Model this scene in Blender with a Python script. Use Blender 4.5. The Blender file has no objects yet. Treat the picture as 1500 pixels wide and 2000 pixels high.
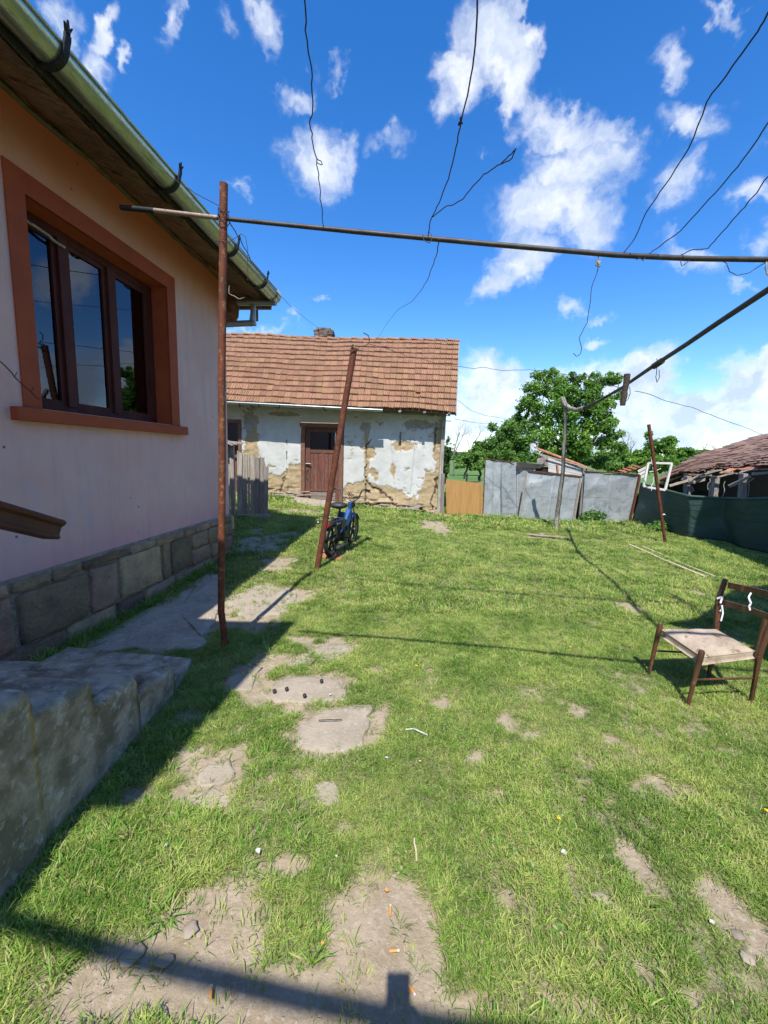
import bpy, math, random
import numpy as np
from mathutils import Vector, Matrix
random.seed(7); rng = np.random.default_rng(7)
scene = bpy.context.scene
COL = scene.collection
PI = math.pi

# ------------------------------------------------------------------ camera
CAM_H, FPX, HOR, ROLL = 1.6, 800.0, 889.0, 0.03
pitch = math.atan((1000 - HOR) * math.cos(ROLL) / FPX)
_d = Vector((0, math.cos(pitch), -math.sin(pitch)))
_u0 = Vector((0, math.sin(pitch), math.cos(pitch))); _r0 = Vector((1, 0, 0))
CR = math.cos(ROLL) * _r0 + math.sin(ROLL) * _u0
CU = -math.sin(ROLL) * _r0 + math.cos(ROLL) * _u0
CD = _d
C0 = Vector((0, 0, CAM_H))
cam_data = bpy.data.cameras.new('camera'); cam = bpy.data.objects.new('camera', cam_data); COL.objects.link(cam)
m = Matrix((CR, CU, -CD)).transposed().to_4x4(); m.translation = C0
cam.matrix_world = m
cam_data.sensor_fit = 'HORIZONTAL'; cam_data.sensor_width = 36.0; cam_data.lens = 36.0 * FPX / 1500.0
cam_data.clip_start = 0.02; cam_data.clip_end = 12000
scene.camera = cam

def ray(px, py): return (px - 750) / FPX * CR + (1000 - py) / FPX * CU + CD
def at_y(px, py, Y):
    r = ray(px, py); return C0 + r * (Y / r.y)
def at_x(px, py, X):
    r = ray(px, py); return C0 + r * (X / r.x)
def at_z(px, py, Z):
    r = ray(px, py); return C0 + r * ((Z - CAM_H) / r.z)

# ------------------------------------------------------------------ sun, sky, exposure
LIGHT = Vector((0.0514, 0.5530, -0.8316)).normalized()      # direction the light travels
SUN_EL = math.asin(-LIGHT.z); SUN_AZ = math.atan2(-LIGHT.x, -LIGHT.y)
sun_d = bpy.data.lights.new('sun', 'SUN'); sun_d.energy = 4.3; sun_d.angle = math.radians(0.55); sun_d.color = (1.0, 0.955, 0.88)
sun = bpy.data.objects.new('sun', sun_d); COL.objects.link(sun); sun.location = (0, -8, 14)
sun.rotation_euler = LIGHT.to_track_quat('-Z', 'Y').to_euler()

world = bpy.data.worlds.new('World'); scene.world = world; world.use_nodes = True
scene.view_settings.view_transform = 'Standard'; scene.view_settings.look = 'None'
scene.view_settings.exposure = 0.68; scene.view_settings.gamma = 1.0; scene.view_settings.use_curve_mapping = False

def build_world():
    nt = world.node_tree; N = nt.nodes; L = nt.links; N.clear()
    out = N.new('ShaderNodeOutputWorld'); bg = N.new('ShaderNodeBackground'); L.new(bg.outputs[0], out.inputs[0])
    bg.inputs['Strength'].default_value = 0.145
    sky = N.new('ShaderNodeTexSky'); sky.sky_type = 'NISHITA'; sky.sun_disc = False
    sky.sun_elevation = SUN_EL; sky.sun_rotation = SUN_AZ
    sky.air_density = 1.0; sky.dust_density = 0.12; sky.ozone_density = 3.0; sky.altitude = 300
    hs = N.new('ShaderNodeHueSaturation'); hs.inputs['Saturation'].default_value = 1.34; hs.inputs['Value'].default_value = 1.10; hs.inputs['Hue'].default_value = 0.508
    L.new(sky.outputs[0], hs.inputs['Color'])
    tc = N.new('ShaderNodeTexCoord'); vec = tc.outputs['Generated']
    def noise(scale, detail, rough, src, color=False):
        n = N.new('ShaderNodeTexNoise'); n.inputs['Scale'].default_value = scale; n.inputs['Detail'].default_value = detail
        n.inputs['Roughness'].default_value = rough; L.new(src, n.inputs['Vector']); return n.outputs['Color' if color else 'Fac']
    def math_(op, a, b=None, c=None, clamp=False):
        n = N.new('ShaderNodeMath'); n.operation = op; n.use_clamp = clamp
        for i, v in enumerate((a, b, c)):
            if v is None: continue
            if isinstance(v, (int, float)): n.inputs[i].default_value = v
            else: L.new(v, n.inputs[i])
        return n.outputs[0]
    def vmath(op, a, b):
        n = N.new('ShaderNodeVectorMath'); n.operation = op
        for i, v in enumerate((a, b)):
            if isinstance(v, tuple): n.inputs[i].default_value = v
            else: L.new(v, n.inputs[i])
        return n.outputs[0]
    w = vmath('SUBTRACT', noise(7.0, 4.0, 0.6, vec, True), (0.5, 0.5, 0.5))
    w = vmath('MULTIPLY', w, (0.16, 0.16, 0.16))
    w2 = vmath('SUBTRACT', noise(30.0, 4.0, 0.65, vec, True), (0.5, 0.5, 0.5))
    w2 = vmath('MULTIPLY', w2, (0.05, 0.05, 0.05))
    wv = vmath('ADD', vmath('ADD', vec, w), w2)
    # direction blobs: (px, py, rx, ry, tilt, strength)
    blobs = [(975,120,95,75,-.5,1.0),(885,180,55,75,.2,.95),(1015,75,50,45,0,1),(900,140,50,40,0,.9),
      (1110,235,120,55,-.15,.95),(1130,320,110,70,-.2,1.05),(1075,400,110,90,.1,1.05),(1140,430,80,60,0,.95),(1015,500,65,60,.6,.8),(960,545,45,35,.6,.7),(1180,290,60,60,0,.85),
      (575,180,48,42,.4,.85),(655,145,42,26,.5,.62),(620,320,78,70,0,1.0),(1330,375,68,68,-.3,.85),(1355,240,95,40,-.2,.68),(1305,130,45,32,-.6,.62),(1415,25,60,22,-.5,.7),
      (1345,512,75,28,-.3,.75),(1470,370,45,35,-.5,.62),(1470,465,38,26,0,.6),(1120,590,36,20,-.2,.75),(1176,614,28,13,0,.62),(1160,666,24,13,0,.58),
      (190,30,85,35,.7,.72),(250,105,18,42,-.2,.66),(355,18,55,34,.8,.66),(525,55,42,60,.4,.68),(170,130,45,60,.7,.55),(80,30,50,40,.5,.6),(445,70,24,34,.3,.5),
      (470,372,26,18,-.5,.5),(930,310,18,22,.2,.58),(620,581,13,9,0,.55),(760,280,40,30,.3,.48),(1440,560,40,12,-.2,.5),
      (965,765,75,62,0,1.2),(985,735,36,32,0,1.15),(925,822,70,52,0,1.1),(1070,760,95,38,0,1.1),(1160,745,60,40,0,1.0),(1270,730,62,48,0,1.3),(1240,770,95,70,0,1.3),(1225,800,80,60,0,1.2),
      (1345,800,150,55,0,1.2),(1460,760,110,55,0,1.25),(1490,735,70,38,0,1.15),(1300,850,300,50,0,1.15),(1150,870,420,34,0,1.0),(1420,820,120,44,0,1.1),(1000,800,110,50,0,1.1),(1000,850,200,30,0,.85),(480,655,85,16,0,.7),(560,640,20,14,0,.5),
      (1650,780,160,80,0,1.1),(1600,300,120,80,-.3,.8),(1700,520,120,60,-.3,.8),(200,820,200,70,0,1.1),(-150,760,200,90,0,1.1)]
    acc = None
    for (cx, cy, rx, ry, ti, st) in blobs:
        if st < .8 and cy < 660: st *= .86
        if cy < 480: rx *= .93; ry *= .93
        c = ray(cx, cy).normalized(); a = ray(cx + rx, cy).normalized() - c; b = ray(cx, cy - ry).normalized() - c
        sa, sb = a.length, b.length; ax = a.normalized(); az = c; bx = az.cross(ax).normalized(); ax = bx.cross(az)
        ct, s_ = math.cos(-ti), math.sin(-ti); ax2 = ct * ax + s_ * bx; bx2 = -s_ * ax + ct * bx
        e = Matrix((ax2, bx2, az)).transposed().to_euler()
        mp = N.new('ShaderNodeMapping'); mp.vector_type = 'TEXTURE'
        mp.inputs['Location'].default_value = c; mp.inputs['Rotation'].default_value = e; mp.inputs['Scale'].default_value = (sa * 1.35, sb * 1.35, 1.0)
        L.new(wv, mp.inputs['Vector'])
        ln = N.new('ShaderNodeVectorMath'); ln.operation = 'LENGTH'; L.new(mp.outputs[0], ln.inputs[0])
        f = math_('MULTIPLY_ADD', ln.outputs['Value'], -st, st)
        acc = f if acc is None else math_('MAXIMUM', acc, f)
    # scattered fair-weather cloud in the rest of the sky, cover raised to neutralise the shade fill
    sep = N.new('ShaderNodeSeparateXYZ'); L.new(vec, sep.inputs[0])
    gen = math_('SUBTRACT', noise(3.2, 6.0, 0.58, vec), 0.475)
    back = math_('MULTIPLY_ADD', sep.outputs['Y'], -3.0, 0.75, clamp=True)
    gen = math_('MULTIPLY', gen, 4.0); gen = math_('MULTIPLY', gen, back)
    acc = math_('MAXIMUM', acc, gen)
    det = noise(11.0, 7.0, 0.58, wv)
    det2 = noise(60.0, 5.0, 0.6, wv)
    dsum = math_('ADD', math_('MULTIPLY_ADD', det, 1.7, -0.86), math_('MULTIPLY_ADD', det2, 0.28, -0.14))
    dens = math_('ADD', acc, dsum)
    mr = N.new('ShaderNodeMapRange'); mr.interpolation_type = 'SMOOTHSTEP'; L.new(dens, mr.inputs['Value'])
    mr.inputs['From Min'].default_value = -0.10; mr.inputs['From Max'].default_value = 0.95
    inside = math_('GREATER_THAN', acc, 0.0)
    edge = N.new('ShaderNodeMapRange'); edge.interpolation_type = 'SMOOTHSTEP'; L.new(acc, edge.inputs['Value'])
    edge.inputs['From Min'].default_value = 0.0; edge.inputs['From Max'].default_value = 0.34
    alpha = math_('MULTIPLY', math_('MULTIPLY', mr.outputs[0], edge.outputs[0]), 0.88)
    # cloud body: bright tops, bluish grey where thick and low
    sh = noise(11.0, 5.0, 0.55, vmath('ADD', wv, (0.0, 0.0, 0.06)))
    shade = N.new('ShaderNodeMapRange'); L.new(math_('ADD', sh, math_('MULTIPLY', dens, -0.16)), shade.inputs['Value'])
    shade.inputs['From Min'].default_value = 0.28; shade.inputs['From Max'].default_value = 0.52
    cc = N.new('ShaderNodeMix'); cc.data_type = 'RGBA'; L.new(shade.outputs[0], cc.inputs['Factor'])
    cc.inputs['A'].default_value = (2.9, 3.4, 4.2, 1); cc.inputs['B'].default_value = (4.9, 5.05, 5.25, 1)
    low = N.new('ShaderNodeMapRange'); low.interpolation_type = 'SMOOTHSTEP'; L.new(math_('MULTIPLY_ADD', det, -0.16, math_('ADD', sep.outputs['Z'], 0.08)), low.inputs['Value'])
    low.inputs['From Min'].default_value = 0.10; low.inputs['From Max'].default_value = -0.02
    lw = N.new('ShaderNodeMix'); lw.data_type = 'RGBA'; L.new(math_('MULTIPLY', low.outputs[0], 0.85), lw.inputs['Factor']); L.new(cc.outputs['Result'], lw.inputs['A']); lw.inputs['B'].default_value = (2.3, 3.1, 4.3, 1); cc = lw
    mx = N.new('ShaderNodeMix'); mx.data_type = 'RGBA'; L.new(alpha, mx.inputs['Factor'])
    L.new(hs.outputs[0], mx.inputs['A']); L.new(cc.outputs['Result'], mx.inputs['B'])
    L.new(mx.outputs['Result'], bg.inputs['Color'])
build_world()
world.cycles.sampling_method = 'MANUAL'; world.cycles.sample_map_resolution = 512

# ------------------------------------------------------------------ helpers: noise
def _hash(ix, iy, s):
    h = (ix.astype(np.int64) * 374761393 + iy.astype(np.int64) * 668265263 + s * 1442695041) & 0xFFFFFFFF
    h = ((h ^ (h >> 13)) * 1274126177) & 0xFFFFFFFF
    return ((h ^ (h >> 16)) & 0xFFFF) / 65535.0
def vnoise(x, y, s=0):
    ix = np.floor(x); iy = np.floor(y); fx = x - ix; fy = y - iy
    fx = fx * fx * (3 - 2 * fx); fy = fy * fy * (3 - 2 * fy)
    a = _hash(ix, iy, s); b = _hash(ix + 1, iy, s); c = _hash(ix, iy + 1, s); d = _hash(ix + 1, iy + 1, s)
    return (a * (1 - fx) + b * fx) * (1 - fy) + (c * (1 - fx) + d * fx) * fy
def fbm(x, y, s=0, o=4):
    t = 0; a = .5; n = 0
    for i in range(o):
        t = t + a * vnoise(x * 2 ** i, y * 2 ** i, s + i * 17); n += a; a *= .5
    return t / n
def sstep(a, b, x):
    t = np.clip((x - a) / (b - a), 0, 1); return t * t * (3 - 2 * t)

# terrain: level by the camera, rising gently towards the old house
def gz(x, y):
    x = np.asarray(x, float); y = np.asarray(y, float)
    k = np.clip((y - 4) / 7.0, 0, 1.2)
    return k * (.05 + .08 * np.clip(1.5 - x, 0, 4.5))
def g(px, py, lift=0.0):
    z = 0.0
    for i in range(25):
        P = at_z(px, py, z); z = .5 * z + .5 * float(gz(P.x, P.y))
    P.z = float(gz(P.x, P.y)) + lift
    return P

# ------------------------------------------------------------------ helpers: materials
def _nt(name):
    m = bpy.data.materials.new(name); m.use_nodes = True
    nt = m.node_tree; b = nt.nodes['Principled BSDF']; return m, nt, b
def c4(c): return (c[0], c[1], c[2], 1)
def mat(name, c1, c2=None, scale=6.0, rough=.8, bump=.3, bscale=40.0, metal=0.0, rnd=0.0, stretch=(1, 1, 1), c3=None, spec=.3, coord='Object', detail=6.0, dist=.02, lo=.35, hi=.65):
    """procedural base colour c1 to c2 by noise, optional speckle colour c3, noise bump, per-object variation rnd"""
    m, nt, b = _nt(name); N = nt.nodes; L = nt.links
    tc = N.new('ShaderNodeTexCoord'); mp = N.new('ShaderNodeMapping'); mp.inputs['Scale'].default_value = stretch
    L.new(tc.outputs[coord], mp.inputs['Vector']); v = mp.outputs[0]
    oi = N.new('ShaderNodeObjectInfo')
    if rnd > 0:
        ad = N.new('ShaderNodeVectorMath'); ad.operation = 'MULTIPLY_ADD'
        L.new(oi.outputs['Random'], ad.inputs[0]); ad.inputs[1].default_value = (37, 53, 71); L.new(v, ad.inputs[2]); v = ad.outputs[0]
    n1 = N.new('ShaderNodeTexNoise'); n1.inputs['Scale'].default_value = scale; n1.inputs['Detail'].default_value = detail; n1.inputs['Roughness'].default_value = .62
    L.new(v, n1.inputs['Vector'])
    mr = N.new('ShaderNodeMapRange'); L.new(n1.outputs['Fac'], mr.inputs['Value']); mr.inputs['From Min'].default_value = lo; mr.inputs['From Max'].default_value = hi
    mx = N.new('ShaderNodeMix'); mx.data_type = 'RGBA'; L.new(mr.outputs[0], mx.inputs['Factor'])
    mx.inputs['A'].default_value = c4(c1); mx.inputs['B'].default_value = c4(c2 or tuple(q * .75 for q in c1)); col = mx.outputs['Result']
    if c3:
        n2 = N.new('ShaderNodeTexNoise'); n2.inputs['Scale'].default_value = scale * 3.1; n2.inputs['Detail'].default_value = 8; n2.inputs['Roughness'].default_value = .7
        L.new(v, n2.inputs['Vector'])
        m2 = N.new('ShaderNodeMapRange'); L.new(n2.outputs['Fac'], m2.inputs['Value']); m2.inputs['From Min'].default_value = .54; m2.inputs['From Max'].default_value = .66
        x2 = N.new('ShaderNodeMix'); x2.data_type = 'RGBA'; L.new(m2.outputs[0], x2.inputs['Factor']); L.new(col, x2.inputs['A']); x2.inputs['B'].default_value = c4(c3); col = x2.outputs['Result']
    if rnd > 0:
        hv = N.new('ShaderNodeHueSaturation'); L.new(col, hv.inputs['Color'])
        r1 = N.new('ShaderNodeMapRange'); L.new(oi.outputs['Random'], r1.inputs['Value']); r1.inputs['To Min'].default_value = 1 - rnd; r1.inputs['To Max'].default_value = 1 + rnd
        L.new(r1.outputs[0], hv.inputs['Value'])
        fr = N.new('ShaderNodeMath'); fr.operation = 'MULTIPLY'; L.new(oi.outputs['Random'], fr.inputs[0]); fr.inputs[1].default_value = 7.31
        f2 = N.new('ShaderNodeMath'); f2.operation = 'FRACT'; L.new(fr.outputs[0], f2.inputs[0])
        r2 = N.new('ShaderNodeMapRange'); L.new(f2.outputs[0], r2.inputs['Value']); r2.inputs['To Min'].default_value = .5 - rnd * .05; r2.inputs['To Max'].default_value = .5 + rnd * .05
        L.new(r2.outputs[0], hv.inputs['Hue']); col = hv.outputs[0]
    L.new(col, b.inputs['Base Color']); b.inputs['Roughness'].default_value = rough; b.inputs['Metallic'].default_value = metal
    b.inputs['Specular IOR Level'].default_value = spec
    if bump > 0:
        n3 = N.new('ShaderNodeTexNoise'); n3.inputs['Scale'].default_value = bscale; n3.inputs['Detail'].default_value = 6; L.new(v, n3.inputs['Vector'])
        bp = N.new('ShaderNodeBump'); bp.inputs['Strength'].default_value = bump; bp.inputs['Distance'].default_value = dist
        L.new(n3.outputs['Fac'], bp.inputs['Height']); L.new(bp.outputs[0], b.inputs['Normal'])
    return m

M = {}
M['rust'] = mat('rusty_iron', (.16, .052, .026), (.085, .03, .02), 14, .78, .5, 90, metal=.15, c3=(.26, .11, .05), dist=.006)
M['rust_speck'] = mat('rusty_pipe_paint_specks', (.20, .062, .030), (.11, .04, .024), 9, .72, .5, 80, metal=.1, c3=(.30, .17, .07), dist=.006)
M['bar'] = mat('dull_steel_pipe', (.085, .075, .068), (.05, .042, .038), 12, .55, .3, 80, metal=.4, dist=.004)
M['bar_new'] = mat('light_galvanised_pipe', (.36, .27, .21), (.26, .19, .15), 12, .5, .2, 80, metal=.3)
M['wire'] = mat('dark_wire', (.035, .032, .032), (.07, .04, .03), 30, .6, 0)
M['pale_cord'] = mat('pale_cord', (.45, .42, .34), (.3, .27, .2), 30, .9, 0)
M['gutter'] = mat('lawn_tinted_zinc_gutter', (.46, .50, .40), (.34, .39, .28), 7, .30, .15, 30, metal=.75, c3=(.24, .27, .18), stretch=(3, 1, 3), dist=.006)  # greenish base tint puts the reflected lawn into the zinc colour
M['gutter_zinc'] = mat('zinc', (.40, .43, .44), (.30, .33, .34), 6, .4, .2, 30, metal=.6, dist=.005)
M['hook'] = mat('black_iron', (.018, .020, .024), (.035, .035, .04), 20, .6, .3, 60, metal=.3, dist=.004)
M['soffit'] = mat('brown_weathered_board', (.24, .14, .085), (.10, .06, .042), 6, .9, .8, 14, stretch=(1, 4, 1), c3=(.34, .22, .14), dist=.03, rnd=.25)
M['tarpaper'] = mat('dark_fascia', (.030, .030, .026), (.06, .062, .045), 8, .85, .5, 30, dist=.02)
M['green_trim'] = mat('faded_green_trim', (.17, .14, .085), (.11, .075, .045), 10, .85, .4, 40, dist=.01)
M['orange_trim'] = mat('orange_brown_paint', (.40, .085, .030), (.33, .068, .026), 5, .72, .35, 120, dist=.004)
M['win_frame'] = mat('oxblood_window_paint', (.11, .030, .022), (.065, .020, .016), 9, .62, .25, 50, stretch=(1, 1, .3), spec=.2, dist=.004)
M['rail'] = mat('dark_brown_painted_rail', (.10, .030, .024), (.065, .020, .018), 6, .5, .35, 60, spec=.4, dist=.004)
M['stone'] = mat('brown_plinth_stone', (.40, .255, .155), (.235, .175, .115), 5.5, .9, 1.0, 26, rnd=.45, c3=(.27, .235, .185), dist=.02)
M['mortar'] = mat('grey_brown_mortar', (.42, .36, .27), (.25, .21, .155), 7, .95, 1.0, 30, c3=(.34, .31, .25), dist=.03)
M['curtain'] = mat('sheer_curtain', (.72, .72, .72), (.55, .55, .55), 5, .9, 0, stretch=(8, 8, .5))
M['dark_in'] = mat('near_black_shade', (.02, .018, .016), (.03, .025, .02), 3, .9, 0)  # near-black colour stands in for the shade inside rooms and gaps
M['oldwood'] = mat('weathered_grey_wood', (.38, .345, .30), (.22, .195, .165), 7, .9, .7, 30, stretch=(4, 4, .35), rnd=.28, c3=(.10, .085, .07), dist=.012)
M['oldwood_h'] = mat('weathered_grey_board', (.36, .33, .29), (.22, .20, .17), 7, .9, .6, 30, stretch=(.35, 4, 4), rnd=.22, c3=(.14, .12, .10), dist=.01)
M['doorwood'] = mat('worn_red_brown_door', (.17, .062, .042), (.10, .045, .033), 8, .75, .6, 30, stretch=(4, 4, .3), c3=(.25, .17, .13), rnd=.12, dist=.008)
M['doorframe'] = mat('worn_door_frame', (.20, .085, .055), (.13, .065, .045), 7, .8, .6, 30, stretch=(4, 4, .35), c3=(.36, .29, .22), dist=.008)
M['doorgrey'] = mat('bare_grey_door_board', (.30, .25, .22), (.20, .15, .125), 8, .85, .6, 30, stretch=(.4, 4, 4), c3=(.13, .08, .06), dist=.008)
M['hardboard'] = mat('ochre_hardboard', (.44, .25, .085), (.36, .195, .065), 4, .75, .3, 30, stretch=(5, 1, .25), c3=(.26, .15, .07), dist=.006)
M['sheet'] = mat('galvanised_sheet_steel', (.42, .45, .46), (.31, .34, .36), 1.8, .52, .15, 3.5, metal=.35, rnd=.08, c3=(.22, .25, .27), dist=.05, detail=8)
M['net'] = mat('green_shade_netting', (.030, .070, .058), (.020, .048, .041), 3, .62, .2, 220, stretch=(1, 1, 1), spec=.4, dist=.003)
M['net_edge'] = mat('net_hem', (.05, .10, .085), (.035, .07, .06), 6, .6, .2, 60)
M['tile'] = mat('weathered_clay_tile', (.335, .185, .105), (.25, .135, .08), 6, .9, .5, 45, rnd=.15, c3=(.135, .088, .068), stretch=(2.6, .35, 1), dist=.006)
M['tile_old'] = mat('dark_mossy_clay_tile', (.22, .135, .10), (.13, .088, .070), 8, .9, .6, 40, rnd=.35, c3=(.28, .13, .085), dist=.008)
M['tile_orange'] = mat('newer_orange_tile', (.50, .22, .12), (.40, .16, .09), 9, .85, .4, 45, rnd=.2, dist=.006)
M['brick'] = mat('sooty_chimney_brick', (.19, .14, .105), (.10, .080, .065), 10, .95, .8, 50, rnd=.35, c3=(.32, .28, .22), dist=.01)
M['whitewood'] = mat('white_flaking_board', (.66, .64, .60), (.50, .48, .44), 10, .85, .5, 40, stretch=(.4, 4, 4), rnd=.1, c3=(.30, .27, .23), dist=.006)
M['beam'] = mat('pale_splintered_timber', (.42, .36, .28), (.26, .22, .17), 8, .9, .7, 40, stretch=(.4, 4, 4), rnd=.25, c3=(.16, .13, .10), dist=.01)
M['bark'] = mat('grey_branch_bark', (.33, .30, .26), (.15, .125, .10), 13, .92, .9, 50, stretch=(1, 1, .5), c3=(.52, .49, .44), dist=.012)
M['trunk'] = mat('dark_tree_bark', (.085, .066, .050), (.045, .036, .028), 9, .95, .8, 40, dist=.02)
M['baretwig'] = mat('bare_grey_twigs', (.19, .165, .145), (.13, .11, .095), 9, .95, 0)
M['concrete'] = mat('mossy_worn_concrete', (.47, .40, .295), (.215, .185, .125), 5.5, .93, 1.0, 34, c3=(.56, .53, .46), lo=.42, hi=.6, dist=.012, detail=9)
M['concrete_top'] = mat('worn_step_concrete', (.30, .29, .275), (.21, .20, .185), 4, .9, .7, 40, c3=(.38, .37, .35), dist=.008)
M['slab'] = mat('sandy_concrete_slab', (.37, .315, .245), (.29, .245, .185), 9, .92, .8, 55, c3=(.42, .37, .30), dist=.006, detail=9)
M['pathc'] = mat('cracked_path_concrete', (.47, .405, .31), (.33, .275, .205), 5, .93, 1.0, 30, c3=(.50, .46, .40), dist=.012, detail=9)
M['chairwood'] = mat('varnished_chair_wood', (.115, .050, .026), (.055, .026, .016), 9, .38, .35, 50, stretch=(1, 1, .4), spec=.5, c3=(.22, .11, .05), dist=.004)
M['fabric'] = mat('stained_floral_seat_fabric', (.46, .37, .28), (.31, .24, .175), 7, .95, .5, 220, c3=(.15, .085, .055), dist=.004, detail=9)
M['ribbon'] = mat('white_cloth_ribbon', (.80, .79, .82), (.70, .69, .72), 20, .8, .1, 60)
M['rubber'] = mat('black_tyre_rubber', (.022, .022, .024), (.035, .033, .032), 20, .8, .3, 80, dist=.003)
M['blackmetal'] = mat('black_oily_metal', (.025, .025, .027), (.05, .045, .04), 18, .45, .3, 60, metal=.4, dist=.003)
M['chrome'] = mat('tarnished_chrome', (.38, .37, .36), (.16, .15, .14), 16, .38, .15, 60, metal=.9, dist=.002)
M['blue'] = mat('bright_blue_moped_paint', (.022, .11, .36), (.018, .075, .25), 9, .42, .1, 60, spec=.5)
M['vinyl'] = mat('black_vinyl', (.025, .025, .028), (.04, .04, .042), 20, .5, .2, 80, spec=.5)
M['redlens'] = mat('red_lens', (.42, .02, .015), (.35, .015, .01), 20, .25, 0, spec=.6)
M['whitemark'] = mat('white_paint', (.75, .72, .66), (.6, .57, .5), 20, .6, 0)
M['traytile'] = mat('orange_clay_board', (.46, .19, .10), (.36, .15, .08), 12, .85, .4, 60, dist=.003)
M['peach'] = mat('orange_paper', (.72, .32, .08), (.62, .26, .06), 20, .8, 0)
M['paper'] = mat('white_scrap', (.58, .57, .54), (.45, .44, .42), 20, .8, .2, 60)
M['prune'] = mat('black_pellet', (.03, .022, .02), (.05, .035, .03), 30, .55, .5, 80, dist=.003)
M['petal'] = mat('dandelion_yellow', (.70, .52, .03), (.66, .42, .02), 40, .8, 0)
M['pebble'] = mat('field_stone', (.33, .28, .22), (.24, .20, .155), 14, .92, .6, 50, rnd=.2, dist=.006)
M['straw'] = mat('pale_stick', (.60, .52, .34), (.46, .38, .24), 20, .85, .3, 60, stretch=(1, 1, 1), dist=.003)
M['skin'] = mat('skin', (.52, .32, .23), (.46, .28, .20), 20, .55, .1, 200)
M['cloth_blue'] = mat('navy_shirt_cloth', (.05, .07, .14), (.04, .055, .11), 30, .9, .2, 200)
M['cloth_grey'] = mat('grey_trouser_cloth', (.12, .12, .12), (.09, .09, .09), 30, .9, .2, 200)
M['hair'] = mat('dark_hair', (.03, .02, .015), (.05, .035, .025), 60, .6, .6, 90)
M['phone'] = mat('black_phone', (.02, .02, .022), (.025, .025, .028), 10, .25, 0, spec=.5)
M['barnwall'] = mat('grey_barn_plank', (.23, .19, .155), (.13, .105, .085), 5, .9, .6, 25, stretch=(4, 4, .3), rnd=.2, dist=.01)

def glass_mat():
    m, nt, b = _nt('window_glass'); N = nt.nodes; L = nt.links; N.remove(b)
    tr = N.new('ShaderNodeBsdfTransparent'); tr.inputs[0].default_value = (.55, .57, .58, 1)
    gl = N.new('ShaderNodeBsdfGlossy'); gl.inputs['Roughness'].default_value = .015; gl.inputs['Color'].default_value = (.36, .40, .46, 1)
    fr = N.new('ShaderNodeFresnel'); fr.inputs['IOR'].default_value = 1.9
    ad = N.new('ShaderNodeMath'); ad.operation = 'MULTIPLY_ADD'; L.new(fr.outputs[0], ad.inputs[0]); ad.inputs[1].default_value = 1.25; ad.inputs[2].default_value = .06; ad.use_clamp = True
    mx = N.new('ShaderNodeMixShader'); L.new(ad.outputs[0], mx.inputs[0]); L.new(tr.outputs[0], mx.inputs[1]); L.new(gl.outputs[0], mx.inputs[2])
    L.new(mx.outputs[0], nt.nodes['Material Output'].inputs[0]); return m
M['glass'] = glass_mat()

def wall1_mat():
    """lilac-pink render, turning orange towards the eave and pinker just over the plinth"""
    m = mat('lilac_pink_render', (.78, .52, .455), (.72, .445, .385), 1.4, .9, .8, 120, dist=.004, c3=(.68, .50, .48))
    nt = m.node_tree; N = nt.nodes; L = nt.links; b = N['Principled BSDF']
    base = b.inputs['Base Color'].links[0].from_socket
    ge = N.new('ShaderNodeNewGeometry'); sp = N.new('ShaderNodeSeparateXYZ'); L.new(ge.outputs['Position'], sp.inputs[0])
    nz = N.new('ShaderNodeTexNoise'); nz.inputs['Scale'].default_value = 2.5; nz.inputs['Detail'].default_value = 4; L.new(ge.outputs['Position'], nz.inputs['Vector'])
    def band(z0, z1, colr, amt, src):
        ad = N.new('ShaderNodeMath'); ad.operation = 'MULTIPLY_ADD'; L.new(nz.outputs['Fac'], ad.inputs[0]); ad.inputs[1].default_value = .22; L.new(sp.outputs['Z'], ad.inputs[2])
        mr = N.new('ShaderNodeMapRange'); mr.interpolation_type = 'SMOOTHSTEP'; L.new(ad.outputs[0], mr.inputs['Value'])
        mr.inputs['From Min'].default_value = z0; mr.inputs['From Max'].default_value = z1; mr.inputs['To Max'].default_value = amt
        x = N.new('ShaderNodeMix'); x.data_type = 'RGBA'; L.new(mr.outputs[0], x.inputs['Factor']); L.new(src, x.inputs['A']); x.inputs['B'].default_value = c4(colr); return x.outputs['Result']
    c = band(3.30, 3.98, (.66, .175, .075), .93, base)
    c = band(1.15, .72, (.64, .33, .36), .6, c)
    st_ = N.new('ShaderNodeMapping'); st_.inputs['Scale'].default_value = (5, 5, .5); L.new(ge.outputs['Position'], st_.inputs['Vector'])
    sn = N.new('ShaderNodeTexNoise'); sn.inputs['Scale'].default_value = 2.2; sn.inputs['Detail'].default_value = 8; sn.inputs['Roughness'].default_value = .65; L.new(st_.outputs[0], sn.inputs['Vector'])
    sm_ = N.new('ShaderNodeMapRange'); L.new(sn.outputs['Fac'], sm_.inputs['Value']); sm_.inputs['From Min'].default_value = .5; sm_.inputs['From Max'].default_value = .75; sm_.inputs['To Max'].default_value = .35
    sx = N.new('ShaderNodeMix'); sx.data_type = 'RGBA'; L.new(sm_.outputs[0], sx.inputs['Factor']); L.new(c, sx.inputs['A']); sx.inputs['B'].default_value = (.40, .31, .33, 1); c = sx.outputs['Result']
    # a few knocked-off spots of paint
    vo = N.new('ShaderNodeTexVoronoi'); vo.inputs['Scale'].default_value = 4.5; L.new(ge.outputs['Position'], vo.inputs['Vector'])
    lt = N.new('ShaderNodeMath'); lt.operation = 'LESS_THAN'; L.new(vo.outputs['Distance'], lt.inputs[0]); lt.inputs[1].default_value = .045
    x = N.new('ShaderNodeMix'); x.data_type = 'RGBA'; L.new(lt.outputs[0], x.inputs['Factor']); L.new(c, x.inputs['A']); x.inputs['B'].default_value = (.20, .13, .14, 1)
    L.new(x.outputs['Result'], b.inputs['Base Color'])
    return m
M['wall1'] = wall1_mat()

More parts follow.
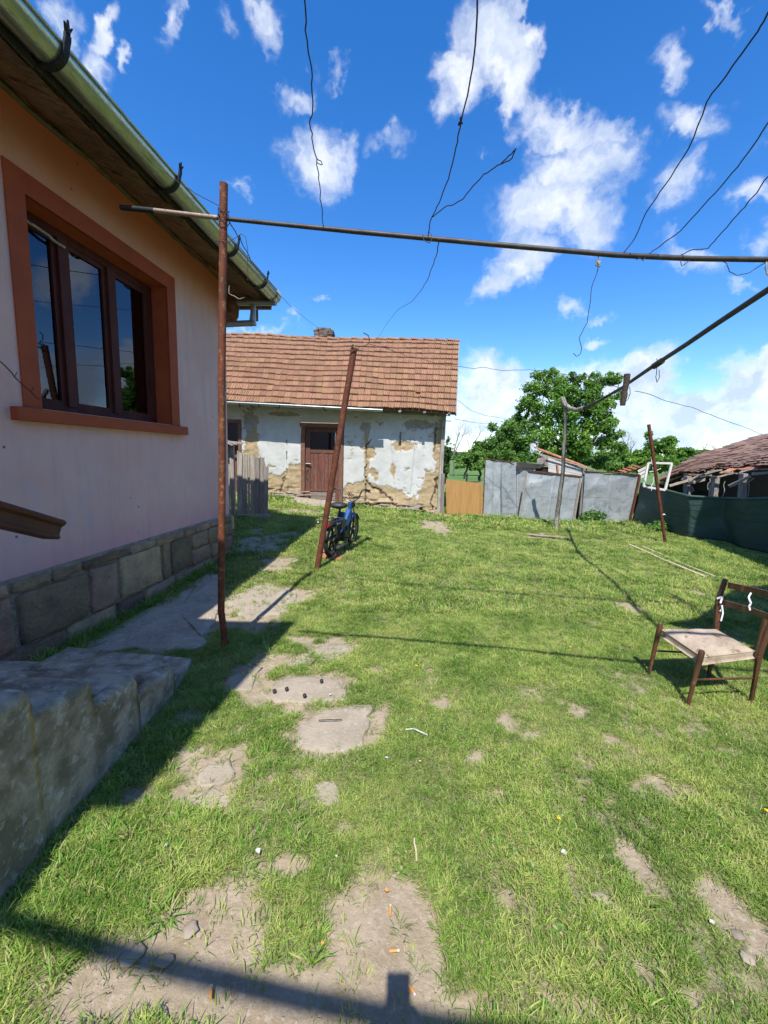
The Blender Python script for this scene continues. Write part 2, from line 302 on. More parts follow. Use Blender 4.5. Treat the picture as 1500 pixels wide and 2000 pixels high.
# ------------------------------------------------------------------ helpers: objects
def tag(o, label=None, cat=None, group=None, kind=None):
    if label: o['label'] = label
    if cat: o['category'] = cat
    if group: o['group'] = group
    if kind: o['kind'] = kind
    return o
def empty(name, loc, label, cat, group=None):
    o = bpy.data.objects.new(name, None); COL.objects.link(o); o.location = loc; o.empty_display_size = .1
    return tag(o, label, cat, group)
def root_loc(p):
    v = Vector((0, 0, 0))
    while p is not None: v += p.location; p = p.parent
    return v
class MB:
    def __init__(s): s.v = []; s.f = []; s.sm = []
    def add(s, vs, fs, smooth=False):
        o = len(s.v); s.v += [tuple(v) for v in vs]; s.f += [tuple(i + o for i in f) for f in fs]; s.sm += [smooth] * len(fs); return s
    def hexa(s, p):     # 8 points: bottom 0-3, top 4-7
        return s.add(p, [(0, 3, 2, 1), (4, 5, 6, 7), (0, 1, 5, 4), (1, 2, 6, 5), (2, 3, 7, 6), (3, 0, 4, 7)])
    def box(s, a, b):
        x0, y0, z0 = a; x1, y1, z1 = b
        return s.hexa([(x0, y0, z0), (x1, y0, z0), (x1, y1, z0), (x0, y1, z0), (x0, y0, z1), (x1, y0, z1), (x1, y1, z1), (x0, y1, z1)])
    def bar(s, A, B, w, h, up=(0, 0, 1), w2=None, h2=None):   # rectangular bar between two points
        A = Vector(A); B = Vector(B); d = (B - A).normalized(); up = Vector(up)
        sd = d.cross(up)
        if sd.length < 1e-4: sd = d.cross(Vector((0, 1, 0)))
        sd.normalize(); n = sd.cross(d); w2 = w if w2 is None else w2; h2 = h if h2 is None else h2
        p = []
        for P, ww, hh in ((A, w, h), (B, w2, h2)):
            p += [P - sd * ww / 2 - n * hh / 2, P + sd * ww / 2 - n * hh / 2, P + sd * ww / 2 + n * hh / 2, P - sd * ww / 2 + n * hh / 2]
        return s.hexa(p)
    def prism(s, pts, off):       # closed outline extruded by off
        n = len(pts); off = Vector(off); a = [Vector(p) for p in pts]; b = [p + off for p in a]
        return s.add(a + b, [tuple(range(n))[::-1], tuple(range(n, 2 * n))] + [(i, (i + 1) % n, (i + 1) % n + n, i + n) for i in range(n)])
    def tube(s, pts, r, n=8, cap=True, smooth=True):
        pts = [Vector(p) for p in pts]; k = len(pts); R = r if isinstance(r, (list, tuple)) else [r] * k
        if len(R) != k: R = list(np.interp(np.linspace(0, 1, k), np.linspace(0, 1, len(R)), R))
        vs = []; prev = None
        for i, p in enumerate(pts):
            t = (pts[min(i + 1, k - 1)] - pts[max(i - 1, 0)])
            if t.length < 1e-7: t = Vector((0, 0, 1))
            t.normalize()
            if prev is None: a = t.orthogonal().normalized()
            else: a = (prev - t * prev.dot(t)).normalized()
            prev = a; b = t.cross(a)
            for j in range(n): vs.append(p + (a * math.cos(2 * PI * j / n) + b * math.sin(2 * PI * j / n)) * R[i])
        fs = [(i * n + j, i * n + (j + 1) % n, (i + 1) * n + (j + 1) % n, (i + 1) * n + j) for i in range(k - 1) for j in range(n)]
        s.add(vs, fs, smooth)
        if cap:
            s.add(vs[:n], [tuple(range(n))[::-1]]); s.add(vs[-n:], [tuple(range(n))])
        return s
    def ball(s, c, r, seg=8, rings=6, sc=(1, 1, 1)):
        c = Vector(c); vs = []; fs = []
        for i in range(rings + 1):
            th = PI * i / rings
            for j in range(seg):
                ph = 2 * PI * j / seg
                vs.append(c + Vector((r * sc[0] * math.sin(th) * math.cos(ph), r * sc[1] * math.sin(th) * math.sin(ph), r * sc[2] * math.cos(th))))
        for i in range(rings):
            for j in range(seg): fs.append((i * seg + j, (i + 1) * seg + j, (i + 1) * seg + (j + 1) % seg, i * seg + (j + 1) % seg))
        return s.add(vs, fs, True)
    def mesh(s, name, m, shift=Vector((0, 0, 0))):
        me = bpy.data.meshes.new(name); me.from_pydata([(v[0] - shift[0], v[1] - shift[1], v[2] - shift[2]) for v in s.v], [], s.f)
        me.materials.append(m); me.polygons.foreach_set('use_smooth', s.sm); me.update(); return me
    def build(s, name, m, parent=None, label=None, cat=None, group=None, kind=None, bevel=0):
        if parent is None:
            a = np.array(s.v); sh = Vector(((a[:, 0].min() + a[:, 0].max()) / 2, (a[:, 1].min() + a[:, 1].max()) / 2, a[:, 2].min()))
        else: sh = root_loc(parent)
        o = bpy.data.objects.new(name, s.mesh(name, m, sh)); COL.objects.link(o)
        if parent is None: o.location = sh
        else: o.parent = parent
        if bevel:
            bv = o.modifiers.new('bevel', 'BEVEL'); bv.width = bevel; bv.segments = 2; bv.limit_method = 'ANGLE'; bv.angle_limit = math.radians(40)
        return tag(o, label, cat, group, kind)
def piece(name, me, mtx, parent, label=None, kind=None):
    o = bpy.data.objects.new(name, me); COL.objects.link(o); o.parent = parent
    o.matrix_local = Matrix.Translation(-root_loc(parent)) @ mtx
    return tag(o, label, None, None, kind)
def basis(o, x, y, z):
    m = Matrix((x, y, z)).transposed().to_4x4(); m.translation = o; return m
def copy_tree(o, parent=None):
    c = o.copy(); COL.objects.link(c); c.parent = parent
    for ch in o.children: copy_tree(ch, c)
    return c
def wiggle(pts, amp, n=4, seed=0):
    """resample a polyline and give it small kinks"""
    r = random.Random(seed); out = []
    for a, b in zip(pts[:-1], pts[1:]):
        a = Vector(a); b = Vector(b)
        for k in range(n):
            p = a.lerp(b, k / n)
            if k: p += Vector((r.uniform(-amp, amp), r.uniform(-amp, amp), r.uniform(-amp, amp)))
            out.append(p)
    out.append(Vector(pts[-1])); return out

# ================================================================== GROUND
def ell(cx, cy, rx, ry, st=1.0):
    a = g(cx, cy); b = g(cx + rx, cy); c = g(cx, cy - ry)
    return (a.x, a.y, math.hypot(b.x - a.x, b.y - a.y), max(.03, abs(c.y - a.y)), st)
SOIL = [ell(*q) for q in [
 (525,1172,85,34,1.3),(545,1100,42,16,1.1),(500,1062,70,26,1.0),(560,1045,45,12,.7),(480,1215,50,22,1.0),(395,1215,60,75,1.2),(640,1262,62,20,1.0),(550,1290,60,18,1.3),(590,1250,50,12,1.1),(505,1370,30,16,1.0),(470,1420,26,22,1.1),
 (600,1345,95,34,1.5),(650,1285,40,12,.6),(480,1325,44,30,1.3),(655,1425,78,48,1.6),(745,1395,17,28,1.0),(440,1490,55,40,1.3),(400,1545,62,26,1.2),(560,1435,38,13,.9),(630,1550,28,20,1.1),(520,1528,18,12,.9),
 (455,1582,30,10,.8),(1240,1688,42,50,1.4),(1180,1755,28,14,1.0),(1435,1780,48,90,1.2),(1475,1850,40,60,1.0),(1120,1700,17,24,.9),(1240,1870,22,34,.9),(420,1810,112,90,1.9),(740,1830,112,150,2.4),(300,1910,200,85,1.9),
 (600,1965,330,75,2.0),(150,1960,70,60,1.2),(560,1690,50,20,.9),(995,1410,22,20,.9),(1355,1156,30,6,1.1),(1235,1188,22,16,1.0),(1060,1048,52,7,1.0),(1170,1055,30,4,.8),(370,1398,34,22,1.1),(380,1480,44,36,1.1),(270,1550,40,22,1.0),(860,1370,30,14,.6),
 (1020,1430,36,18,.6),(930,1480,40,18,.6),(1130,1385,26,14,.6),(985,1570,60,26,.5),(1300,1550,60,40,.55),(1130,1560,60,26,.45),(850,1560,50,20,.5),(1000,1760,60,30,.5),(880,1900,60,40,.6),(1150,1960,90,30,.6),(670,1130,20,4,.6),(700,1395,30,10,.6),
 (1270,1058,30,4,.7),(850,1028,28,14,1.2),(600,1000,60,6,.8),(500,1040,30,10,.9),(690,1620,30,14,.6),(820,1650,24,10,.5),(1350,1420,40,18,.45),(1200,1450,60,20,.45),(760,1310,40,12,.5)]]
LUSH = [ell(*q) for q in [(150,1680,230,120,1.3),(330,1600,140,60,1.0),(60,1850,170,70,1.1),(300,1470,110,90,1.0),(500,1480,60,38,1.1),(400,1380,60,50,.8),(530,1620,150,60,.8),(640,1820,40,60,.7),(470,1860,30,30,.6),(240,1235,70,22,.9),(360,1150,60,26,.9),(470,1080,25,40,.7),(500,1255,60,30,.7),(720,1010,140,8,.8),(1180,1032,80,9,1.0),(870,1000,40,9,1.0),(560,985,60,6,.9),(1400,1068,120,12,.8),(1350,1090,150,20,.5)]]
def blobfield(B, x, y):
    r = np.zeros_like(x)
    for (cx, cy, rx, ry, st) in B:
        q = st * (1.25 - np.sqrt(((x - cx) / rx) ** 2 + ((y - cy) / ry) ** 2)); r = np.maximum(r, q)
    return np.clip(r, 0, 1.5)
def soil_mask(x, y):
    f = blobfield(SOIL, x, y)
    n = fbm(x * 5.5, y * 5.5, 3, 5); n2 = fbm(x * 22, y * 22, 9, 3)
    n3 = fbm(x * 60, y * 60, 29, 2)
    s = f + (n - .5) * 1.7 + (n2 - .5) * 1.3 + (n3 - .5) * .6
    thin = sstep(.46, .62, fbm(x * 2.1 + 9, y * 2.1, 31, 4)) * sstep(.52, .62, n2) * .7 * sstep(7.5, 3.0, y)
    return np.clip(np.maximum(sstep(.33, .45, s) * (f > .02), thin), 0, 1)
def micro(x, y):
    return (fbm(x * 3, y * 3, 5, 3) - .5) * .018 + (fbm(x * 18, y * 18, 6, 3) - .5) * .010

xs = np.unique(np.round(np.concatenate([[-6000, -2500, -900, -350, -150, -70, -35, -20, -12, -8], np.arange(-6, -3, .15), np.arange(-3, 3.2, .035), np.arange(3.2, 7, .06), np.arange(7, 12, .25), [14, 18, 25, 40, 80, 170, 400, 1000, 2600, 6000]]), 4))
ys = np.unique(np.round(np.concatenate([[-300, -80, -30, -12, -6, -3, -1.5, -.5, .2], np.arange(.5, 5, .03), np.arange(5, 12.4, .07), np.arange(12.6, 16, .3), [17, 19, 22, 27, 35, 50, 80, 130, 220, 400, 800, 1700, 3400, 7000]]), 4))
XX, YY = np.meshgrid(xs, ys); SM = soil_mask(XX, YY)
near = ((XX > -6) & (XX < 12) & (YY > 0) & (YY < 16)).astype(float)
ZZ = gz(XX, YY) + micro(XX, YY) * near - .012 * SM * near
far = np.clip((YY - 60) / 2500, 0, 1) * 0
me = bpy.data.meshes.new('ground'); nx, ny = len(xs), len(ys)
vco = np.stack([XX, YY, ZZ], -1).reshape(-1, 3)
ii = np.arange(nx * ny).reshape(ny, nx); fc = np.stack([ii[:-1, :-1], ii[:-1, 1:], ii[1:, 1:], ii[1:, :-1]], -1).reshape(-1, 4)
me.vertices.add(len(vco)); me.vertices.foreach_set('co', vco.ravel()); me.loops.add(fc.size); me.loops.foreach_set('vertex_index', fc.ravel().astype(np.int32))
me.polygons.add(len(fc)); me.polygons.foreach_set('loop_start', np.arange(0, fc.size, 4, dtype=np.int32)); me.polygons.foreach_set('loop_total', np.full(len(fc), 4, np.int32))
me.polygons.foreach_set('use_smooth', np.ones(len(fc), bool)); me.update(); me.validate()
at = me.attributes.new('soil', 'FLOAT', 'POINT'); at.data.foreach_set('value', SM.ravel().astype(np.float32))
ground = bpy.data.objects.new('ground', me); COL.objects.link(ground); tag(ground, 'yard ground of short grass over sandy soil', None, None, 'structure')
def ground_mat():
    m, nt, b = _nt('yard_ground'); N = nt.nodes; L = nt.links
    ge = N.new('ShaderNodeNewGeometry'); P = ge.outputs['Position']
    at = N.new('ShaderNodeAttribute'); at.attribute_name = 'soil'
    def noise(s, d=6, r=.6):
        n = N.new('ShaderNodeTexNoise'); n.inputs['Scale'].default_value = s; n.inputs['Detail'].default_value = d; n.inputs['Roughness'].default_value = r; L.new(P, n.inputs['Vector']); return n.outputs['Fac']
    def mr(v, a, b_):
        n = N.new('ShaderNodeMapRange'); L.new(v, n.inputs['Value']); n.inputs['From Min'].default_value = a; n.inputs['From Max'].default_value = b_; return n.outputs[0]
    def mix(f, A, B):
        x = N.new('ShaderNodeMix'); x.data_type = 'RGBA'
        if isinstance(f, float): x.inputs['Factor'].default_value = f
        else: L.new(f, x.inputs['Factor'])
        for k, v in (('A', A), ('B', B)):
            if isinstance(v, tuple): x.inputs[k].default_value = c4(v)
            else: L.new(v, x.inputs[k])
        return x.outputs['Result']
    soil = mix(mr(noise(7), .38, .64), (.37, .30, .215), (.285, .225, .155))
    soil = mix(mr(noise(45, 8, .7), .5, .68), soil, (.43, .365, .28))
    soil = mix(mr(noise(140, 4, .7), .60, .72), soil, (.17, .13, .085))
    turf = mix(mr(noise(2.2), .38, .62), (.12, .16, .04), (.20, .20, .08))
    turf = mix(mr(noise(60, 9, .78), .48, .56), turf, (.045, .055, .018)); turf = mix(mr(noise(95, 7, .75), .52, .60), turf, (.30, .27, .15))
    sp = N.new('ShaderNodeSeparateXYZ'); L.new(P, sp.inputs[0])
    field = mix(mr(noise(.25, 8, .65), .4, .6), (.075, .15, .035), (.12, .20, .05))
    fld2 = mix(mr(noise(.012, 4), .45, .55), field, (.16, .18, .075))
    turf = mix(mr(sp.outputs['Y'], 13, 15), turf, field); turf = mix(mr(sp.outputs['Y'], 60, 160), turf, fld2)
    L.new(mix(at.outputs['Fac'], turf, soil), b.inputs['Base Color']); b.inputs['Roughness'].default_value = .97; b.inputs['Specular IOR Level'].default_value = .15
    bp = N.new('ShaderNodeBump'); bp.inputs['Strength'].default_value = .8; bp.inputs['Distance'].default_value = .012; L.new(noise(38, 9, .72), bp.inputs['Height']); L.new(bp.outputs[0], b.inputs['Normal'])
    return m
me.materials.append(ground_mat())
def G(x, y): return float(gz(x, y))

# far low hills on the horizon
hm = MB(); hx = np.linspace(-5000, 5000, 90)
for k, (Y, h) in enumerate(((2600, 40), (4200, 78))):
    top = [(x, Y + 300, h * (.55 + .6 * float(fbm(np.array(x * .0011 + k * 7), np.array(0.3), 4, 4)))) for x in hx]
    n = len(hx); vs = [(x, Y, -2) for x in hx] + top + [(x, Y + 1400, -2) for x in hx]
    hm.add(vs, [(i, i + 1, n + i + 1, n + i) for i in range(n - 1)] + [(n + i, n + i + 1, 2 * n + i + 1, 2 * n + i) for i in range(n - 1)], True)
M['hill'] = mat('haze_blue_hill', (.055, .10, .11), (.085, .14, .12), .004, .95, 0, coord='Object')  # blue of the distant haze is mixed into the hill colour
hm.build('hills', M['hill'], kind='structure', label='low wooded hills on the horizon')

# cracked concrete path between house and lawn
def slab_mesh(pts, th, top, name, m, **kw):
    """irregular slab from a ground outline, edges roughened"""
    out = []; n = len(pts)
    for i in range(n):
        a = Vector(pts[i]); b = Vector(pts[(i + 1) % n]); k = max(2, int((b - a).length / .05))
        for j in range(k):
            p = a.lerp(b, j / k); nn = (b - a).normalized(); w = (float(fbm(np.array(p.x * 6), np.array(p.y * 6), 12, 4)) - .5) * .17
            out.append(Vector((p.x - nn.y * w, p.y + nn.x * w, 0)))
    c = sum(out, Vector()) / len(out); mb = MB(); k = len(out)
    rings = [1.0, .97, .8, .55, .28]; vs = []
    vs += [(p.x, p.y, G(p.x, p.y) + top - th) for p in out]
    for r_i, r in enumerate(rings):
        for p in out:
            q = c + (p - c) * r; z = G(q.x, q.y) + top - (.006 if r_i == 0 else 0) + (float(fbm(np.array(q.x * 7), np.array(q.y * 7), 8, 3)) - .5) * .010
            vs.append((q.x, q.y, z))
    vs.append((c.x, c.y, G(c.x, c.y) + top)); R = len(rings)
    fs = [(r * k + i, r * k + (i + 1) % k, (r + 1) * k + (i + 1) % k, (r + 1) * k + i) for r in range(R) for i in range(k)]
    fs += [(R * k + i, R * k + (i + 1) % k, len(vs) - 1) for i in range(k)]
    mb.add(vs, fs, True); return mb.build(name, m, **kw)
slab_mesh([g(395, 1262), g(240, 1268), (-2.38, 2.95, 0), (-2.36, 3.9, 0), (-2.20, 5.0, 0), g(436, 1122), g(428, 1190)], .06, .014, 'path', M['pathc'], kind='structure', label='cracked concrete path along the house')
slab_mesh([g(440, 1178), g(470, 1142), g(535, 1140), g(585, 1160), g(560, 1195), g(478, 1212)], .05, .004, 'path', M['slab'], kind='structure', label='sandy worn end of the concrete path')
for pts, lab in (([g(530,1362), g(540,1335), g(600,1316), g(655,1322), g(688,1345), g(680,1368), g(600,1376)], 'oval sunlit concrete slab with four black pellets on it'),
                 ([g(582,1460), g(586,1420), g(615,1392), g(690,1380), g(728,1376), g(722,1410), g(706,1442), g(700,1466), g(660,1470)], 'largest square concrete slab in the middle of the lawn edge'),
                 ([g(440,1350), g(452,1325), g(500,1300), g(520,1303), g(492,1345)], 'concrete slab lying in the roof shadow'),
                 ([g(380,1535), g(405,1490), g(455,1480), g(462,1510), g(430,1532)], 'small sandy slab beside a thick grass tuft'),
                 ([g(345,1585), g(360,1550), g(420,1540), g(462,1552), g(440,1580)], 'long low slab just past the point of the roof shadow'),
                 ([g(555,1302), g(590,1268), g(650,1258), g(696,1268), g(660,1284), g(600,1300)], 'pale slab under the long bar shadow nearest the roof shadow corner'),
                 ([g(612,1562), g(615,1540), g(640,1532), g(658,1556), g(640,1570)], 'smallest greyish slab half sunk in grass')):
    slab_mesh(pts, .04, .002, 'stepping_slab', M['slab'], label=lab, cat='slab', group='concrete slabs sunk in the lawn')

# ================================================================== PINK HOUSE (left)
K = Vector((-2.29, 6.0, 0)); nK = math.hypot(.091, 1)
U = Vector((-.091, -1, 0)) / nK; V = Vector((1, -.091, 0)) / nK; ZV = Vector((0, 0, 1))
def W(u, z, v=0.0): return K + U * u + V * v + ZV * z
house = empty('pink_house', (-4.5, 3, 0), 'lilac pink rendered house with stone plinth and orange-framed window on the left', 'house')
UE = 9.5; DEPTH = -6.0
mb = MB()
ops = [(1.33, 2.92, 1.865, 3.315)]
o_ = ops[0]; th = -.42
us = [0, o_[0], o_[1], UE]; zs = [.655, o_[2], o_[3], 4.02]
for i in range(3):
    for j in range(3):
        if i == 1 and j == 1: continue
        mb.add([W(us[i], zs[j]), W(us[i + 1], zs[j]), W(us[i + 1], zs[j + 1]), W(us[i], zs[j + 1])], [(0, 1, 2, 3)])
mb.add([W(0, -.3, 0), W(0, 4.02, 0), W(0, 4.02, DEPTH), W(0, -.3, DEPTH)], [(0, 1, 2, 3)])
mb.add([W(UE, -.3, 0), W(UE, 4.02, 0), W(UE, 4.02, DEPTH), W(UE, -.3, DEPTH)], [(3, 2, 1, 0)])
mb.add([W(0, -.3, DEPTH), W(0, 4.02, DEPTH), W(UE, 4.02, DEPTH), W(UE, -.3, DEPTH)], [(0, 1, 2, 3)])
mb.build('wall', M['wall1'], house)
# window
win = MB()   # reveal, painted orange-brown
a, b_, c_, d_ = o_; rv = -.17
for q in ([(a, c_, 0), (a, d_, 0), (a, d_, rv), (a, c_, rv)], [(b_, c_, 0), (b_, c_, rv), (b_, d_, rv), (b_, d_, 0)], [(a, d_, 0), (b_, d_, 0), (b_, d_, rv), (a, d_, rv)], [(a, c_, 0), (a, c_, rv), (b_, c_, rv), (b_, c_, 0)]):
    win.add([W(u, z, v) for u, z, v in q], [(0, 1, 2, 3)])
win.build('window_reveal', M['orange_trim'], house)
sur = MB(); s0, s1, z0, z1 = 1.185, 3.06, 1.845, 3.46
def wbox(mb, u0, u1, z0, z1, v0, v1):
    mb.hexa([W(u0, z0, v0), W(u1, z0, v0), W(u1, z0, v1), W(u0, z0, v1), W(u0, z1, v0), W(u1, z1, v0), W(u1, z1, v1), W(u0, z1, v1)])
wbox(sur, s0, s1, d_ , z1, -.01, .012); wbox(sur, s0, a, z0 + .012, d_, -.01, .012); wbox(sur, b_, s1, z0 + .012, d_, -.01, .012)
sur.build('window_surround', M['orange_trim'], house)
sill = MB(); wbox(sill, 1.105, 3.155, 1.765, 1.857, -.02, .062)
sill.build('window_sill', M['orange_trim'], house, bevel=.006)
fr = MB(); fv = rv
def fbar(mb, u0, u1, z0, z1, v0=fv - .06, v1=fv): wbox(mb, u0, u1, z0, z1, v0, v1)
fbar(fr, a, b_, 1.867, 1.925); fbar(fr, a, b_, 3.25, 3.313); fbar(fr, a + .002, a + .075, 1.925, 3.25); fbar(fr, b_ - .075, b_ - .002, 1.925, 3.25)
m1, m2 = 1.885, 2.41
for mu in (m1, m2): fbar(fr, mu, mu + .085, 1.925, 3.25, fv - .06, fv + .012)
wf = fr.build('window', M['win_frame'], house)
panes = [(a + .075, m1), (m1 + .085, m2), (m2 + .085, b_ - .075)]
for i, (u0, u1) in enumerate(panes):
    s = MB(); w_ = .042
    for q in ((u0, u1, 1.925, 1.925 + w_), (u0, u1, 3.25 - w_, 3.25), (u0, u0 + w_, 1.925 + w_, 3.25 - w_), (u1 - w_, u1, 1.925 + w_, 3.25 - w_)): fbar(s, *q, fv - .05, fv - .012)
    s.build('sash', M['win_frame'], wf)
    p = MB(); fbar(p, u0 + w_, u1 - w_, 1.925 + w_, 3.25 - w_, fv - .034, fv - .030); p.build('pane', M['glass'], wf)
for (u0, u1) in ((2.50, 2.80), (2.02, 2.36), (1.42, 1.52)):
    n = 26; cm = MB(); vs = []
    for i in range(n + 1):
        u = u0 + (u1 - u0) * i / n; vv = fv - .16 + .022 * math.sin(i * 1.7) + .01 * math.sin(i * .6)
        vs += [W(u, 1.90, vv), W(u, 3.28, vv)]
    cm.add(vs, [(2 * i, 2 * i + 2, 2 * i + 3, 2 * i + 1) for i in range(n)], True); cm.build('curtain', M['curtain'], wf)
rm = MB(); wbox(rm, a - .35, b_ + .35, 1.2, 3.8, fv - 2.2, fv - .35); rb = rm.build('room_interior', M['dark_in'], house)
# putty strip of frayed cloth on top of the left sash
fz = MB(); fz.tube(wiggle([W(2.90, 3.235, fv + .012), W(2.70, 3.225, fv + .02), W(2.45, 3.19, fv + .03)], .006, 5, 2), .011, 5); fz.build('draught_strip', M['pale_cord'], house)
# plinth: mortar wall with individual stones
pl = MB(); wbox(pl, 0, UE, -.35, .655, -.4, .018); 
pln = pl.build('plinth', M['mortar'], house)
pl2 = MB(); wbox(pl2, -.03, 0, -.35, .655, -3.0, .018); pl2.build('plinth', M['mortar'], house)
def stone_mesh(name, pts, seed, depth=.045):
    """rough-faced block: outline in (u, z) with a domed uneven face"""
    r = random.Random(seed); n = len(pts); mbq = MB()
    c = (sum(p[0] for p in pts) / n, sum(p[1] for p in pts) / n); vs = []
    out = []
    for i in range(n):
        p, q = pts[i], pts[(i + 1) % n]; L_ = math.hypot(q[0] - p[0], q[1] - p[1]); k = max(2, int(L_ / .07))
        for j in range(k):
            t = j / k; out.append((p[0] + (q[0] - p[0]) * t + r.uniform(-.008, .008), p[1] + (q[1] - p[1]) * t + r.uniform(-.008, .008)))
    k = len(out)
    for s_, d in ((1.0, .012), (.985, depth * .8), (.90, depth), (.45, depth * .92)):
        for (x, y) in out: vs.append(W(c[0] + (x - c[0]) * s_, c[1] + (y - c[1]) * s_, d + (r.uniform(-.005, .004) if d > .02 else 0)))
    vs.append(W(c[0], c[1], depth))
    fs = [(q * k + i, q * k + (i + 1) % k, (q + 1) * k + (i + 1) % k, (q + 1) * k + i) for q in range(3) for i in range(k)] + [(3 * k + i, 3 * k + (i + 1) % k, 4 * k) for i in range(k)]
    mbq.add(vs, fs, True); return mbq
rows = [(.575, .645, [0, .35, .62, .98, 1.22, 1.75, 2.14, 2.70, 2.98, 3.30, 3.9, 4.6]),
        (.165, .56, None), (-.14, .15, [.02, .34, .62, .80, 1.28, 1.42, 1.95, 2.35, 2.9, 3.5, 4.2, 5.0])]
sid = 0
for (z0_, z1_, uu) in rows:
    if uu is None: continue
    for i in range(len(uu) - 1):
        sid += 1; u0, u1 = uu[i] + .012, uu[i + 1] - .012
        stone_mesh('stone', [(u0, z0_), (u1, z0_ + random.uniform(-.012, .012)), (u1 - .01, z1_), (u0 + .01, z1_ + random.uniform(-.006, .004))], sid).build('stone', M['stone'], pln)
for (u0, u1, za, zb) in [(.02, .26, .38, .55), (.03, .25, .17, .36), (.28, .66, .36, .56), (.28, .60, .17, .34), (.63, 1.06, .17, .36), (.70, 1.06, .39, .555), (1.10, 1.48, .18, .55), (1.52, 1.64, .17, .56),
                         (1.68, 2.28, .175, .57), (2.34, 2.62, .16, .555), (2.66, 3.25, .17, .54), (3.30, 3.9, .17, .55), (3.95, 4.8, .17, .55)]:
    sid += 1; j = lambda: random.uniform(-.016, .016)
    stone_mesh('stone', [(u0 + j(), za), ((u0 + u1) / 2, za + j()), (u1 + j() * .5, za + j()), (u1, zb + j() * .5), ((u0 + u1) / 2, zb + j()), (u0 + abs(j()), zb)], sid, .05).build('stone', M['stone'], pln)
for i, (za, zb) in enumerate(((-.1, .2), (.22, .42), (.44, .64))):   # quoins on the far corner
    q = MB(); ss = .03 + .012 * (i % 2); wbox(q, -ss - .03, .02, za, zb, -.30 - .1 * (i % 2), .05 - .01 * (i % 2)); q.build('stone', M['stone'], pln, bevel=.015)
# drip line under render
dl = MB(); wbox(dl, 0, UE, .652, .668, -.005, .016); dl.build('drip_edge', M['mortar'], house)

# roof slab, fascia, soffit boards
OV = .56
rf = MB()
def RP(u, v, dz=0): return W(u, 3.86 + dz + (OV - v) * .60, v)
rf.hexa([RP(-.42, .62), RP(UE, .62), RP(UE, -3.0), RP(3.2, -3.0), RP(-.42, .62, .10), RP(UE, .62, .10), RP(UE, -3.0, .10), RP(3.2, -3.0, .10)])
rf.prism([RP(-.42, .62), RP(3.2, -3.0), W(-.42, 3.83, -6.6)], (0, 0, .10))
roof = rf.build('roof', M['tile_old'], house)
rf = MB(); rf.hexa([RP(3.2, -3.0), RP(UE, -3.0), W(UE, 3.83, -6.6), W(-.42, 3.83, -6.6), RP(3.2, -3.0, .1), RP(UE, -3.0, .1), W(UE, 3.93, -6.6), W(-.42, 3.93, -6.6)]); rf.build('roof', M['tile_old'], house)
u = -.38; k = 0
while u < 4.6:      # crosswise soffit boards of uneven width, sagging and warped
    w_ = random.uniform(.14, .24); n = 5; sb = MB(); vs = []
    jit = random.uniform(-.02, .02); sag = random.uniform(.0, .035)
    for i in range(n + 1):
        t = i / n; v = .0 + (OV - .03) * t; z = 3.93 - .235 * t - sag * math.sin(PI * t) + random.uniform(-.008, .008)
        du = random.uniform(-.012, .012)
        vs += [W(u + du, z + jit * .4, v), W(u + w_ + .012 + du, z - jit * .4 + .012, v), W(u + du, z + .022, v), W(u + w_ + .012 + du, z + .034, v)]
    fs = []
    for i in range(n):
        o4 = 4 * i; fs += [(o4, o4 + 1, o4 + 5, o4 + 4), (o4 + 2, o4 + 6, o4 + 7, o4 + 3), (o4, o4 + 4, o4 + 6, o4 + 2), (o4 + 1, o4 + 3, o4 + 7, o4 + 5)]
    sb.add(vs, fs, False); sb.build('soffit_board', M['soffit'], house); u += w_ + random.uniform(-.01, .012); k += 1
tr = MB(); tr.tube(wiggle([W(-.02, 3.855, .012), W(1.5, 3.90, .014), W(3.0, 3.90, .014), W(4.6, 3.87, .014)], .012, 9, 4), .020, 6); tr.build('eave_moulding', M['green_trim'], house)
for (u0, u1, zz) in ((-.35, 1.3, 3.705), (1.305, 2.8, 3.715), (2.805, 4.7, 3.725)):
    fb = MB(); wbox(fb, u0, u1, zz, zz + .15, OV - .02, OV + .012); fb.build('fascia_board', M['tarpaper'], house)
fb = MB()
for i in range(14):
    uu = -.2 + i * .36 + random.uniform(-.05, .05); fb.bar(W(uu, 3.69 + random.uniform(-.015, .01), OV + .02), W(uu + .3, 3.70, OV + .022), .012, .03)
fb.build('torn_roofing_felt', M['tarpaper'], house)
# half-round gutter
def GC(u): return W(u, 3.742 + (u + .1) * .012, .665)
def halfpipe(A, B, r, up, n=12, wall=.004, seg=8):
    A, B = Vector(A), Vector(B); d = (B - A).normalized(); sd = d.cross(Vector(up)).normalized(); upv = sd.cross(d).normalized(); vs = []; fs = []
    for s in range(seg + 1):
        c = A.lerp(B, s / seg)
        for rr in (r, r - wall):
            for i in range(n + 1):
                t = PI * i / n + PI; vs.append(c + sd * rr * math.cos(t) + upv * rr * math.sin(t))
    k = n + 1
    for s in range(seg):
        o1 = s * 2 * k; o2 = o1 + 2 * k
        for i in range(n):
            fs.append((o1 + i, o1 + i + 1, o2 + i + 1, o2 + i)); fs.append((o1 + k + i, o2 + k + i, o2 + k + i + 1, o1 + k + i + 1))
        fs.append((o1, o2, o2 + k, o1 + k)); fs.append((o1 + n, o1 + k + n, o2 + k + n, o2 + n))
    return vs, fs
gt = MB()
for (u0, u1, rr) in ((-.13, 1.38, .088), (1.36, 2.92, .090), (2.90, 5.0, .092)):
    vs, fs = halfpipe(GC(u0), GC(u1), rr, (0, 0, 1)); gt.add(vs, fs, True)
    gt.tube([GC(u0) + V * rr + ZV * .004, GC(u1) + V * rr + ZV * .004], .009, 6)
gutter = gt.build('gutter', M['gutter'], house)
